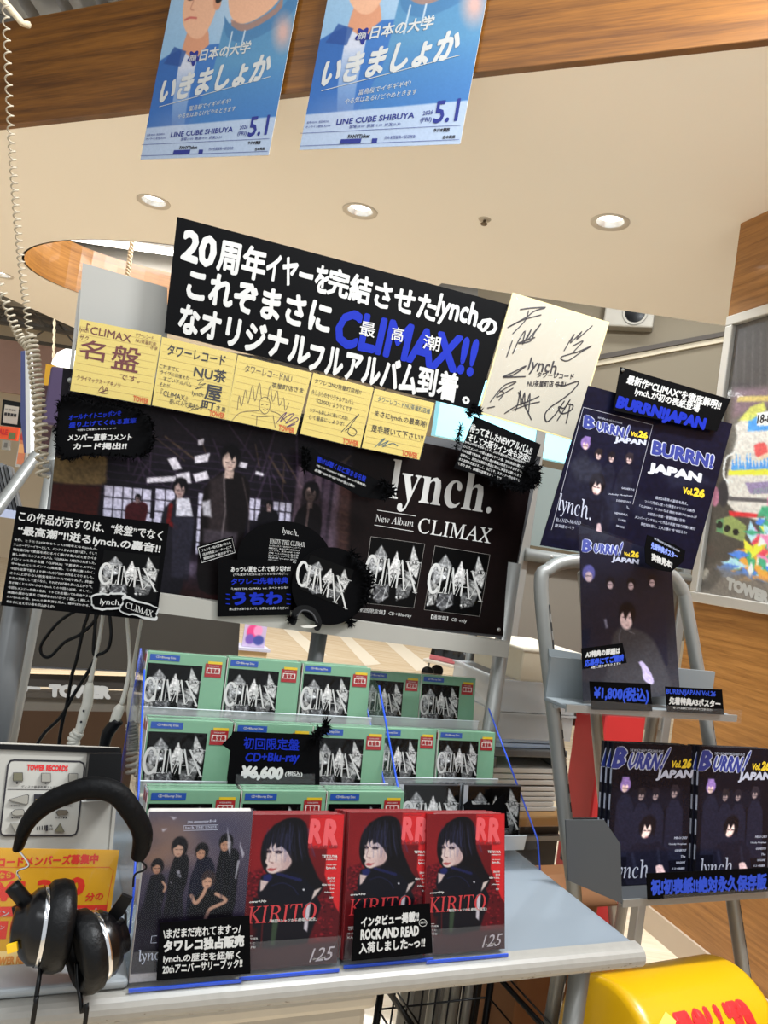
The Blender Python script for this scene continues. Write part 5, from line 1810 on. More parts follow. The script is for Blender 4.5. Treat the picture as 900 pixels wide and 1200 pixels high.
def disc_set():
    root = empty('disc_set', (0, 0, 0))
    mb = MB(); mb.box((0, 0, CH / 2), (CW, CT, CH), GREEN, None, 0.0006, 1)
    album(mb, SP, [(0.015, 0.17), (0.70, 0.17), (0.70, 0.955), (0.015, 0.955)], 0.0002, 56)
    flat(mb, SP, [(0.03, 0.035), (0.40, 0.035), (0.40, 0.125), (0.03, 0.125)], mat('blue_tab', (20, 62, 134), 0.4), 0.0003)
    ink(mb, SP, 'CD+Blu-ray Disc', (0.10, 0.058, 0.35, 0.058, 0.045), INK_W, 0.0006, lean=0, bold=.02, res=1)
    mb.build('sleeve', root)
    mb = MB()
    flat(mb, SP, [(0.735, 0.12), (0.95, 0.12), (0.95, 0.325), (0.735, 0.325)], mat('sticker_red', (132, 22, 26), 0.4), 0.0005)
    flat(mb, SP, [(0.765, 0.085), (0.95, 0.085), (0.95, 0.125), (0.765, 0.125)], mat('sticker_yellow', (186, 156, 28), 0.4), 0.0007)
    flat(mb, SP, [(0.755, 0.185), (0.93, 0.185), (0.93, 0.27), (0.755, 0.27)], PAPERW, 0.0007)
    ink(mb, SP, '高音楽', (0.765, 0.19, 0.92, 0.19, 0.075), mat('sticker_red', (132, 22, 26), 0.4), 0.001, lean=0, bold=.05, res=1)
    ink(mb, SP, '初回生産限定', (0.775, 0.145, 0.91, 0.145, 0.02), INK_W, 0.001, lean=0, res=1)
    mb.build('sticker', root)
    mb = MB()
    mb.box((-CW / 2 - 0.001, 0.001, CH / 2), (0.0012, CT + 0.001, CH * 0.98), PAPERW)
    mb.box((-CW / 2 - 0.0018, 0.001, CH - 0.012), (0.001, CT, 0.014), mat('sticker_red', (132, 22, 26), 0.4))
    mb.build('spine_strip', root)
    mb = MB()
    e = 0.0022
    nx, nz = 14, 12
    rs = np.random.RandomState(4)
    V = [((i / nx - 0.5) * (CW + 2 * e), -CT / 2 - 0.0018 - 0.0007 * rs.rand(), j / nz * (CH + e)) for j in range(nz + 1) for i in range(nx + 1)]
    mb.add(V, [(j * (nx + 1) + i, j * (nx + 1) + i + 1, (j + 1) * (nx + 1) + i + 1, (j + 1) * (nx + 1) + i) for j in range(nz) for i in range(nx)], WRAP, smooth=True)
    x, y0, y1, z = CW / 2 + e, -CT / 2 - 0.0018, CT / 2 + 0.001, CH + e
    mb.add([(-x, y0, z), (x, y0, z), (x, y1, z), (-x, y1, z), (x, y0, 0), (x, y1, 0), (-x, y0, 0), (-x, y1, 0)], [(0, 1, 2, 3), (1, 4, 5, 2), (0, 3, 7, 6)], WRAP)
    mb.build('plastic_wrap', root)
    return root


def plain_disc():
    root = empty('jewel_case', (0, 0, 0))
    mb = MB(); mb.box((0, 0.001, CH / 2), (CW - 0.004, 0.006, CH - 0.004), mat('tray_grey', (60, 60, 64), 0.4))
    album(mb, LSurf(UNITQ, CW, CH, -0.0026), [(0.10, 0.03), (0.98, 0.03), (0.98, 0.97), (0.10, 0.97)], 0.0, 56)
    mb.build('booklet', root)
    mb = MB(); mb.box((0, 0, CH / 2), (CW, 0.0105, CH), ACRYL, None, 0.0006, 1); mb.build('case', root)
    mb = MB(); mb.box((-CW / 2 + 0.0075, -0.0035, CH / 2), (0.010, 0.001, CH - 0.004), mat('hinge_strip', (150, 152, 156), 0.3)); mb.build('hinge', root)
    return root


def put(o, pl, pos):
    M = frame_of(pl)
    o.matrix_world = Matrix([[M[i][0], M[i][1], M[i][2], pos[i]] for i in range(3)] + [[0, 0, 0, 1]])
    return o


proto, used = disc_set(), [False]
protoJ, usedJ = plain_disc(), [False]


def get(p, u):
    if not u[0]:
        u[0] = True
        return p
    return copy_tree(p)


def acrylic_rack(name_label, rows, ncol, pitch, zt, base_q):
    """rows: planes of the tiers from the top; the rack stands on the table."""
    o = base_q
    root = empty('acrylic_rack', o, FM)
    L = lambda p: FM.T @ (np.asarray(p) - o)
    W = pitch * ncol
    tops = []
    for pl in rows:
        a = L(pl.p - pl.u * pitch * 0.5)
        # floor of the tier and its front lip
        lx0, lx1 = a[0] - 0.002, a[0] + W + 0.002
        y, z = a[1], a[2]
        mb = MB()
        mb.box(((lx0 + lx1) / 2, y + 0.022, z - 0.003), (lx1 - lx0, 0.075, 0.003), ACRYL)
        mb.box(((lx0 + lx1) / 2, y + 0.072, z + 0.05), (lx1 - lx0, 0.003, 0.10), ACRYL, [[1, 0, 0], [0, 1, .18], [0, -.18, 1]])
        t = mb.build('tier', root)
        mb = MB()
        mb.add([(lx0, y - 0.017, z - 0.004), (lx1, y - 0.017, z - 0.004), (lx1, y - 0.021, z + 0.026), (lx0, y - 0.021, z + 0.026)], [(0, 1, 2, 3)], TIER_LIP)
        mb.box(((lx0 + lx1) / 2, y - 0.021, z + 0.0265), (lx1 - lx0, 0.0016, 0.0012), mat('acrylic_edge_white', (222, 228, 232), 0.2))
        mb.build('front_lip', t)
        tops.append((y, z, lx0, lx1))
    for s in (0, 1):
        x = min(t[2] for t in tops) - 0.002 if s == 0 else max(t[3] for t in tops) + 0.002
        prof = [(tops[-1][0] - 0.075, 0.0), (tops[-1][0] - 0.055, max(tops[-1][1] - 0.03, 0.05))]
        prof += [(tops[0][0] - 0.02, tops[0][1] + zt), (tops[0][0] + 0.075, tops[0][1] + zt + 0.02), (tops[0][0] + 0.085, 0.0)]
        P = np.array([(x, y, z) for y, z in prof])
        mb = MB()
        mb.prism(P + [0.0015, 0, 0], P - [0.0015, 0, 0], ACRYL)
        sp = mb.build('side_panel', root)
        mb = MB()
        mb.tube(P[:3], 0.0018, BLUE_EDGE, 6)
        mb.tube(P[3:], 0.0016, BLUE_EDGE, 6)
        mb.build('blue_edge', sp)
    xa, xb = min(t[2] for t in tops) - 0.002, max(t[3] for t in tops) + 0.002
    mb = MB()
    mb.box(((xa + xb) / 2, (tops[-1][0] - 0.075 + tops[0][0] + 0.085) / 2, 0.0015), (xb - xa, tops[0][0] - tops[-1][0] + 0.16, 0.003), ACRYL)
    mb.build('base_plate', root)
    return tag(root, name_label, 'display rack')


TILT = 9
Lrows = [Plane(at_depth(210, 844, 1.40), A23, TILT), Plane(at_depth(213, 929, 1.30), A23, TILT), Plane(at_depth(217, 1019, 1.20), A23, TILT)]
Rrows = [Plane(at_depth(454, 851, 1.72), A23, TILT), Plane(at_depth(471, 922, 1.62), A23, TILT), Plane(at_depth(498, 992, 1.52), A23, TILT)]
words = ['top', 'middle', 'lowest']
cols = ['left', 'middle', 'right']
gapL, gapR = 0.146, 0.145
for r, pl in enumerate(Lrows):
    for c in range(3):
        pos = pl.p + pl.u * gapL * c
        extra = ['', ' behind the price sign', ''][c] if r == 1 else ''
        for dpt in range(3):
            o = get(proto, used)
            rs = np.random.RandomState(r * 10 + c * 3 + dpt)
            put(o, pl, pos + (-pl.n) * (0.0155 * dpt) + pl.u * ((rs.rand() - 0.5) * 0.004 + dpt * 0.0015) + pl.v * (0.0015 * dpt * rs.rand()))
            if dpt == 0:
                tag(o, 'green-sleeved disc set, %s row of wider rack, %s pile%s, front copy' % (words[r], cols[c], extra), 'disc set', 'green disc sets in the wider acrylic rack')
            else:
                tag(o, 'green-sleeved disc set in the wider rack, mostly hidden behind its front copy', 'disc set', 'hidden green disc sets in the wider rack')
for r, pl in enumerate(Rrows):
    for c in range(2):
        pos = pl.p + pl.u * gapR * c
        for dpt in range(3 if r < 2 else 2):
            rs = np.random.RandomState(100 + r * 10 + c * 3 + dpt)
            q = pos + (-pl.n) * (0.0155 * dpt) + pl.u * ((rs.rand() - 0.5) * 0.004)
            if r < 2:
                o = put(get(proto, used), pl, q)
                if dpt == 0:
                    tag(o, 'green-sleeved disc set in the %s row of the narrow rack, %s pile, front copy' % (words[r], ['left', 'right'][c]), 'disc set', 'green disc sets in the narrow acrylic rack')
                else:
                    tag(o, 'green-sleeved disc set in the narrow rack, mostly hidden behind its front copy', 'disc set', 'hidden green disc sets in the narrow rack')
            else:
                o = put(get(protoJ, usedJ), pl, q)
                if dpt == 0:
                    tag(o, 'clear jewel case disc, %s one in the lowest row of the narrow rack' % ['left', 'right'][c], 'disc', 'jewel case discs')
                else:
                    tag(o, 'clear jewel case disc hidden behind the front one in the narrow rack', 'disc', 'hidden jewel case discs')


def foot_of(pl):
    a = pl.p - pl.u * 0.075
    return np.array([a[0], a[1], TZ + 0.001])


acrylic_rack('wide clear acrylic rack of three tiers full of green disc sets, on the table', Lrows, 3, gapL, 0.09, foot_of(Lrows[1]))
acrylic_rack('narrow clear acrylic rack with bright blue edges at the right of the table', Rrows, 2, gapR, 0.07, foot_of(Rrows[1]))

# price sign in front of the middle row
k = K(260, 850, 6.43)
PS = Lrows[1].shifted(0.05)
P_ = [(80, 45), (735, 70), (735, 455), (40, 455), (62, 190), (0, 145), (70, 75)]
mb, sf, done = sheet('price_sign', PS, k.q(*P_), BLACK, 0, 0.0015, 'black price sign with blue and white figures clipped to the middle row of discs', 'price sign')
ink(mb, sf, '初回限定盤', k.b(165, 88, 584, 100, 92), INK_B, 0.002, bold=.02, jit=.02, lean=-.05)
ink(mb, sf, 'CD+Blu-ray', k.b(176, 204, 584, 204, 88), INK_B, 0.002, bold=.03, jit=.02, shear=.12, lean=-.05)
ink(mb, sf, '¥6,600', k.b(146, 300, 464, 312, 108), INK_W, 0.002, bold=.07, jit=.02, shear=.12, lean=-.05)
ink(mb, sf, '(税込)', k.b(474, 344, 606, 346, 44), INK_W, 0.002, bold=.025, jit=.02, lean=-.05)
ob = done()
b2 = MB(); fur(b2, sf, k.q((690, 90), (740, 40), (770, -10)), 140, 9, FUR, 0.002, 12, wpx=1.1); b2.build('fur_tuft', ob)['kind'] = 'stuff'
b2 = MB(); b2.add(sf.P(k.q((100, 366), (695, 362), (695, 458), (100, 460)), 0.004), [(0, 3, 2, 1)], ACRYL_LIP); b2.build('clip', ob)
# black paper tag with pointed ears in front of the jewel cases
k = K(440, 840, 4.286)
JS = Rrows[2].shifted(0.03)
mb, sf, done = sheet('pointed_sign', JS, k.q((440, 440), (478, 414), (486, 440), (590, 440), (604, 420), (654, 380), (648, 430), (668, 560), (455, 560)), BLACK, 0, 0.0015, 'black paper sign with pointed corners in front of the jewel cases', 'sign')
done()

# ================================================================ MAGAZINES ON THE TABLE
def booklet(name, w, h, t, canvas, quad, mname, spine_rgb, deco, nu=130, nv=190, sub='cover'):
    root = empty(name, (0, 0, 0))
    mb = MB(); mb.box((0.0006, 0, h / 2), (w - 0.0024, t - 0.0012, h - 0.002), PAGES); mb.build('page_block', root)
    mb = MB()
    sf = LSurf(quad, w, h, -t / 2)
    sm = mat(name + '_spine_' + mname, spine_rgb, 0.4)
    mb.box((0, -t / 2 + 0.0003, h / 2), (w, 0.0005, h), sm)
    mb.box((0, t / 2 - 0.0003, h / 2), (w, 0.0005, h), sm)
    mb.grid(sf, quad, canvas.sample(quad, nu, nv), MATS[mname], 0.0001)
    deco(mb, sf)
    c = mb.build('cover', root)
    mb = MB(); mb.box((-w / 2, 0, h / 2), (0.0006, t, h), sm); mb.build('spine', root)
    return root


# cover: dark-haired person against red, gloved hands at the chin
RQ = [(295, 952), (400.7, 951), (409.5, 1132), (297.5, 1143)]
k = K(280, 940, 5.714)
cv = Canvas(285, 940, 420, 1150, 2.2, (126, 26, 32))
cv.grad((150, 32, 38), (84, 16, 22), 80)
cv.ell(*k(170, 380), 22, 30, (170, 40, 44), 0.5, soft=.6)
cv.poly(k.q((85, 470), (160, 450), (200, 430), (210, 560), (150, 640), (90, 660)), (112, 18, 30), 1, 1.5)
cv.poly(k.q((560, 560), (680, 620), (720, 760), (720, 960), (540, 960), (520, 700)), (104, 20, 30), 1, 1.5)
rs = np.random.RandomState(2)
for i in range(150):
    p = np.array(k(90 + rs.rand() * 120, 460 + rs.rand() * 180)) if i % 2 else np.array(k(560 + rs.rand() * 130, 640 + rs.rand() * 300))
    cv.ell(p[0], p[1], 0.8 + rs.rand(), 0.6 + rs.rand(), (176, 40, 54) if rs.rand() < .5 else (60, 8, 18), 0.6, soft=.5)
# right-hand red panel of the cover
cv.poly(k.q((470, 70), (690, 65), (700, 300), (720, 740), (690, 700), (600, 480), (600, 300), (470, 300)), (226, 52, 56), 1, 0.8)
# hair mass, face, gloves, coat
cv.poly(k.q((240, 140), (320, 95), (400, 95), (450, 140), (470, 230), (480, 330), (520, 420), (560, 500), (600, 560), (560, 640), (470, 600), (380, 560), (320, 520), (260, 500), (210, 460), (180, 400), (170, 320), (185, 220)), (15, 12, 18), 1, 1, sm=3)
cv.poly(k.q((222, 260), (236, 240), (300, 270), (340, 320), (376, 390), (350, 440), (300, 462), (255, 478), (226, 462), (216, 440), (222, 420), (205, 395), (212, 370), (206, 330)), (236, 214, 208), 1, 0.7, sm=4)
cv.poly(k.q((330, 320), (376, 390), (352, 440), (300, 462), (330, 420), (340, 370)), (204, 172, 170), 0.6, 2, sm=2)
cv.poly(k.q((205, 300), (215, 250), (250, 190), (330, 200), (400, 300), (390, 400), (340, 320), (300, 285), (270, 300), (262, 262), (240, 300), (236, 262), (220, 310)), (17, 14, 22), 1, 0.6)
cv.line(k.q((206, 318), (232, 322)), 1.1, (40, 26, 34), 0.9); cv.ell(*k(219, 324), 2.0, 1.1, (34, 22, 30), .95)
cv.line(k.q((266, 322), (304, 322)), 1.1, (40, 26, 34), 0.9); cv.ell(*k(286, 326), 2.6, 1.2, (34, 22, 30), .95)
for ex, ey, ew in ((222, 326, 15), (286, 330, 24)):
    cv.poly(k.q((ex - ew, ey + 2), (ex - ew * .3, ey - 8), (ex + ew * .6, ey - 6), (ex + ew, ey + 3), (ex + ew * .3, ey + 8), (ex - ew * .5, ey + 7)), (44, 26, 36), .95, .5, sm=3)
    cv.ell(*k(ex, ey), 1.0, 1.0, (150, 140, 150), .8)
    cv.line(k.q((ex - ew * 1.2, ey - 6), (ex, ey - 13), (ex + ew * 1.2, ey - 4)), 0.8, (70, 44, 54), .8, sm=3)
cv.line(k.q((240, 330), (228, 385), (240, 396), (256, 396)), 0.7, (150, 112, 110), 0.8, sm=3)
cv.line(k.q((244, 400), (258, 402)), 0.9, (110, 70, 74), 0.7)
cv.poly(k.q((220, 446), (240, 436), (262, 440), (286, 436), (264, 456), (240, 458)), (190, 96, 100), 1, 0.5, sm=2)
cv.ell(*k(262, 418), 4.5, 3.0, (226, 176, 172), .35, soft=.8)
cv.ell(*k(330, 400), 5, 9, (190, 158, 158), .5, 20, soft=.8)
cv.poly(k.q((205, 300), (214, 330), (206, 372), (198, 340)), (17, 14, 22), .8, 1)
for i in range(40):
    x = 240 + rs.rand() * 240
    y = 120 + rs.rand() * 90
    cv.line(k.q((x, y), (x + (x - 330) * .16, y + 90), (x + (x - 330) * .34 + 10, y + 190)), 0.6, (92, 98, 150), 0.28, .5, sm=3)
for i in range(24):
    x = 200 + rs.rand() * 230
    cv.line(k.q((x, 140 + rs.rand() * 60), (x - 20 + rs.rand() * 20, 230 + rs.rand() * 60), (x - 30 + rs.rand() * 50, 320)), 0.5, (70, 74, 120), 0.35, .4)
cv.poly(k.q((190, 490), (230, 474), (300, 480), (380, 462), (450, 490), (520, 560), (560, 620), (480, 700), (360, 690), (240, 660), (180, 640), (176, 560)), (14, 14, 28), 1, 0.9, sm=3)
cv.poly(k.q((200, 490), (240, 476), (262, 500), (240, 530), (206, 528)), (40, 44, 104), 1, 0.9, sm=2)
for i in range(6):
    x = 300 + i * 28
    cv.ell(*k(x, 478 + i * 8), 3.2, 2.0, (36, 40, 92), 0.9, 20)
cv.line(k.q((260, 560), (330, 540), (400, 570), (440, 620)), 1.2, (44, 48, 96), .6, sm=3)
cv.poly(k.q((186, 520), (240, 530), (206, 590), (190, 600)), (222, 200, 196), 1, 0.7)
cv.poly(k.q((150, 640), (240, 660), (480, 700), (560, 620), (600, 700), (530, 960), (300, 1000), (170, 990), (160, 800)), (20, 16, 26), 1, 1)
cv.poly(k.q((545, 590), (590, 570), (560, 620), (530, 660)), (226, 210, 204), 1, 0.6)
cv.poly(k.q((500, 690), (530, 670), (524, 880), (500, 860)), (214, 206, 214), 1, 0.7)
cv.poly(k.q((290, 800), (330, 780), (320, 980), (290, 970)), (70, 90, 66), 0.9, 1)
cv.poly(k.q((90, 840), (190, 860), (180, 1010), (100, 1010)), (96, 18, 24), 0.8, 3)
cv.line(k.q((225, 800), (232, 1000)), 1.5, (130, 30, 34), .8, .8)
cv.ell(*k(474, 586), 1.2, 1.2, (220, 220, 226))
cv.poly(k.q((100, 1012), (740, 940), (740, 1180), (100, 1180)), (52, 34, 48), 0.55, 2)
cv.noise(0.12, 0.7, 6)
cv.a = np.clip((cv.a / 255.0) ** 1.15 * 180, 0, 255)
PINKR = mat('cover_red_type', (178, 66, 70), 0.4)


def deco_rr(mb, sf):
    ink(mb, sf, 'R', k.b(474, 96, 560, 96, 172), PINKR, 0.0005, bold=.055, lean=-.02); ink(mb, sf, 'R', k.b(570, 96, 668, 96, 196), PINKR, 0.0005, bold=.055, lean=-.02)
    ink(mb, sf, 'ROCK AND READ', k.b(474, 278, 668, 276, 20), mat('cover_dark_red', (110, 16, 22), 0.4), 0.0008, bold=.05, lean=0, res=1)
    ink(mb, sf, 'ロックアンドリード', k.b(474, 78, 602, 78, 12), INK_K, 0.0005, bold=.02, lean=0, res=1)
    ink(mb, sf, 'KIRITO', k.b(126, 704, 572, 672, 124), mat('cover_title_red', (150, 34, 38), 0.4), 0.0006, italic=True, bold=.0, lean=-.02)
    ink(mb, sf, 'cover+30p', k.b(126, 664, 238, 656, 22), INK_W, 0.0005, bold=.03, shear=.2, lean=0, res=1)
    ink(mb, sf, '「毎回Tシャツから絶唱の誕生」', k.b(270, 794, 580, 776, 24), INK_W, 0.0009, bold=.01, lean=0, res=1)
    for s, y, h, x0 in (('TETSUYA', 344, 20, 570), ('PIERROT', 372, 9, 600), ('lynch.', 424, 22, 606), ('DIR EN GREY', 410, 7, 606), ('SHOW', 498, 16, 620), ('DUI', 520, 14, 640), ('NEiN ≒ IDOL', 545, 13, 590), ('Leo', 570, 13, 646), ('Johnson', 596, 13, 610), ('CHOP', 632, 13, 644)):
        ink(mb, sf, s, k.b(x0, y, 672, y, h), INK_W, 0.0006, bold=.03, lean=0, res=1)
    for s, y in (('CIPHER', 922), ('ゆうと', 954), ('KAMI', 984)):
        ink(mb, sf, s, k.b(126, y, 170 + len(s) * 6, y - 2, 14), INK_W, 0.0005, lean=0, res=1)
    stroke(mb, sf, k.q((126, 912), (170, 910)), 0.5, INK_W, 0.0005)
    ink(mb, sf, '125', k.b(566, 996, 716, 976, 96), mat('number_grey', (140, 132, 136), 0.5), 0.0006, shear=.18, lean=-.1)
    ink(mb, sf, 'since 2005', k.b(580, 1060, 660, 1050, 14), PAPERW, 0.0008, lean=0, res=1)


MW, MH, MT = 0.139, 0.194, 0.011
rr = booklet('rock_magazine', MW, MH, MT, cv, RQ, 'printed_gloss', (120, 24, 30), deco_rr)
# anniversary book: five people in black before a cloudy sky
BQ = [(170, 954), (283.5, 954), (293, 1144), (153.6, 1154)]
k = K(150, 945, 5.58)
cv = Canvas(148, 945, 300, 1160, 2.2).grad((120, 112, 124), (40, 32, 60), 85)
for x, y, rx, ry, c, a in ((180, 140, 20, 8, (150, 120, 108), .6), (330, 180, 26, 12, (150, 128, 120), .6), (480, 240, 30, 10, (96, 92, 112), .6), (260, 260, 26, 14, (164, 132, 112), .7), (150, 330, 20, 10, (176, 140, 116), .7), (560, 140, 24, 10, (86, 84, 108), .7), (420, 330, 24, 12, (140, 122, 124), .5)):
    cv.ell(*k(x, y), rx, ry, c, a, soft=.8)
def fig2(hx, hy, r, body, coat, face=(196, 154, 130), hairc=(18, 14, 18)):
    cv.poly(k.q(*body), coat, 1, 0.6, sm=2)
    x, y = k(hx, hy)
    r = r / 5.58
    cv.ell(x, y - r * .1, r * 1.05, r * 1.25, hairc)
    cv.ell(x - r * .15, y + r * .25, r * .68, r * .95, face)
    cv.poly([(x - r, y + r * .1), (x - r * .7, y - r), (x + r * .5, y - r * 1.1), (x + r, y), (x + r * .9, y + r * .8), (x + r * .4, y - r * .2), (x - r * .2, y - r * .35), (x - r * .6, y)], hairc, 1, .4)
    cv.line([(x - r * .5, y + r * .25), (x - r * .2, y + r * .25)], .6, (40, 26, 26), .8); cv.line([(x + r * .1, y + r * .25), (x + r * .4, y + r * .25)], .6, (40, 26, 26), .8)
    cv.line([(x - r * .3, y + r * .8), (x + r * .1, y + r * .8)], .6, (120, 66, 62), .8)
fig2(600, 235, 42, [(570, 270), (640, 265), (690, 300), (700, 500), (690, 700), (560, 700), (555, 420)], (16, 15, 22))
fig2(452, 285, 40, [(430, 320), (490, 315), (540, 370), (560, 560), (530, 740), (390, 740), (390, 480), (410, 390)], (24, 24, 48))
fig2(310, 260, 48, [(285, 310), (340, 300), (375, 330), (370, 480), (350, 560), (360, 745), (235, 745), (245, 560), (250, 450), (265, 370)], (20, 18, 24), (206, 170, 150))
fig2(178, 375, 38, [(140, 430), (200, 415), (230, 450), (232, 560), (215, 640), (220, 770), (60, 770), (100, 600), (120, 500)], (18, 16, 26))
cv.poly(k.q((460, 540), (540, 520), (600, 560), (660, 640), (700, 700), (690, 760), (430, 760), (400, 620)), (16, 14, 18), 1, .8, sm=2)
fig2(510, 460, 46, [(470, 520), (540, 520), (590, 560), (600, 700), (450, 700), (450, 600)], (16, 14, 18), (214, 172, 148), (70, 56, 56))
for pts, w in (([(410, 560), (440, 610), (480, 560), (500, 510)], 4.2), ([(570, 550), (640, 590), (600, 620), (540, 650), (515, 710)], 4.2), ([(215, 470), (236, 500), (226, 530)], 2.6)):
    cv.line(k.q(*pts), w, (206, 166, 144), 1, .6, sm=3)
cv.poly(k.q((50, 640), (800, 720), (800, 1110), (20, 1165)), (26, 16, 36), 0.75, 8)
cv.poly(k.q((20, 1100), (800, 1055), (800, 1120), (18, 1170)), (205, 200, 200), 1, .8)
for pts in ([(300, 400), (320, 396), (326, 420), (306, 424)], [(300, 430), (330, 424), (334, 446)], [(262, 470), (276, 470), (274, 486)], [(200, 590), (212, 592), (210, 604)], [(596, 140), (610, 180), (632, 230), (634, 320), (612, 260)], [(686, 230), (724, 300), (716, 330), (690, 260)], [(240, 80), (284, 84), (262, 100)], [(190, 150), (226, 148), (200, 168)], [(684, 340), (700, 340), (690, 460), (680, 450)]):
    cv.poly(k.q(*pts), (214, 212, 222), .75, .6)
for pts in ([(120, 470), (110, 560), (96, 700)], [(180, 470), (176, 600), (190, 740)], [(300, 480), (290, 600), (280, 730)], [(340, 500), (336, 620), (345, 730)], [(600, 330), (594, 460), (610, 600)], [(650, 320), (660, 460), (656, 640)], [(430, 380), (420, 470), (410, 620)], [(500, 360), (520, 430)]):
    cv.line(k.q(*pts), 2.2, (58, 54, 72), .5, 1.2, sm=3)
cv.noise(0.14, 0.8, 9)
cv.a = np.clip((cv.a / 255.0) ** 1.25 * 185, 0, 255)


def deco_band(mb, sf):
    ink(mb, sf, '20th Anniversary Book', k.b(346, 104, 524, 96, 20), PALE, 0.0005, shear=.2, lean=0, res=1)
    fr = k.q((328, 132), (540, 128), (540, 156), (328, 160))
    stroke(mb, sf, fr + fr[:1], 0.35, PALE, 0.0005, smooth=False)
    ink(mb, sf, 'lynch. THE UNITE', k.b(336, 136, 532, 132, 18), PALE, 0.0005, italic=True, lean=0, res=1)
    ink(mb, sf, 'lynch.', k.b(78, 920, 300, 905, 112), PALE, 0.0005, italic=True, bold=.004, lean=0)
    stroke(mb, sf, k.q((196, 826), (162, 828), (158, 876), (196, 874)), 0.7, PALE, 0.0005, smooth=False)


bb = booklet('anniversary_book', 0.140, 0.200, 0.012, cv, BQ, 'printed_gloss', (196, 192, 188), deco_band)
mb = MB()
rs = np.random.RandomState(14)
V = [((i / 12 - .5) * 0.143, -0.0078 - 0.0008 * rs.rand(), j / 16 * 0.202) for j in range(17) for i in range(13)]
mb.add(V, [(j * 13 + i, j * 13 + i + 1, (j + 1) * 13 + i + 1, (j + 1) * 13 + i) for j in range(16) for i in range(12)], BOOKWRAP, smooth=True)
mb.build('plastic_wrap', bb)

MPL = Plane(on_z(340, 1138, TZ + 0.006) + FV * 0.012, A23, 15)
def holder(pl, pos, w, lab, lip=0.045, depth=0.06):
    """clear stand under a pile of magazines, standing on the table"""
    o = np.array([pos[0], pos[1], TZ + 0.0005])
    root = empty('magazine_stand', o, FM)
    mb = MB()
    mb.box((0, 0.022, 0.002), (w, depth + 0.03, 0.003), ACRYL)
    bt = math.tan(math.radians(15))
    P = [np.array((sx * w / 2, 0.046 + bt * z, z)) for sx, z in ((-1, 0.003), (1, 0.003), (1, 0.13), (-1, 0.13))]
    mb.prism(P, [p + [0, 0.002, 0] for p in P], ACRYL)
    mb.build('back_rest', root)
    mb = MB()
    P = [np.array((sx * w / 2, -0.0135 + bt * z * 0.6, z)) for sx, z in ((-1, 0.002), (1, 0.002), (1, lip), (-1, lip))]
    mb.add(P, [(0, 1, 2, 3)], ACRYL_LIP)
    mb.build('front_lip', root)
    mb = MB(); mb.box((0, -0.0145, 0.0025), (w, 0.002, 0.004), BLUE_EDGE); mb.build('blue_edge', root)
    return tag(root, lab, 'stand', 'clear magazine stands along the front of the table')


xs_m = [0.0, 0.150, 0.276]
for c in range(3):
    base = MPL.p + MPL.u * xs_m[c] + FV * (0.006 if c == 1 else 0.0)
    for dpt in range(4):
        o = rr if (c == 0 and dpt == 0) else copy_tree(rr)
        put(o, MPL, base - MPL.n * (0.0118 * dpt) + MPL.u * (0.0018 * (-1) ** dpt * dpt * 0.5 - 0.0012 * dpt))
        if dpt == 0:
            tag(o, ['red magazine with a dark-haired person, leftmost front copy of three', 'red magazine with a dark-haired person, middle copy behind the small black sign', 'red magazine with a dark-haired person, rightmost front copy of three'][c], 'magazine', 'red magazines along the front of the table')
        else:
            tag(o, 'red magazine hidden behind the front copy of its pile, only its edges showing', 'magazine', 'hidden red magazines')
    holder(MPL, base, 0.141 if c < 2 else 0.14, ['clear stand under the leftmost pile of red magazines', 'clear stand under the middle pile of red magazines', 'clear stand under the rightmost pile of red magazines'][c])
bbase = on_z(219, 1152, TZ + 0.006) + FV * 0.014
for dpt in range(3):
    o = bb if dpt == 0 else copy_tree(bb)
    put(o, MPL, bbase - MPL.n * (0.0128 * dpt) + MPL.u * 0.003 * dpt)
    tag(o, 'dark book with five people in black under a cloudy sky, front copy' if dpt == 0 else 'dark anniversary book hidden behind its front copy, only its edges showing', 'book', 'anniversary books' if dpt == 0 else 'hidden anniversary books')
holder(MPL, bbase, 0.142, 'clear stand under the dark book with five people')
# handwritten cards in front of the magazines
SG = Plane(bbase, A23, 13).shifted(0.016)
k = K(150, 945, 5.58)
mb, sf, done = sheet('book_sign', SG, k.q((210, 760), (795, 712), (800, 1090), (185, 1138)), BLACK, 0, 0.0012, 'black card with four white handwritten lines in front of the dark book', 'sign')
D = dict(jit=.015, lean=-.03)
ink(mb, sf, '\\まだまだ売れてますっ/', k.b(230, 800, 738, 764, 66), INK_W, 0.0016, bold=.03, **D)
ink(mb, sf, 'タワレコ独占販売', k.b(232, 872, 760, 834, 84), INK_W, 0.0016, bold=.06, **D)
ink(mb, sf, 'lynch.の歴史を紐解く', k.b(230, 968, 734, 940, 62), INK_W, 0.0016, bold=.03, **D)
ink(mb, sf, '20thアニバーサリーブック!!', k.b(226, 1032, 748, 988, 64), INK_W, 0.0016, bold=.03, **D)
done()
SG2 = Plane(MPL.p + MPL.u * xs_m[1], A23, 13).shifted(0.017)
k = K(390, 920, 3.6)
mb, sf, done = sheet('interview_sign', SG2, k.q((92, 520), (408, 498), (420, 708), (78, 742)), BLACK, 0, 0.0012, 'black card with three white handwritten lines in front of the middle red magazine', 'sign')
ink(mb, sf, 'インタビュー掲載!!', k.b(118, 556, 362, 530, 46), INK_W, 0.0016, bold=.045, **D)
ink(mb, sf, 'ROCK AND READ', k.b(116, 608, 362, 590, 46), INK_W, 0.0016, bold=.05, **D)
ink(mb, sf, '入荷しました~っ!!', k.b(110, 664, 388, 636, 48), INK_W, 0.0016, bold=.04, **D)
t = np.linspace(0, 2 * np.pi, 20)
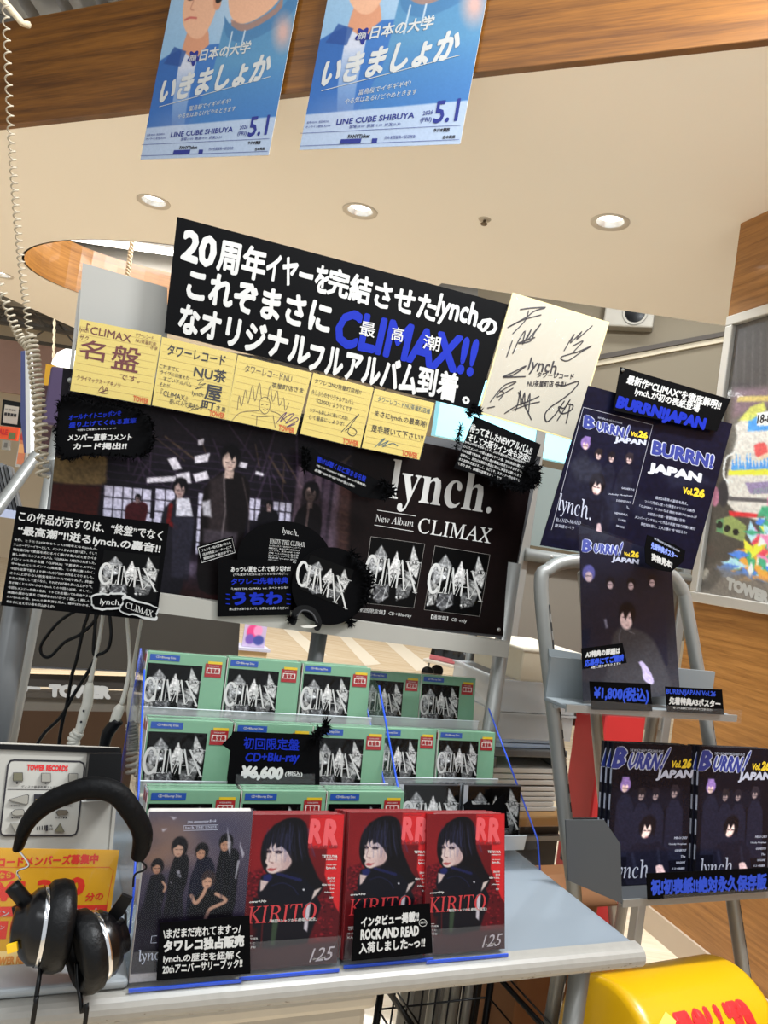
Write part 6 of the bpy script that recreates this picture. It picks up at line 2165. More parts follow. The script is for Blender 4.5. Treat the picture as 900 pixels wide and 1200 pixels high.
stroke(mb, sf, k.q(*np.c_[378 + 16 * np.cos(t), 580 + 15 * np.sin(t)].tolist()), 0.5, INK_W, 0.0016)
ink(mb, sf, '最新号', k.b(367, 575, 390, 573, 10), INK_W, 0.0016, lean=0, res=1)
done()

# ================================================================ ITEMS ON THE RIGHT-HAND RACK
def rack_world(p):
    return FM @ np.asarray(p) + np.array([ro[0], ro[1], 0])


# glossy magazines on the lower shelf
k = K(640, 850, 3.4615)
GQ = [k(448, 98), k(692, 108), k(796, 580), k(505, 590)]
cv = Canvas(750, 870, 890, 1030, 2.4, (14, 14, 22))
gq = np.array(GQ)
band(cv, lambda u, v: tuple(bilin(gq, u, v)), (196, 168, 160))
cv.poly([k(480, 250), k(690, 240), k(700, 300), k(500, 320)], (24, 26, 40), 0.4, 4)
cv.poly([k(668, 512), k(690, 510), k(716, 560), k(712, 586), k(690, 580)], (206, 176, 176), 1, 0.6, sm=2)
cv.a = np.clip(cv.a * 1.15, 0, 255)
cv.noise(0.3, 1.2, 12)


def deco_burrn(mb, sf):
    burrn(mb, sf, k, (456, 108, 630, 112, 74), 0.0004)
    ink(mb, sf, 'THE WORLD HEAVY METAL/HARD ROCK', k.b(500, 116, 606, 120, 8), PALE, 0.001, lean=0, res=1)
    ink(mb, sf, 'Vol.', k.b(640, 152, 672, 152, 22), YEL, 0.0005, bold=.05, lean=0); ink(mb, sf, '26', k.b(674, 146, 704, 146, 30), YEL, 0.0005, bold=.06, lean=0)
    ink(mb, sf, 'JAPAN', k.b(600, 180, 716, 180, 34), PALE, 0.0005, bold=.06, lean=0)
    ink(mb, sf, 'lynch.', k.b(512, 486, 655, 488, 92), PALE, 0.0006, italic=True, lean=0.1)
    for j, (s, w) in enumerate((('MR.Oi 2021', 44), ('Unlucky Morpheus', 62), ('GALNERYUS', 40), ('The', 18), ('HAGANE', 32), ('ミスイ他国民', 46), ('and', 14), ('HAGANE', 28))):
        x = 752 + j * 4.2
        ink(mb, sf, s, k.b(x - w, 404 + j * 23, x, 404 + j * 23, 9), PALE, 0.0006, bold=.03, lean=0, res=1)


printed('printed_high_gloss', 0.16, 0.03, 0.16)
bm = booklet('metal_magazine', 0.210, 0.276, 0.008, cv, GQ, 'printed_high_gloss', (16, 16, 26), deco_burrn, 120, 170)
mb = MB(); sfs = lambda: None
for j in range(4):
    mb.box((-0.1056, 0, 0.06 + j * 0.05), (0.0004, 0.004, 0.03), PALE)
sfb = mb
for ch in list(bm.children):
    if ch.name.startswith('spine'):
        mb.build('spine_type', ch)
s2z = rack_world([0, 0, S2[3]])[2]
GPL = Plane(rack_world([tr(at_depth(826, 1022, 1.73))[0], S2[4] + 0.055, S2[3] + 0.001]), A23, 7)
for c in range(2):
    for dpt in range(3):
        o = bm if (c == 0 and dpt == 0) else copy_tree(bm)
        put(o, GPL, GPL.p - GPL.u * (0.229 * c) - GPL.n * (0.0088 * dpt + 0.004 * c) - GPL.u * (0.005 * dpt))
        if dpt == 0:
            tag(o, ['glossy black magazine on the lower rack shelf, right pile, front copy', 'glossy black magazine on the lower rack shelf, left, behind the grey side plate'][c], 'magazine', 'glossy black magazines on the lower rack shelf')
        else:
            tag(o, 'glossy black magazine hidden behind its front copy on the lower rack shelf', 'magazine', 'hidden glossy black magazines')
LS = Plane(rack_world([0, S2[4] - 0.008, S2[3]]), A23, 4)
mb, sf, done = sheet('shelf_sign', LS, k.q((405, 600), (905, 576), (905, 672), (410, 706)), BLACK, 0, 0.0015, 'long black strip with blue handwriting on the front edge of the lower rack shelf', 'sign')
ink(mb, sf, '祝!初表紙!!絶対永久保存版', k.b(422, 622, 892, 598, 68), mat('bright_blue_marker', (22, 62, 176), 0.5), 0.002, bold=.055, jit=.015, lean=0)
ob = done()
b2 = MB(); b2.add(sf.P(k.q((470, 684), (905, 655), (905, 676), (472, 704)), 0.004), [(0, 3, 2, 1)], ACRYL_LIP); b2.build('clip', ob)

# curling sheet in clear film on the upper shelf
k = K(660, 600, 4.286)
CPL = Plane(rack_world([0, S1[4] + 0.035, S1[3]]), A23, 8)
class Curl(PSurf):
    def P(s, pts, off=0.0):
        pts = np.asarray(pts, float)
        v = (pts[:, 1] - 615) / 205.0
        u = (pts[:, 0] - 735) / 110.0
        b = 0.018 * np.sin(v * 6.2 + 0.4) + 0.012 * np.sin(v * 2.6) + 0.006 * np.sin(u * 3 + v * 5) + 0.03 * (1 - v)
        D = _fw[None] * FPX + (pts[:, :1] - 450) * CR[None] + (600 - pts[:, 1:2]) * CU[None]
        n = s.pl.n
        t = (np.dot(s.pl.p - EYEP, n) + b + off) / (D @ n)
        return EYEP[None] + D * t[:, None] - s.o[None]
CQ = [(678.5, 615), (786, 652), (797, 815), (683, 822)]
lo = PSurf(CPL).P([(740, 820)])[0]
sf = Curl(CPL, lo)
cv = Canvas(670, 605, 805, 830, 2.2, (11, 12, 20))
cq = np.array([(678, 628), (786, 640), (800, 900), (684, 900)])
cv.grad((14, 15, 30), (52, 52, 56), 90)  # grey towards the foot: the ceiling's reflection put into the print colour
for x, y, r, hc in ((128, 315, 30, (76, 76, 130)), (236, 360, 22, (24, 22, 26)), (340, 365, 22, (24, 22, 26)), (446, 350, 22, (30, 26, 30))):
    a = k(x, y); R = r / 4.286
    cv.poly(k.q((x - 70, y + 110), (x - 30, y + 40), (x + 34, y + 40), (x + 70, y + 110), (x + 80, y + 420), (x - 70, y + 420)), (30, 31, 44), 1, .8)
    cv.ell(a[0], a[1] - R * .3, R * 1.05, R * 1.35, hc); cv.ell(a[0], a[1] + R * .35, R * .6, R * .85, (178, 156, 160))
    cv.line([(a[0] - R * .5, a[1] + R * .2), (a[0] + R * .4, a[1] + R * .2)], R * .2, (40, 34, 44), .8)
cv.poly(k.q((220, 800), (250, 620), (300, 580), (370, 590), (450, 640), (520, 800), (520, 930), (200, 930)), (58, 58, 62), 1, 2, sm=2)
a = k(322, 520)
cv.ell(a[0], a[1] - 3, 10, 13, (18, 16, 22)); cv.ell(a[0] - 1, a[1] + 4, 7.5, 12.5, (214, 190, 190))
cv.poly(k.q((278, 540), (290, 480), (340, 470), (360, 540), (350, 570), (335, 500), (312, 545), (300, 500)), (18, 16, 22), 1, .5)
cv.line(k.q((300, 528), (316, 530)), 1, (40, 30, 40), .9); cv.line(k.q((332, 532), (344, 530)), 1, (40, 30, 40), .9); cv.line(k.q((316, 568), (330, 568)), .9, (130, 84, 92), .9)
cv.poly(k.q((378, 755), (400, 752), (436, 800), (455, 850), (440, 865), (404, 840), (396, 790)), (176, 164, 196), 1, .6, sm=3)
cv.poly(k.q((204, 540), (216, 536), (226, 580), (214, 585)), (130, 130, 150), .8, .8)
cv.line(k.q((290, 590), (280, 640), (300, 690)), .8, (110, 110, 124), .6, sm=3); cv.line(k.q((330, 600), (356, 610)), .8, (130, 130, 140), .7)
cv.noise(0.25, 1.4, 15)
mb = MB()
mb.grid(sf, CQ, cv.sample(CQ, 110, 170), PRINT_DARK, 0.0)
mb.grid(sf, CQ, np.ones((30, 12, 3)) * 225, PRINT, -0.0012)
burrn(mb, sf, k, (98, 134, 304, 150, 74), 0.0006)
ink(mb, sf, 'Vol.', k.b(306, 200, 340, 206, 20), YEL, 0.0006, bold=.05); ink(mb, sf, '26', k.b(342, 194, 384, 202, 30), YEL, 0.0006, bold=.06)
ink(mb, sf, 'JAPAN', k.b(246, 222, 382, 238, 32), PALE, 0.0006, bold=.06)
ob = mb.build('prize_poster', loc=lo)
tag(ob, 'curling glossy black sheet in clear film standing on the upper rack shelf', 'poster')
mb = MB()
FILM = clear('poster_film', (0.98, 0.98, 1.0), 0.004, 0.07, bump=0.15, scale=9, ior=1.22)
nv, nu = 60, 12
q = np.array(CQ); qq = q + (q - q.mean(0)) * 0.03
u, v = np.meshgrid(np.linspace(0, 1, nu), np.linspace(0, 1, nv))
i = np.arange(nv * nu).reshape(nv, nu)
mb.add(sf.P(bilin(qq, u.ravel()[:, None], v.ravel()[:, None]), 0.004), np.stack([i[:-1, :-1], i[1:, :-1], i[1:, 1:], i[:-1, 1:]], -1).reshape(-1, 4).tolist(), FILM, smooth=True)
mb.build('clear_film', ob)
# small cards on the rack
def small(name, pl, poly, lab, items, cat='sign', th=0.0012):
    mb, sf, done = sheet(name, pl, k.q(*poly), BLACK, 0, th, lab, cat)
    for s, b, m, bo in items:
        ink(mb, sf, s, k.b(*b), m, th + 0.0005, bold=bo, jit=.015, lean=-.05, res=1 if b[4] < 18 else 2)
    return done()


BB_ = mat('bright_blue_marker', (22, 62, 176), 0.5)
PALEB = mat('pale_blue_marker', (120, 140, 220), 0.5)
small('sample_sign', CPL.shifted(0.075), [(420, 115), (560, 165), (612, 195), (600, 250), (540, 302), (470, 290), (412, 256), (408, 180)], 'small eight-sided black card at the top right of the curling sheet',
      [('BURRN! JAPAN Vol.26', (456, 128, 582, 192, 14), PALE, .02), ('先着特典ポスター', (440, 148, 572, 206, 36), PALEB, .05), ('実物見本!', (442, 204, 546, 248, 40), INK_W, .05)])
small('detail_sign', CPL.shifted(0.06), [(90, 685), (296, 658), (318, 758), (96, 790)], 'small tilted black card with white and blue writing low on the curling sheet',
      [('A3特典の詳細は', (110, 700, 284, 678, 34), INK_W, .05), ('応募券にてご購読', (106, 742, 302, 712, 38), BB_, .05), ('※数に限りがあります※', (136, 774, 286, 752, 15), INK_W, .02)])
ES = Plane(rack_world([0, S1[4] - 0.006, S1[3]]), A23, 3)
small('price_sign', ES, [(130, 850), (436, 862), (446, 1000), (142, 992)], 'dark card with a blue price on the front edge of the upper rack shelf', [('¥1,800(税込)', (154, 868, 430, 886, 82), BB_, .045)], 'price sign')
small('bonus_sign', ES.shifted(0.002), [(510, 876), (796, 892), (806, 1018), (520, 1002)], 'dark card with blue and white writing at the right end of the upper rack shelf',
      [('BURRN!JAPAN Vol.26', (516, 886, 764, 900, 34), BB_, .03), ('先着特典A3ポスター', (530, 926, 788, 944, 40), INK_W, .05), ('無くなり次第終了となりますのでご了承ください', (550, 976, 748, 988, 12), INK_W, .015)])
q = [rack_world(p) for p in ([S1[1][0] + 0.03, S1[4] - 0.006, S1[3] - 0.012], [S1[2][0] + 0.004, S1[4] - 0.006, S1[3] - 0.012])]
mb = MB()
mb.add([q[0] - q[0], q[1] - q[0], q[1] - q[0] + ZZ * 0.028, ZZ * 0.028], [(0, 1, 2, 3)], ACRYL_LIP)
mb.box(((q[1] - q[0]) / 2 + ZZ * 0.028), (0.001, 0.001, 0.001), ACRYL_LIP)
ob = mb.build('price_rail', loc=q[0] - FV * 0.006)
tag(ob, 'clear strip along the front edge of the upper rack shelf', 'price rail')
# ================================================================ LISTENING STATION, HEADPHONES
k = K(0, 860, 4.5)
LSP = Plane(at_depth(70, 960, 1.10), A23, 14)
lo = LSP.hit(40, 1075)
lo = np.array([lo[0], lo[1], TZ + 0.001])
sf = PSurf(LSP, lo)
white_p = mat('console_white', (158, 155, 147), 0.42, var=0.02)
root = empty('listening_station', lo)
mb = MB()
face = [(-62, 872), (141, 880), (124, 1080), (-80, 1080)]
fr = sf.P(face)
bk = fr + FV * 0.018
bk[2:] = fr[2:] + FV * 0.12
fr[2:, 2] = 0.012
bk[2:, 2] = 0.012
mb.prism(fr, bk, white_p)
mb.build('console', root)
mb = MB()
rim = [(-62, 870), (142, 877), (142, 883), (-62, 876)]
mb.prism(sf.P(rim, 0.003), sf.P(rim, -0.026), BLK_PL)
mb.prism(sf.P([(138, 880), (142, 880), (126, 1060), (122, 1060)], 0.002), sf.P([(138, 880), (142, 880), (126, 1060), (122, 1060)], -0.012), white_p)
mb.build('rim', root)
mb = MB()
pan = [(55, 142), (75, 138), (420, 146), (440, 156), (445, 180), (408, 505), (398, 528), (375, 536), (20, 534), (6, 526), (2, 505), (42, 165)]
pq = k.q(*pan)
flat(mb, sf, pq, mat('panel_white', (166, 163, 155), 0.4), 0.0006)
stroke(mb, sf, pq + pq[:1], 2.0, INK_K, 0.001, smooth=False)
stroke(mb, sf, k.q((40, 292), (425, 296)), 0.7, INK_K, 0.001)
ink(mb, sf, 'TOWER RECORDS', k.b(144, 160, 360, 166, 32), RED, 0.0012, bold=.06, lean=-.1)
ink(mb, sf, 'ディスク番号を押すと再生', k.b(114, 270, 312, 276, 15), INK_K, 0.0012, res=1)
for x, s in ((86, '1'), (237, '2'), (382, '3')):
    ink(mb, sf, s, k.b(x, 252, x + 8, 252, 11), INK_K, 0.0012, res=1)
for s, b in (('|◀◀前曲', (50, 374, 108, 374, 9)), ('次曲▶▶|', (330, 374, 384, 376, 9)), ('◀◀早戻し', (58, 436, 126, 438, 10)), ('早送り▶▶', (292, 436, 356, 438, 10)), ('小', (120, 476, 134, 476, 18)), ('大', (262, 476, 278, 476, 18)), ('音量', (120, 500, 146, 500, 10)), ('音量', (258, 496, 280, 496, 10))):
    ink(mb, sf, s, k.b(*b), INK_K, 0.0012, res=1)
for i in range(4):
    stroke(mb, sf, k.q((196 + i * 13, 490 - i * 2), (196 + i * 13, 505)), 0.9, INK_K, 0.0012)
pnl = mb.build('control_panel', root)
btn = mat('button_olive', (96, 92, 72), 0.5)
btg = mat('button_grey', (136, 132, 122), 0.5)
for pts, m in (([(72, 205), (118, 205), (120, 245), (70, 245)], btn), ([(220, 208), (265, 208), (266, 250), (219, 250)], btg), ([(364, 210), (408, 210), (406, 250), (362, 250)], btg), ([(54, 345), (140, 320), (150, 325), (146, 364), (138, 368), (58, 350)], btg),
               ([(62, 412), (80, 400), (120, 398), (128, 410), (124, 424), (84, 428), (64, 422)], btg), ([(296, 410), (312, 400), (350, 402), (358, 412), (350, 424), (306, 428)], mat('button_brown', (84, 74, 60), 0.5)), ([(58, 472), (112, 470), (84, 516)], btg), ([(288, 512), (338, 514), (316, 472)], btn), ([(330, 345), (386, 340), (390, 352), (334, 366)], btg)):
    b2 = MB()
    P = np.array(pts, float)
    c_ = P.mean(0)
    b2.card(sf, k.q(*(c_ + (P - c_) * 1.1).tolist()), INK_K, 0.001, 0.002)
    b2.card(sf, k.q(*pts), m, 0.002, 0.005)
    b2.build('button', pnl)
b2 = MB(); b2.card(sf, k.q((180, 318), (300, 316), (296, 372), (176, 374)), INK_K, 0.001, 0.003); flat(b2, sf, k.q((188, 344), (210, 342), (210, 350), (188, 352)), YEL, 0.0034); b2.build('display', pnl)
b2 = MB(); b2.card(sf, k.q((240, 482), (252, 480), (252, 508), (240, 510)), INK_K, 0.001, 0.005); b2.build('slider', pnl)
mb = MB()
blk = k.q((460, 95), (626, 95), (616, 322), (438, 322))
mb.prism(sf.P(blk, 0.042), sf.P(blk, 0.0), BLK_PL)
low = k.q((438, 300), (616, 300), (612, 326), (440, 326))
mb.prism(sf.P(low, 0.060), sf.P(low, 0.0), BLK_PL)
mb.build('headphone_hook', root)
mb = MB(); mb.prism(sf.P(k.q((420, 330), (604, 322), (600, 345), (430, 356)), 0.01), sf.P(k.q((420, 330), (604, 322), (600, 345), (430, 356)), 0), mat('label_white', (226, 226, 222), 0.4)); mb.build('ledge', root)
mb = MB()
mb.box(FU * (-0.06) + FV * 0.05 + np.array([0, 0, 0.006]), (0.2, 0.12, 0.012), BLK_PL, FM, 0.003)
mb.build('plinth', root)
tag(root, 'white slanted listening station with round-cornered button panel at the left end of the table', 'listening station')
# pale tray the station stands beside
e = on_z(75, 1140, TZ + 0.012)
mb = MB()
mb.box((0, 0, 0), (0.30, 0.055, 0.012), mat('tray_silver', (138, 143, 146), 0.35), FM, 0.005, 3)
ob = mb.build('base_tray', loc=e - FU * 0.075 + FV * 0.0 - ZZ * 0.005)
tag(ob, 'flat silver tray strip on the table in front of the listening station', 'tray')

# yellow membership card in a clear stand
k = K(0, 1000, 4.5)
YC = Plane(at_depth(70, 1060, 1.0), A23 - 3, 8)
q = [(-90, 992), (140, 996), (120, 1134), (-110, 1140)]
lo = PSurf(YC).P([(10, 1138)])[0]
sf = PSurf(YC, lo)
mb = MB()
mb.card(sf, q, mat('yellow_leaflet', (204, 148, 18), 0.5, var=0.02), 0, 0.0006)
ORR = mat('leaflet_red', (204, 44, 26), 0.5)
ink(mb, sf, 'タワーレコードメンバーズ募集中', (-46, 1006, 116, 1000, 12), ORR, 0.001, bold=.05, lean=-.1)
stroke(mb, sf, [(-90, 1016), (128, 1016), (133, 1020), (118, 1096)], 0.6, ORR, 0.001, smooth=False)
t = np.linspace(0, 2 * np.pi, 24)
flat(mb, sf, np.c_[2 + 16 * np.cos(t[:-1]), 1026 + 6 * np.sin(t[:-1])].tolist(), ORR, 0.001)
ink(mb, sf, '今なら', (-9, 1022, 14, 1021, 8), mat('yellow_leaflet', (204, 148, 18), 0.5), 0.0014, bold=.04)
ink(mb, sf, '¥1,300', (-6, 1034, 101, 1026, 26), ORR, 0.001, bold=.06, lean=-.1)
ink(mb, sf, '分の', (101, 1046, 122, 1045, 10), ORR, 0.001, bold=.04)
flat(mb, sf, [(-90, 1064), (126, 1060), (124, 1072), (-90, 1076)], ORR, 0.001)
ink(mb, sf, 'クーポン・ポイントプレゼント', (-30, 1067, 118, 1063, 8), INK_W, 0.0014, bold=.03)
flat(mb, sf, [(-90, 1080), (10, 1079), (7, 1100), (-90, 1101)], ORR, 0.001); flat(mb, sf, [(13, 1079), (122, 1078), (119, 1099), (10, 1100)], ORR, 0.001)
ink(mb, sf, '❷ポイントアプリ', (14, 1083, 60, 1082, 6), INK_W, 0.0014, res=1); ink(mb, sf, '¥300分', (18, 1091, 40, 1090, 5), INK_W, 0.0014, res=1)
ink(mb, sf, 'クーポン', (-20, 1084, 6, 1083, 6), INK_W, 0.0014, res=1)
ink(mb, sf, '*メンバーズ登録はこちら', (12, 1107, 78, 1105, 6), ORR, 0.001, res=1)
flat(mb, sf, [(-90, 1116), (86, 1113), (84, 1132), (-92, 1136)], mat('leaflet_pale', (236, 200, 130), 0.5), 0.001)
ink(mb, sf, 'TOWER RECORDS', (-12, 1121, 56, 1118, 10), mat('leaflet_orange', (222, 140, 60), 0.5), 0.0014, bold=.06)
ob = mb.build('member_leaflet', loc=lo)
tag(ob, 'yellow leaflet with red lettering in a clear stand behind the headphones', 'leaflet')
root = empty('leaflet_stand', lo)
mb = MB()
Q = [(-96, 986), (147, 988), (126, 1140), (-116, 1146)]
mb.add(sf.P(Q, 0.004), [(0, 3, 2, 1)], ACRYL)
mb.build('front_sheet', root)
mb = MB()
mb.prism(sf.P([(-116, 1142), (126, 1136), (126, 1146), (-116, 1152)], 0.03), sf.P([(-116, 1142), (126, 1136), (126, 1146), (-116, 1152)], -0.03), mat('stand_base_dark', (20, 24, 26), 0.3))
mb.build('base', root)
tag(root, 'clear upright stand holding the yellow leaflet', 'stand')

# headphones hung on the hook
HPL = Plane(at_depth(95, 1040, 0.97), 8, 0)
hr = HPL.p.copy()
sf = PSurf(HPL, hr)
root = empty('headphones', hr)
band_m = mat('headband_leather', (4, 4, 5), 0.6, bump=0.5, scale=90, spec=0.12)
cupm = mat('cup_gloss', (6, 5, 6), 0.25, spec=0.3)
padm = mat('ear_pad_leather', (5, 5, 6), 0.45, bump=0.5, scale=70, spec=0.2)
chrome = mat('chrome', (206, 206, 208), 0.15, 1.0)
pts = [(24, 990), (38, 958), (60, 934), (89, 919), (116, 912), (142, 920), (159, 942), (169, 966), (168, 986), (163, 1001)]
z = [0.008, 0.02, 0.028, 0.032, 0.034, 0.03, 0.026, 0.018, 0.012, 0.008]
c3 = np.array([sf.P([p], zz)[0] for p, zz in zip(pts, z)])
cc = catmull(c3, 6)
mb = MB()
# soft band with a flattened oval section
n_ = 14
V = []
wd_ = np.interp(np.linspace(0, 1, len(cc)), [0, 0.1, 0.25, 0.5, 0.8, 0.93, 1], [0.006, 0.009, 0.0125, 0.013, 0.0125, 0.011, 0.009])
T = np.gradient(cc, axis=0); T /= np.linalg.norm(T, axis=1)[:, None]
ang = np.linspace(0, 2 * np.pi, n_, endpoint=False)
for i in range(len(cc)):
    d = HPL.n
    s_ = np.cross(T[i], d); s_ /= np.linalg.norm(s_)
    V.append(cc[i] + np.cos(ang)[:, None] * s_ * wd_[i] + np.sin(ang)[:, None] * d * 0.014)
V = np.concatenate(V)
mb.add(V, [(i * n_ + j, i * n_ + (j + 1) % n_, (i + 1) * n_ + (j + 1) % n_, (i + 1) * n_ + j) for i in range(len(cc) - 1) for j in range(n_)] + [tuple(range(n_))[::-1], tuple(range((len(cc) - 1) * n_, len(cc) * n_))], band_m, smooth=True)
hb = mb.build('headband', root)
for P in ([(176, 964), (180, 976), (178, 984)], ):
    mb = MB(); mb.tube([sf.P([p], 0.02)[0] for p in P], 0.0022, BLK_PL, 8); mb.build('adjuster', hb)
for P in ([(22, 988), (33, 1001), (37, 1010), (24, 1016), (28, 1026)], [(163, 1000), (173, 1010), (170, 1015), (160, 1020), (158, 1034)]):
    mb = MB(); mb.tube([sf.P([p], 0.012)[0] for p in P], 0.0013, chrome if P[0][0] < 30 else BLK_PL, 8, 5); mb.build('wire', root)


def cup(cx, cy, axis, Rr, thick, zoff, name):
    """axis points from the ear pad's open side out to the housing"""
    a = np.array(axis, float); a /= np.linalg.norm(a)
    ex = np.cross(a, ZZ); ex /= np.linalg.norm(ex)
    ey = np.cross(a, ex)
    M = np.c_[ex, ey, a]
    o = sf.P([(cx, cy)], zoff)[0]
    mb = MB()
    prof = [(Rr * 0.62, 0.004), (Rr * 0.64, -0.002), (Rr * 0.8, -0.006), (Rr * 0.95, -0.002), (Rr * 1.0, 0.007), (Rr * 0.97, thick * 0.8), (Rr * 0.86, thick)]
    mb.lathe(prof, padm, M, 40, o)
    mb.lathe([(0.0001, 0.006), (Rr * 0.66, 0.005)], mat('pad_cloth', (8, 8, 8), 0.9), M, 32, o)
    p = mb.build('ear_pad', root)
    mb = MB()
    mb.lathe([(Rr * 0.84, thick), (Rr * 0.86, thick + 0.003), (Rr * 0.84, thick + 0.005)], chrome, M, 40, o)
    mb.build('silver_ring', root)
    mb = MB()
    mb.lathe([(Rr * 0.82, thick + 0.004), (Rr * 0.80, thick + 0.012), (Rr * 0.62, thick + 0.022), (Rr * 0.45, thick + 0.026), (Rr * 0.42, thick + 0.034), (0.0001, thick + 0.036)], cupm, M, 40, o)
    mb.build('housing', root)


R_u, R_n = HPL.u, HPL.n
cup(84, 1069, -R_u * 0.96 + R_n * 0.30 + ZZ * 0.03, 0.051, 0.024, 0.03, 'left')
cup(103, 1092, R_u * 0.82 - R_n * 0.52 + ZZ * 0.20, 0.047, 0.022, 0.05, 'right')
for pts, w in (([(22, 1026), (34, 1040), (46, 1056)], 0.009), ([(26, 1050), (28, 1062)], 0.004)):
    mb = MB(); mb.tube([sf.P([p], 0.026)[0] for p in pts], w, BLK_PL, 10, 3); mb.build('arm', root)
mb = MB()
arm = [(148, 1035), (160, 1040), (150, 1058), (134, 1073), (126, 1066)]
mb.prism(sf.P(arm, 0.030), sf.P(arm, 0.024), BLK_PL)
mb.build('arm', root)
mb = MB(); flg = [(31, 1071), (42, 1068), (43, 1077), (32, 1080)]; mb.prism(sf.P(flg, 0.072), sf.P(flg, 0.068), mat('flag_yellow', (240, 190, 24), 0.4)); mb.build('yellow_flag', root)
tag(root, 'black over-ear headphones with silver rings hung on the listening station', 'headphones')
for pts, lab in (([(51, 1104, 0.93), (49, 1124, 0.915), (46, 1146, 0.895), (42, 1172, 0.885), (38, 1200, 0.883)], 'black headphone cord hanging over the table edge from the left ear cup'),
                 ([(90, 1128, 0.93), (91, 1148, 0.92), (94, 1168, 0.907), (96, 1186, 0.903), (99, 1205, 0.902)], 'black cord hanging over the table edge below the right ear cup')):
    P = np.array([at_depth(*p) - hr for p in pts])
    P = np.r_[P, [[P[-1][0], P[-1][1] - 0.004, P[-1][2] - 0.3], [P[-1][0] + 0.01, P[-1][1] - 0.01, -hr[2] + 0.03], [P[-1][0] + 0.06, P[-1][1] + 0.03, -hr[2] + 0.004], [P[-1][0] + 0.12, P[-1][1] + 0.2, -hr[2] + 0.004]]]
    mb = MB(); mb.tube(P, 0.0027, BLK_PL, 8, 5)
    tag(mb.build('headphone_cord', loc=hr), lab, 'cord')
mb = MB(); mb.tube([sf.P([p], d)[0] for p, d in (((152, 1056), 0.027), ((151, 1085), 0.024), ((146, 1103), 0.026), ((137, 1110), 0.034))], 0.0017, BLK_PL, 8, 5)
mb.build('cable', root)

# ================================================================ CORDS AND PLUGS AT THE LEFT
def coil(path, r, turns, tr_, m):
    P = catmull(np.array(path, float), 24)
    L = np.linspace(0, 1, len(P))
    N = int(turns * 12)
    t = np.linspace(0, 1, N)
    c = np.c_[[np.interp(t, L, P[:, i]) for i in range(3)]].T
    T = np.gradient(c, axis=0); T /= np.linalg.norm(T, axis=1)[:, None]
    ref = np.array([0.1, 1, 0.05])
    a = np.cross(T, ref); a /= np.linalg.norm(a, axis=1)[:, None]
    b = np.cross(T, a)
    w = t * turns * 2 * np.pi
    mb = MB()
    mb.tube(c + r * (np.cos(w)[:, None] * a + np.sin(w)[:, None] * b), tr_, m, 6)
    return mb


cordm = mat('coiled_cord_cream', (172, 161, 140), 0.45)
def up_to(px, py, Y, z):
    p = at_depth(px, py, Y)
    return np.array([p[0], p[1], z])


for path, r, turns, t_, lab in (
        ([at_depth(4, -60, 1.5), at_depth(12, 140, 1.5), at_depth(22, 280, 1.5), at_depth(36, 400, 1.5)], 0.0062, 46, 0.0016, 'pale coiled cord hanging in front of the fascia at the left edge'),
        ([at_depth(36, 395, 1.5), at_depth(42, 440, 1.5), at_depth(47, 490, 1.5), at_depth(50, 560, 1.5)], 0.0105, 24, 0.0032, 'thick tightly coiled pale cord hanging at the far left'),
        ([at_depth(-12, 300, 1.6), at_depth(8, 358, 1.6), at_depth(22, 392, 1.6), at_depth(34, 408, 1.6)], 0.008, 16, 0.0022, 'slanting pale coiled cord at the left edge below the wooden oval')):
    mb = coil(path, r, turns, t_, cordm)
    tag(mb.build('coiled_cord', loc=(0, 0, 0)), lab, 'cord', 'pale coiled cords at the left')
ropem = mat('twisted_rope', (206, 190, 160), 0.8, bump=0.6, scale=240, var=0.15)
for a, b, r, lab in (((157, 268), (148, 330), 0.008, 'pale twisted rope hanging behind the white header board'), ((64, 368), (60, 520), 0.0045, 'thin pale rope hanging at the left beyond the coiled cord')):
    mb = MB()
    Yr = 4.9 if lab.startswith('pale') else 7.2
    A_, B_ = at_depth(*a, Yr), at_depth(*b, Yr)
    r *= Yr / 2.3
    for ph in (0, np.pi):
        t = np.linspace(0, 1, 90)
        c = A_ + (B_ - A_) * t[:, None]
        w = t * 16 * np.pi + ph
        mb.tube(c + r * 0.5 * np.c_[np.cos(w), np.sin(w), 0 * w], r * 0.55, ropem, 6)
    mb.tube([np.array([A_[0], A_[1], 4.4]), A_], r * 0.8, ropem, 8)
    tag(mb.build('rope', loc=(0, 0, 0)), lab, 'rope')
mb = MB(); A_, B_ = at_depth(2, -2, 1.9), at_depth(26, 27, 1.9); mb.tube([A_ - (B_ - A_) * 2, B_, B_ + ZZ * 0.0 + np.array([0.005, 0.02, 0.01])], 0.009, ropem, 8)
tag(mb.build('rope', loc=(0, 0, 0)), 'thick pale rope above the fascia in the top left corner', 'rope')
# black cables and white plugs behind the station
k = K(0, 640, 4.61)
for pts, lab in (([(520, 300), (430, 340), (330, 400), (250, 490), (218, 550), (232, 592), (275, 594), (350, 520), (430, 480), (490, 430), (528, 370), (530, 300)], 'black cable hanging in a wide loop under the review sign'),
                 ([(480, 320), (472, 380), (450, 450), (412, 620), (388, 700), (360, 860), (335, 960), (315, 1090)], 'black cable hanging almost straight down behind the station'),
                 ([(520, 320), (516, 400), (505, 560), (520, 588), (580, 560), (600, 480), (594, 390), (590, 320)], 'black cable in a small loop beside the white plug'),
                 ([(524, 588), (470, 690), (400, 800), (330, 920), (240, 1010), (190, 1090)], 'black cable slanting down to the left behind the station')):
    mb = MB(); mb.tube([at_depth(*k(*p), 1.5) for p in pts], 0.0036, BLK_PL, 8, 6)
    tag(mb.build('cable', loc=(0, 0, 0)), lab, 'cable', 'black cables behind the listening station')
plugm = mat('plug_ivory', (196, 192, 180), 0.45)
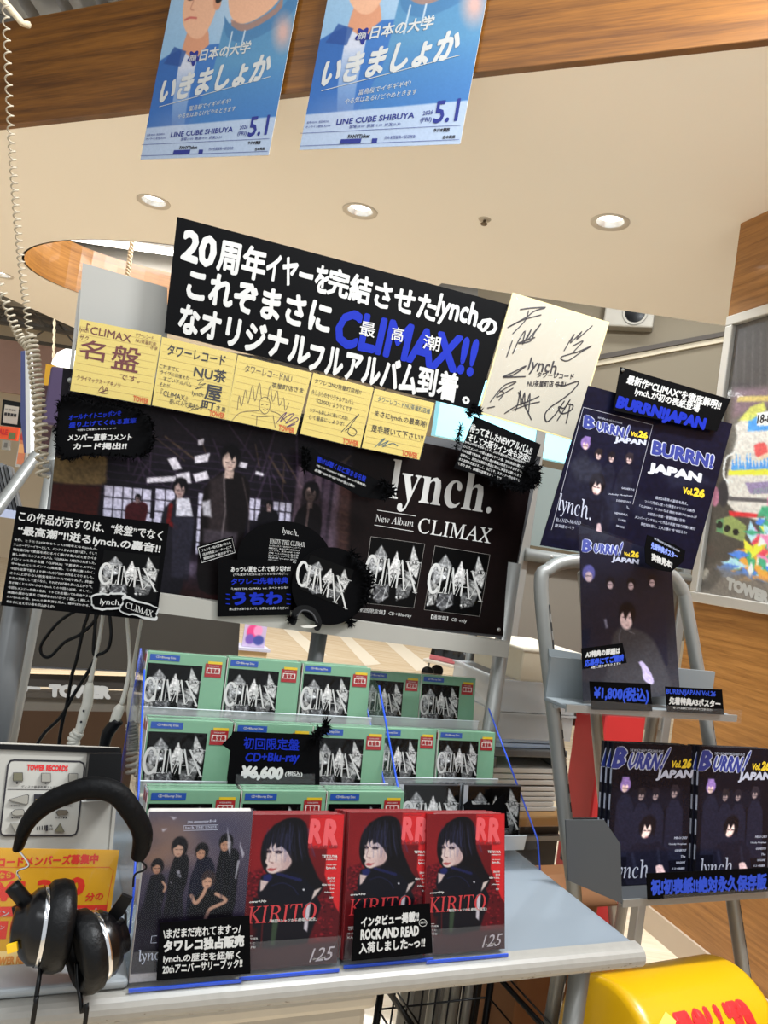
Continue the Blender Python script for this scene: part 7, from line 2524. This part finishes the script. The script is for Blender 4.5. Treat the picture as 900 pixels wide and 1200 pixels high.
for (cord, body, coilp, lab) in (([(565, 300), (540, 480), (512, 620), (486, 740)], [(486, 735), (480, 770), (472, 850), (455, 900), (440, 960), (426, 1005)], [(426, 1005), (404, 1030), (396, 1060), (402, 1100)], 'ivory inline cord connector with two dark dots behind the station'),
                                 ([(680, 330), (694, 500), (700, 640), (682, 760), (655, 860)], [(655, 855), (640, 890), (625, 930), (612, 960)], None, 'ivory cord connector tapering into a black plug beside the disc rack'),
                                 ([(775, 330), (735, 560), (720, 660), (715, 760)], [(715, 760), (716, 830), (712, 900), (712, 960)], [(712, 960), (716, 1040), (716, 1100), (712, 1240)], 'pale cord connector with a coil just left of the disc rack')):
    Yp = 1.5 if cord[0][0] < 700 else 1.54
    w = lambda P: [at_depth(*k(*p), Yp) for p in P]
    root = empty('cord_connector', at_depth(*k(*body[-1]), Yp))
    o_ = np.array(root.location)
    mb = MB(); mb.tube(np.array(w(cord)) - o_, [0.0034, 0.0036, 0.005], plugm, 10, 5); mb.build('cord', root)
    mb = MB(); mb.tube(np.array(w(body)) - o_, [0.0055, 0.0095, 0.010, 0.010, 0.009, 0.0085], plugm, 14, 5); mb.build('body', root)
    if coilp is not None:
        mb = coil(np.array(w(coilp)) - o_, 0.0085, 5 if cord[0][0] < 600 else 13, 0.0042, plugm); mb.build('coil', root)
        if cord[0][0] < 600:
            for p in ((452, 890), (438, 950)):
                mb = MB(); c_ = at_depth(*k(*p), Yp - 0.012) - o_; mb.lathe([(0.0001, 0.001), (0.002, 0.001), (0.0022, -0.001)], INK_K, np.c_[FU, ZZ, -FV], 10, c_); mb.build('dot', root)
    else:
        mb = MB(); mb.tube(np.array(w([(640, 940), (600, 985), (575, 1030), (560, 1100)])) - o_, [0.011, 0.012, 0.010], BLK_PL, 12, 4); mb.build('plug', root)
    tag(root, lab, 'cord connector', 'ivory cord connectors behind the station')

# ================================================================ SHELF UNIT SEEN THROUGH THE GAP AT LOWER LEFT
BPk = Plane(at_depth(90, 800, 2.35), A23 + 2)
k = K(0, 640, 4.61)
lo = BPk.hit(90, 875); lo = np.array([lo[0], lo[1], 0.0])
sf = PSurf(BPk, lo)
root = empty('shelf_unit', lo)
def slab(name, poly, m, t0, t1, par=root):
    mb = MB(); mb.prism(sf.P(k.q(*poly), t1), sf.P(k.q(*poly), t0), m); return mb.build(name, par)
brown = mat('unit_brown', (58, 36, 16), 0.5)
slab('upper_panel', [(-300, 290), (1300, 360), (1280, 700), (-320, 625)], mat('unit_grey_panel', (52, 47, 40), 0.6), -0.02, 0.0)
slab('glass_shelf', [(-200, 622), (760, 660), (760, 690), (-200, 652)], mat('shelf_pale_blue', (140, 146, 164), 0.3), -0.1, -0.02)
slab('shelf_light', [(-200, 676), (760, 702), (760, 712), (-200, 688)], mat('light_strip', (250, 226, 186), 0.4, emit=0.8), -0.05, -0.02)
slab('back_board', [(-200, 690), (760, 714), (760, 790), (-200, 760)], mat('unit_dark', (52, 46, 40), 0.6), -0.06, -0.03)
slab('acrylic_ledge', [(-200, 800), (760, 830), (755, 896), (-200, 884)], mat('ledge_grey', (96, 90, 82), 0.35), -0.05, 0.0)
slab('label_rail', [(-200, 780), (760, 800), (760, 832), (-200, 802)], mat('rail_clear_grey', (66, 60, 54), 0.3), -0.04, 0.01)
mb = MB()
lowq = sf.P(k.q((-200, 884), (755, 896), (750, 1100), (-220, 1100)))
lowq[2:, 2] = 0
mb.prism(lowq, lowq + FV * 0.02, brown)
mb.build('door', root)
mb = MB()
ink(mb, sf, 'TOWER', (57, 800.5, 130, 803, 15.5), INK_W, 0.012, bold=.10, lean=-.05)
flat(mb, sf, k.q((130, 750), (218, 756), (218, 770), (150, 768), (148, 780), (128, 778)), INK_W, 0.012)
mb.build('lettering', root)
mb = MB(); a_ = sf.P(k.q((706, 660), (770, 664), (740, 830), (690, 828))); mb.prism(a_ + FV * 0.1, a_ + FV * 0.16, mat('unit_cream', (222, 196, 150), 0.6)); mb.build('side_panel', root)
for x in (-180, 740):
    p_ = sf.P([k(x, 900)])[0]
    mb = MB(); mb.box((p_[0] + FV[0] * 0.1, p_[1] + FV[1] * 0.1, 0.52), (0.04, 0.04, 1.04), brown); mb.build('post', root)
tag(root, 'brown shop shelf unit with white lettering on its ledge, seen under the review sign', 'shelf')
# beige pole at the far left edge
p_ = at_depth(6, 740, 1.75)
mb = MB(); mb.tube([(0, 0, 0), (0.03, 0, 1.28)], 0.014, mat('pole_cream', (196, 178, 146), 0.5), 12)
tag(mb.build('support_pole', loc=(p_[0], p_[1], 0)), 'cream pole at the left edge behind the stand post', 'pole')

# ================================================================ LEFT BACKGROUND
k = K(0, 400, 6.0)
def bgcard(name, poly, Y, yaw, m, lab, cat, deco=None, th=0.02):
    pl = Plane(at_depth(*k(*np.mean(poly, 0)), Y), yaw)
    P = k.q(*poly)
    o = PSurf(pl).P(P); l_ = o[np.argsort(o[:, 2])[:2]].mean(0)
    s_ = PSurf(pl, l_)
    mb = MB(); mb.card(s_, P, m, -th, 0)
    if deco:
        deco(mb, s_)
    return tag(mb.build(name, loc=l_), lab, cat)


def d1(mb, s_):
    flat(mb, s_, k.q((36, 446), (136, 462), (122, 586), (20, 572)), PAPERW, 0.003)
    ink(mb, s_, 'NU茶屋町', k.b(44, 470, 116, 482, 14), INK_K, 0.006)
    for i in range(4):
        flat(mb, s_, k.q((36 + i * 22, 500 + i * 3), (54 + i * 22, 503 + i * 3), (50 + i * 22, 524 + i * 3), (32 + i * 22, 520 + i * 3)), INK_K, 0.006)
wy = -8
bgcard('wall_notice', [(20, 408), (162, 432), (140, 606), (4, 588)], 5.6, wy, BLK_PL, 'black framed notice with a white sheet on the far left wall', 'notice', d1)
bgcard('shop_banner', [(-60, 590), (134, 606), (116, 700), (-60, 676)], 5.5, wy, mat('banner_orange', (230, 84, 40), 0.5), 'orange banner low on the far left wall under the black notice', 'banner', lambda mb, s_: (ink(mb, s_, 'SALE', k.b(-20, 612, 60, 622, 40), RED, 0.004, bold=.05), flat(mb, s_, k.q((66, 640), (112, 646), (106, 690), (60, 684)), mat('banner_green', (96, 110, 70), 0.5), 0.004)))
bgcard('light_switch', [(18, 694), (68, 700), (62, 766), (10, 760)], 5.5, wy, mat('switch_grey', (150, 148, 142), 0.5), 'grey wall switch plate under the orange banner', 'switch', lambda mb, s_: flat(mb, s_, k.q((32, 712), (54, 715), (50, 748), (28, 745)), mat('switch_dark', (100, 98, 94), 0.5), 0.003))
bgcard('wall_poster', [(150, 620), (212, 628), (170, 890), (104, 880)], 4.6, wy, mat('frame_silver2', (184, 180, 172), 0.4), 'narrow silver-framed warm picture standing at the far left', 'poster', lambda mb, s_: (flat(mb, s_, k.q((152, 634), (200, 640), (166, 870), (118, 862)), mat('poster_warm', (212, 128, 92), 0.5), 0.004), flat(mb, s_, k.q((150, 650), (196, 656), (186, 700), (142, 694)), mat('poster_red', (190, 60, 50), 0.5), 0.006), flat(mb, s_, k.q((140, 720), (180, 726), (170, 790), (132, 784)), mat('poster_orange', (236, 170, 110), 0.5), 0.006)))
bgcard('wall_panel', [(322, 160), (398, 170), (380, 310), (306, 306)], 5.4, wy, mat('panel_ochre', (206, 158, 40), 0.6), 'ochre yellow wall panel beyond the thin rope at the left', 'panel')
bgcard('wall_panel', [(296, 310), (420, 312), (396, 810), (290, 808)], 4.4, wy, mat('panel_maroon', (52, 22, 26), 0.5), 'dark maroon panel behind the coiled cord at the left', 'panel')
bgcard('display_board', [(192, 70), (214, 66), (232, 520), (216, 790), (190, 560)], 2.2, 60, mat('board_blue_back', (70, 80, 130), 0.5), 'thin upright board with a blue back seen edge-on beside the coiled cord', 'board', lambda mb, s_: None, 0.03)
bgcard('display_board', [(208, 62), (226, 66), (250, 400), (240, 790), (214, 790)], 2.15, 60, mat('board_white_edge', (226, 226, 222), 0.5), 'thin upright white board edge-on just right of the blue-backed one', 'board', None, 0.02)
root = empty('table_lamp', at_depth(*k(440, 175), 2.6))
o_ = np.array(root.location)
s_ = 2.6 / 900 / 6.0
mb = MB(); mb.lathe([(0.0001, 0.30 * 0.2), (0.02, 0.058), (0.042, 0.04), (0.052, 0.015), (0.054, 0)], mat('lamp_white', (250, 248, 240), 0.4, emit=0.9), None, 28, (0.02, 0, 0)); mb.build('shade', root)
mb = MB(); mb.box((0.02, 0.0, -0.11), (0.085, 0.085, 0.2), mat('lamp_purple', (62, 46, 76), 0.4), None, 0.01); mb.build('base', root)
mb = MB(); mb.tube([(0.02, 0, -0.2), (0.02, 0, -o_[2])], 0.02, SILVER, 12); mb.build('stem', root)
tag(root, 'small white dome lamp on a purple base left of the header board', 'lamp')
# silver rail of a neighbouring rack, its ribbed records and small props
root = empty('record_browser', at_depth(20, 575, 1.9))
o_ = np.array(root.location)
mb = MB(); mb.tube([at_depth(-40, 640, 1.75) - o_, at_depth(0, 592, 1.85) - o_, at_depth(38, 540, 1.95) - o_, at_depth(46, 532, 1.97) - o_], 0.015, SILVER, 12, 4); mb.build('rail', root)
mb = MB(); b = at_depth(62, 600, 2.0) - o_; mb.tube([at_depth(66, 536, 2.05) - o_, at_depth(56, 552, 2.02) - o_, b, [b[0] - 0.03, b[1], -o_[2]]], 0.016, SILVER, 12, 5); mb.build('post', root)
mb = MB(); mb.tube([at_depth(-20, 610, 1.8) - o_, [(at_depth(-20, 610, 1.8) - o_)[0], (at_depth(-20, 610, 1.8) - o_)[1], -o_[2]]], 0.015, SILVER, 12); mb.build('post', root)
mb = MB(); mb.box(at_depth(5, 600, 2.0) - o_, (0.30, 0.2, 0.02), mat('bin_blue_white', (176, 182, 206), 0.5), FM); mb.build('bin', root)
tag(root, 'silver tube record browser at the left edge behind the easel stand', 'rack')
for i in range(6):
    mb = MB()
    c = at_depth(-4 + i * 4.5, 566 + i * 1.6, 2.0)
    mb.box((0, 0, 0), (0.006, 0.16, 0.12), mat('record_grey_%d' % (i % 2), (70 + 30 * (i % 2),) * 3, 0.5), np.c_[FU * 0.94 + ZZ * 0.34, FV, ZZ * 0.94 - FU * 0.34])
    tag(mb.build('record_sleeve', loc=c), 'grey record sleeve leaning in the browser at the left edge', 'record', 'record sleeves in the browser')

# ================================================================ FRAMED POSTER ON THE OAK WALL
tl, bl = WP.hit(858, 373), WP.hit(808, 704)
blx, tlx = (bl - W0) @ WU, (tl - W0) @ WU
zb, zt_ = bl[2], tl[2]
x0 = max(tlx, 0.012)
Wf, Hf = 0.92, zt_ - zb
WM = np.c_[WU, -WN, ZZ]
o_ = W0 + WU * (x0 + Wf / 2) + ZZ * zb + WN * 0.001
root = empty('framed_poster', o_, WM)
fm = mat('frame_aluminium', (200, 196, 188), 0.35, 0.5, 0.03)
bw = 0.04
for c, s in (((0, -0.014, bw / 2), (Wf, 0.028, bw)), ((0, -0.014, Hf - bw / 2), (Wf, 0.028, bw)), ((-Wf / 2 + bw / 2, -0.014, Hf / 2), (bw, 0.028, Hf - 2 * bw)), ((Wf / 2 - bw / 2, -0.014, Hf / 2), (bw, 0.028, Hf - 2 * bw))):
    mb = MB(); mb.box(c, s, fm, None, 0.004); mb.build('frame_bar', root)
k = K(800, 360, 3.16)
cv = Canvas(795, 360, 990, 800, 1.3, (70, 64, 58))
cv.poly(k.q((190, 60), (640, 0), (640, 330), (180, 330)), (58, 54, 54), 1, 3)
for i in range(10):
    cv.line(k.q((200 + i * 30, 90), (196 + i * 30, 300)), 2, (84, 80, 80), .5, 1)
cv.poly(k.q((190, 300), (640, 280), (640, 400), (180, 430)), (112, 92, 100), 1, 4)
cv.poly(k.q((205, 330), (640, 318), (640, 345), (200, 350)), (196, 176, 96), .8, 1)
cv.poly(k.q((180, 420), (260, 370), (640, 330), (640, 560), (170, 600)), (96, 92, 86), 1, 3)
# pale van with blue flames
cv.poly(k.q((200, 480), (235, 400), (640, 380), (640, 780), (280, 790), (160, 720), (170, 600)), (198, 192, 184), 1, 1.2, sm=2)
cv.poly(k.q((245, 400), (640, 372), (640, 440), (240, 460)), (70, 140, 206), 1, .8)
cv.poly(k.q((205, 420), (250, 370), (300, 350), (310, 380), (250, 420)), (190, 190, 90), .9, 1)
cv.poly(k.q((275, 392), (330, 384), (330, 436), (275, 440)), (226, 222, 214), 1, .5)
for i in range(9):
    x = 180 + i * 26
    cv.poly(k.q((x, 610), (x + 4, 560 - (i % 3) * 14), (x + 12, 590), (x + 18, 540 + (i % 2) * 26), (x + 28, 610)), (72, 140, 214), 1, .5)
cv.poly(k.q((170, 604), (640, 590), (640, 620), (168, 622)), (222, 206, 60), 1, .8)
cv.poly(k.q((265, 510), (300, 500), (316, 530), (300, 560), (270, 550)), (206, 70, 70), .9, 1, sm=2)
cv.line(k.q((285, 560), (340, 540), (400, 560)), 5, (226, 186, 160), 1, 1, sm=3)
cv.poly(k.q((230, 650), (640, 630), (640, 690), (250, 690)), (128, 112, 150), .9, 1)
cv.poly(k.q((165, 700), (640, 730), (640, 745), (170, 716)), (60, 56, 60), .8, .8)
cv.poly(k.q((170, 755), (400, 775), (640, 770), (640, 790), (175, 775)), (196, 40, 48), 1, .8)
cv.line(k.q((190, 540), (160, 560), (152, 620), (166, 650)), 2.4, (220, 216, 210), 1, .6, sm=3)
cv.ell(*k(150, 690), 6, 16, (40, 38, 44)); cv.ell(*k(118, 700), 5, 12, (196, 120, 150), .8)
# amplifier with knobs
cv.poly(k.q((125, 790), (180, 770), (235, 810), (228, 870), (125, 830)), (130, 142, 84), 1, .8)
cv.poly(k.q((125, 790), (150, 782), (150, 838), (125, 830)), (86, 130, 92), 1, .6)
for x, y in ((136, 806), (165, 820), (196, 832)):
    cv.ell(*k(x, y), 3.6, 4.2, (26, 24, 22))
# heap of bright cloth
rs = np.random.RandomState(8)
colr = [(226, 120, 160), (240, 214, 60), (70, 120, 206), (60, 150, 110), (236, 150, 60), (250, 236, 220), (160, 200, 230), (200, 60, 80)]
for i in range(120):
    t = rs.rand() ** 0.7
    x = 130 + 190 * (1 - t) + rs.rand() * (320 * t + 60) * 0.9
    y = 720 + t * 290
    if x < 330 - (y - 720) * 0.72:
        continue
    a = rs.rand() * 3.1
    L, w = 18 + rs.rand() * 34, 8 + rs.rand() * 16
    d, n_ = np.array([math.cos(a), math.sin(a)]), np.array([-math.sin(a), math.cos(a)])
    p = np.array([x, y])
    cv.poly(k.q(*(p + d * L).reshape(1, 2).tolist(), *(p + n_ * w).reshape(1, 2).tolist(), *(p - d * L).reshape(1, 2).tolist(), *(p - n_ * w).reshape(1, 2).tolist()), colr[rs.randint(8)], .95, .8)
cv.poly(k.q((130, 950), (300, 1010), (640, 1010), (640, 1500), (20, 1300), (60, 1000)), (112, 104, 96), 0.85, 6)
cv.ell(*k(84, 990), 5, 7, (156, 150, 140), .9)
cv.poly(k.q((60, 1040), (110, 960), (150, 990), (100, 1050)), (72, 68, 64), .8, 2)
cv.noise(0.2, 1.6, 5)
cv.a = np.clip(cv.a * 1.25, 0, 255)
mb = MB()
P4 = [(-Wf / 2 + bw, -0.008, Hf - bw), (Wf / 2 - bw, -0.008, Hf - bw), (Wf / 2 - bw, -0.008, bw), (-Wf / 2 + bw, -0.008, bw)]
mb.prism(P4, [(x, y + 0.004, z) for x, y, z in P4], PAPERW)
# printed sheet: measured readings projected on the wall plane
wsf = PSurf(WP.shifted(0.009))
def tof(P):
    return (np.asarray(P) - o_) @ WM
class FSurf:
    def P(s, pts, off=0.0):
        q = tof(wsf.P(pts, 0.0)); q[:, 1] -= off
        q[:, 0] = np.clip(q[:, 0], -Wf / 2 + bw, Wf / 2 - bw); q[:, 2] = np.clip(q[:, 2], bw, Hf - bw)
        return q
fs = FSurf()
def proj(p):
    d = np.asarray(p, float) - EYEP
    zc_ = d @ _fw
    return (450 + d @ CR / zc_ * FPX, 600 - d @ CU / zc_ * FPX)
world = lambda q_: o_ + WM @ np.array([q_[0], -0.009, q_[2]])
fq = [proj(world(p)) for p in ((-Wf / 2 + bw, 0, Hf - bw), (-Wf / 2 + bw + 0.5, 0, Hf - bw), (-Wf / 2 + bw + 0.5, 0, bw), (-Wf / 2 + bw, 0, bw))]
nu, nv = 150, 220
Wp = Wf - 2 * bw
lsq = LSurf(fq, 0.5, Hf - 2 * bw)
uu, vv = np.meshgrid(np.linspace(0, Wp / 0.5, nu), np.linspace(0, 1, nv))
Hi = np.linalg.inv(lsq.H)
pp = np.c_[uu.ravel(), vv.ravel(), np.ones(nu * nv)] @ Hi.T
pp = pp[:, :2] / pp[:, 2:]
fx = np.clip((pp[:, 0] - cv.x0) * cv.k, 0, cv.W - 1).astype(int); fy = np.clip((pp[:, 1] - cv.y0) * cv.k, 0, cv.H - 1).astype(int)
colsF = cv.a[fy, fx]
Vf = np.c_[-Wf / 2 + bw + uu.ravel() * 0.5, np.full(nu * nv, -0.0085), bw + (1 - vv.ravel()) * (Hf - 2 * bw)]
i = np.arange(nv * nu).reshape(nv, nu)
mb.add(Vf, np.stack([i[:-1, :-1], i[1:, :-1], i[1:, 1:], i[:-1, 1:]], -1).reshape(-1, 4).tolist(), PRINT, lin(colsF))
ink(mb, fs, '18-85', k.b(280, 398, 345, 392, 34), INK_K, 0.001, bold=.03)
ink(mb, fs, 'KIND', k.b(266, 672, 330, 664, 22), PALE, 0.001, bold=.05)
ink(mb, fs, 'TOWER RECORDS', k.b(164, 996, 520, 1130, 46), PAPERW, 0.001, bold=.09, lean=-.1)
mb.build('print', root)
mb = MB()
mb.add([(-Wf / 2 + bw, -0.016, bw), (Wf / 2 - bw, -0.016, bw), (Wf / 2 - bw, -0.016, Hf - bw), (-Wf / 2 + bw, -0.016, Hf - bw)], [(0, 1, 2, 3)], ACRYL)
mb.build('glazing', root)
tag(root, 'large aluminium-framed colourful poster under glazing on the oak wall', 'poster')

# ================================================================ MIDDLE BACKGROUND: COUNTER, TRAYS, TROLLEY
CPk = Plane(at_depth(620, 850, 2.0), A23)
co = CPk.hit(625, 900)
xl = ((CPk.hit(572, 900) - co) @ FU); xr = ((CPk.hit(668, 900) - co) @ FU)
zt = CPk.hit(620, 955)[2]
zz = lambda y: CPk.hit(618, y)[2]
root = empty('side_counter', [co[0], co[1], 0], FM)
mb = MB(); mb.box(((xl + xr) / 2, 0.13, zt - 0.012), (xr - xl + 0.02, 0.30, 0.024), mat('counter_wood', (150, 112, 66), 0.4), None, 0.004); mb.build('top', root)
mb = MB(); mb.box(((xl + xr) / 2, 0.14, (zt - 0.024) / 2), (xr - xl, 0.26, zt - 0.024), mat('counter_dark', (30, 26, 24), 0.5)); mb.build('body', root)
mb = MB(); mb.box(((xl + xr) / 2, 0.005, zt - 0.06), (xr - xl, 0.02, 0.012), SILVER); mb.build('rail', root)
tag(root, 'dark low counter with a wooden top behind the rack, carrying clear trays', 'counter')
def onc(name, ya, yb, fn_, lab, cat, dx=0.0, w=None, d=0.24, group=None):
    z0, z1 = zz(yb), zz(ya)
    root = empty(name, [co[0] + FU[0] * ((xl + xr) / 2 + dx) + FV[0] * 0.13, co[1] + FU[1] * ((xl + xr) / 2 + dx) + FV[1] * 0.13, z0], FM)
    fn_(root, w or (xr - xl) * 0.96, d, z1 - z0)
    return tag(root, lab, cat, group)


TRAY = clear('tray_plastic', (0.92, 0.93, 0.93), 0.05, 0.12, milk=0.34)
def tray(root, w, d, h):
    t = 0.003
    mb = MB()
    mb.box((0, 0, t / 2), (w, d, t), TRAY)
    for c, s in (((0, -d / 2, h / 2), (w, t, h)), ((0, d / 2, h / 2), (w, t, h)), ((-w / 2, 0, h / 2), (t, d, h)), ((w / 2, 0, h / 2), (t, d, h))):
        mb.box(c, s, TRAY)
    mb.build('tray_shell', root)
    mb = MB()
    for c, s in (((0, -d / 2, h), (w + 0.012, 0.012, 0.004)), ((0, d / 2, h), (w + 0.012, 0.012, 0.004)), ((-w / 2, 0, h), (0.012, d, 0.004)), ((w / 2, 0, h), (0.012, d, 0.004))):
        mb.box(c, s, TRAY)
    mb.build('rim', root)
def papers(root, w, d, h, m=None, n=5):
    for i in range(n):
        mb = MB(); mb.box((0.004 * (-1) ** i, 0, h * (i + .5) / n), (w * 0.92, d * 0.9, h / n * 0.8), m or PAPERW, None, 0.001); mb.build('sheet_bundle', root)
onc('paper_stack', 925, 955, lambda r, w, d, h: papers(r, w, d, h), 'lower stack of white paper bundles on the dark counter', 'paper stack')
onc('paper_stack', 903, 924, lambda r, w, d, h: papers(r, w * .96, d, h, n=3), 'upper stack of white paper bundles under the grey bracket', 'paper stack')
def bracket(root, w, d, h):
    mb = MB()
    mb.box((0, 0, h - 0.01), (w, d, 0.02), GREYP, None, 0.004); mb.build('plate', root)
    for s in (-1, 1):
        mb = MB(); mb.box((s * (w / 2 - 0.012), 0, (h - 0.02) / 2), (0.024, d, h - 0.02), GREYP, None, 0.003); mb.build('leg', root)
onc('riser_stand', 880, 903, bracket, 'grey metal riser on the paper stacks right of the disc racks', 'stand')
onc('paper_pad', 868, 880, lambda r, w, d, h: papers(r, w, d, h, mat('pad_blue', (186, 206, 232), 0.5), 2), 'pale blue pad lying on the grey riser', 'pad')
onc('clear_tray', 838, 868, tray, 'lower clear plastic tray on the pale blue pad', 'tray', group='clear plastic trays')
def flyers(root, w, d, h):
    mb = MB()
    P = np.array([(-w * .3, -d / 2 + 0.01, 0.004), (w * .42, -d / 2 + 0.01, 0.004), (w * .42, d * 0.1, h * 0.95), (-w * .2, d * 0.1, h * 0.95)])
    mb.prism(P, P + [0, 0.003, -0.002], PAPERW)
    class _S:
        def P(s, pts, off=0.0):
            pts = np.asarray(pts, float)
            return bilin(P[[3, 2, 1, 0]], pts[:, :1], pts[:, 1:2]) + np.array([0, -off, off * .5])
    ink(mb, _S(), '新譜のご案内', (0.3, 0.15, 0.9, 0.15, 0.3), INK_K, 0.001, lean=0); ink(mb, _S(), '予約受付中', (0.2, 0.55, 0.9, 0.55, 0.28), INK_K, 0.001, lean=0)
    mb.build('flyer', root)
onc('flyer_sheet', 836, 862, flyers, 'white printed flyer propped in the clear trays', 'flyer', d=0.2, w=(xr - xl) * 0.85)
onc('clear_tray', 800, 836, tray, 'upper clear plastic tray, just under the cardboard lid', 'tray', group='clear plastic trays')
def carton(root, w, d, h):
    m = mat('carton_beige', (196, 184, 160), 0.7)
    mb = MB(); mb.box((0, 0, h / 2), (w, d, h), m, None, 0.006); mb.build('carton', root)
    mb = MB(); mb.box((0, 0, h * 0.98), (w * 1.02, d * 1.02, h * 0.12), mat('carton_lid', (206, 196, 176), 0.7), None, 0.004); mb.build('lid', root)
onc('cardboard_box', 762, 800, carton, 'beige cardboard box on top of the clear trays', 'box', dx=0.03, w=(xr - xl) * 0.75)
# trolley with black bags on the far floor
tp = on_z(500, 790, 0.0)
tp = at_depth(528, 778, 4.2)
gz = 0.0
fp = on_z(528, 800, 0)
root = empty('flat_trolley', [fp[0], fp[1], 0], np.c_[[math.cos(-.5), math.sin(-.5), 0], [-math.sin(-.5), math.cos(-.5), 0], ZZ])
sc_ = fp[1] / 900.0
W_t = 62 * sc_
mb = MB(); mb.box((0, 0, 0.19), (W_t, W_t * .6, 0.035), mat('trolley_white', (222, 220, 212), 0.4), None, 0.01); mb.build('deck', root)
for sx in (-1, 1):
    for sy in (-1, 1):
        mb = MB(); mb.lathe([(0.0001, -0.015), (0.06, -0.015), (0.066, 0), (0.06, 0.015), (0.0001, 0.015)], BLK_PL, np.c_[ZZ, FU, FV], 16, (sx * W_t * .4, sy * W_t * .22, 0.066))
        mb.tube([(sx * W_t * .4, sy * W_t * .22, 0.066), (sx * W_t * .4, sy * W_t * .22, 0.18)], 0.012, SILVER, 8); mb.build('caster', root)
mb = MB(); mb.tube([(W_t / 2, -W_t * .28, 0.19), (W_t / 2, -W_t * .28, 0.75), (W_t / 2, W_t * .28, 0.75), (W_t / 2, W_t * .28, 0.19)], 0.016, SILVER, 10); mb.build('handle', root)
tag(root, 'white flat trolley on the far floor seen under the big poster', 'trolley')
mb = MB(); mb.box((0, 0, 0.0), (W_t * .8, W_t * .5, 0.05), mat('pink_wrap', (214, 120, 132), 0.5), None, 0.01)
M_ = np.array(root.matrix_world)[:3, :3]
ob = mb.build('wrapped_parcel', loc=(fp[0], fp[1], 0.235)); ob.rotation_euler = (0, 0, -.5)
tag(ob, 'pink wrapped flat parcel lying on the trolley', 'parcel')
mb = MB()
rs = np.random.RandomState(6)
nx, ny = 16, 10
V = [((i / nx - .5) * W_t * .78, (j / ny - .5) * W_t * .48, 0.0 if i in (0, nx) or j in (0, ny) else 0.10 + 0.12 * rs.rand()) for j in range(ny + 1) for i in range(nx + 1)]
mb.add(V, [(j * (nx + 1) + i, j * (nx + 1) + i + 1, (j + 1) * (nx + 1) + i + 1, (j + 1) * (nx + 1) + i) for j in range(ny) for i in range(nx)], mat('black_bag_film', (14, 14, 16), 0.2), smooth=True)
ob = mb.build('plastic_bag', loc=(fp[0], fp[1], 0.262)); ob.rotation_euler = (0, 0, -.5)
tag(ob, 'crumpled black plastic bag on the trolley', 'bag')
# pale upright board by the trolley, small stand with pink magazine
bp_ = on_z(560, 812, 0)
mb = MB(); mb.box((0, 0, 0.25), (0.16, 0.04, 0.5), mat('board_cream', (226, 200, 150), 0.6), FM, 0.004)
tag(mb.build('end_panel', loc=(bp_[0], bp_[1], 0)), 'cream upright end panel just right of the trolley', 'panel')
sp_ = on_z(298, 800, 0); sp_[2] = 0
Yst = 3.4
pm = at_depth(298, 748, Yst)
root = empty('magazine_pedestal', [pm[0], pm[1], 0], FM)
mb = MB(); mb.box((0, 0.05, (pm[2] - 0.05) / 2), (0.13, 0.13, pm[2] - 0.05), mat('pedestal_beige', (206, 176, 130), 0.6), None, 0.005); mb.build('pedestal', root)
mb = MB(); mb.box((0, 0.03, pm[2] - 0.045), (0.14, 0.13, 0.012), mat('pedestal_top', (190, 186, 200), 0.4)); mb.build('top', root)
tag(root, 'small beige pedestal behind the stand, carrying a pink-covered magazine', 'pedestal')
cv = Canvas(0, 0, 1, 1, 40, (196, 176, 206))
cv.ell(.4, .4, .28, .3, (226, 70, 130)); cv.ell(.62, .35, .2, .22, (240, 150, 190)); cv.ell(.3, .7, .2, .2, (120, 90, 170)); cv.ell(.7, .72, .24, .2, (70, 80, 150))
mb = MB(); mb.box((0, 0.004, 0.055), (0.10, 0.006, 0.11), PAPERW); mb.grid(LSurf(UNITQ, 0.10, 0.11, 0.0), UNITQ, cv.sample(UNITQ, 24, 24), PRINT, 0.0004)
ob = mb.build('magazine', loc=pm - ZZ * 0.038); ob.rotation_euler = (0, 0, math.radians(A23))
tag(ob, 'small pink-covered magazine on the far pedestal under the big poster', 'magazine')
# red bin behind the rack
rp = at_depth(733, 848, 2.35)
root = empty('red_bin', [rp[0], rp[1], 0], FM)
mb = MB(); mb.box((0, 0.07, (rp[2] + 0.03) / 2), (0.16, 0.14, rp[2] + 0.03), mat('bin_red', (178, 40, 42), 0.5), None, 0.01); mb.build('body', root)
mb = MB(); mb.box((0, 0.07, rp[2] + 0.035), (0.17, 0.15, 0.012), mat('bin_red_dark', (140, 30, 32), 0.5), None, 0.004); mb.build('lid', root)
tag(root, 'red bin half hidden behind the silver rack under its upper shelf', 'bin')
# the small parcels and black items behind the right side of the stand
vp = at_depth(606, 752, 2.75)
root = empty('garment_rack', [vp[0], vp[1], 0], FM)
for i, (cx, c) in enumerate(((-0.05, (40, 34, 32)), (0.03, (28, 26, 28)), (0.12, (210, 204, 190)), (0.2, (36, 34, 34)))):
    mb = MB(); mb.box((cx, 0.08, vp[2] - 0.02), (0.07, 0.2, 0.3), mat('cloth_%d' % i, c, 0.8), None, 0.02, 3); mb.build('garment', root)
mb = MB(); mb.tube([(-0.14, 0.08, vp[2] + 0.14), (0.28, 0.08, vp[2] + 0.14)], 0.012, SILVER, 8); mb.build('rail', root)
for x in (-0.14, 0.28):
    mb = MB(); mb.tube([(x, 0.08, 0), (x, 0.08, vp[2] + 0.14)], 0.012, SILVER, 8); mb.build('post', root)
tag(root, 'garment rail with dark and pale cloth far behind the board stand', 'rail')
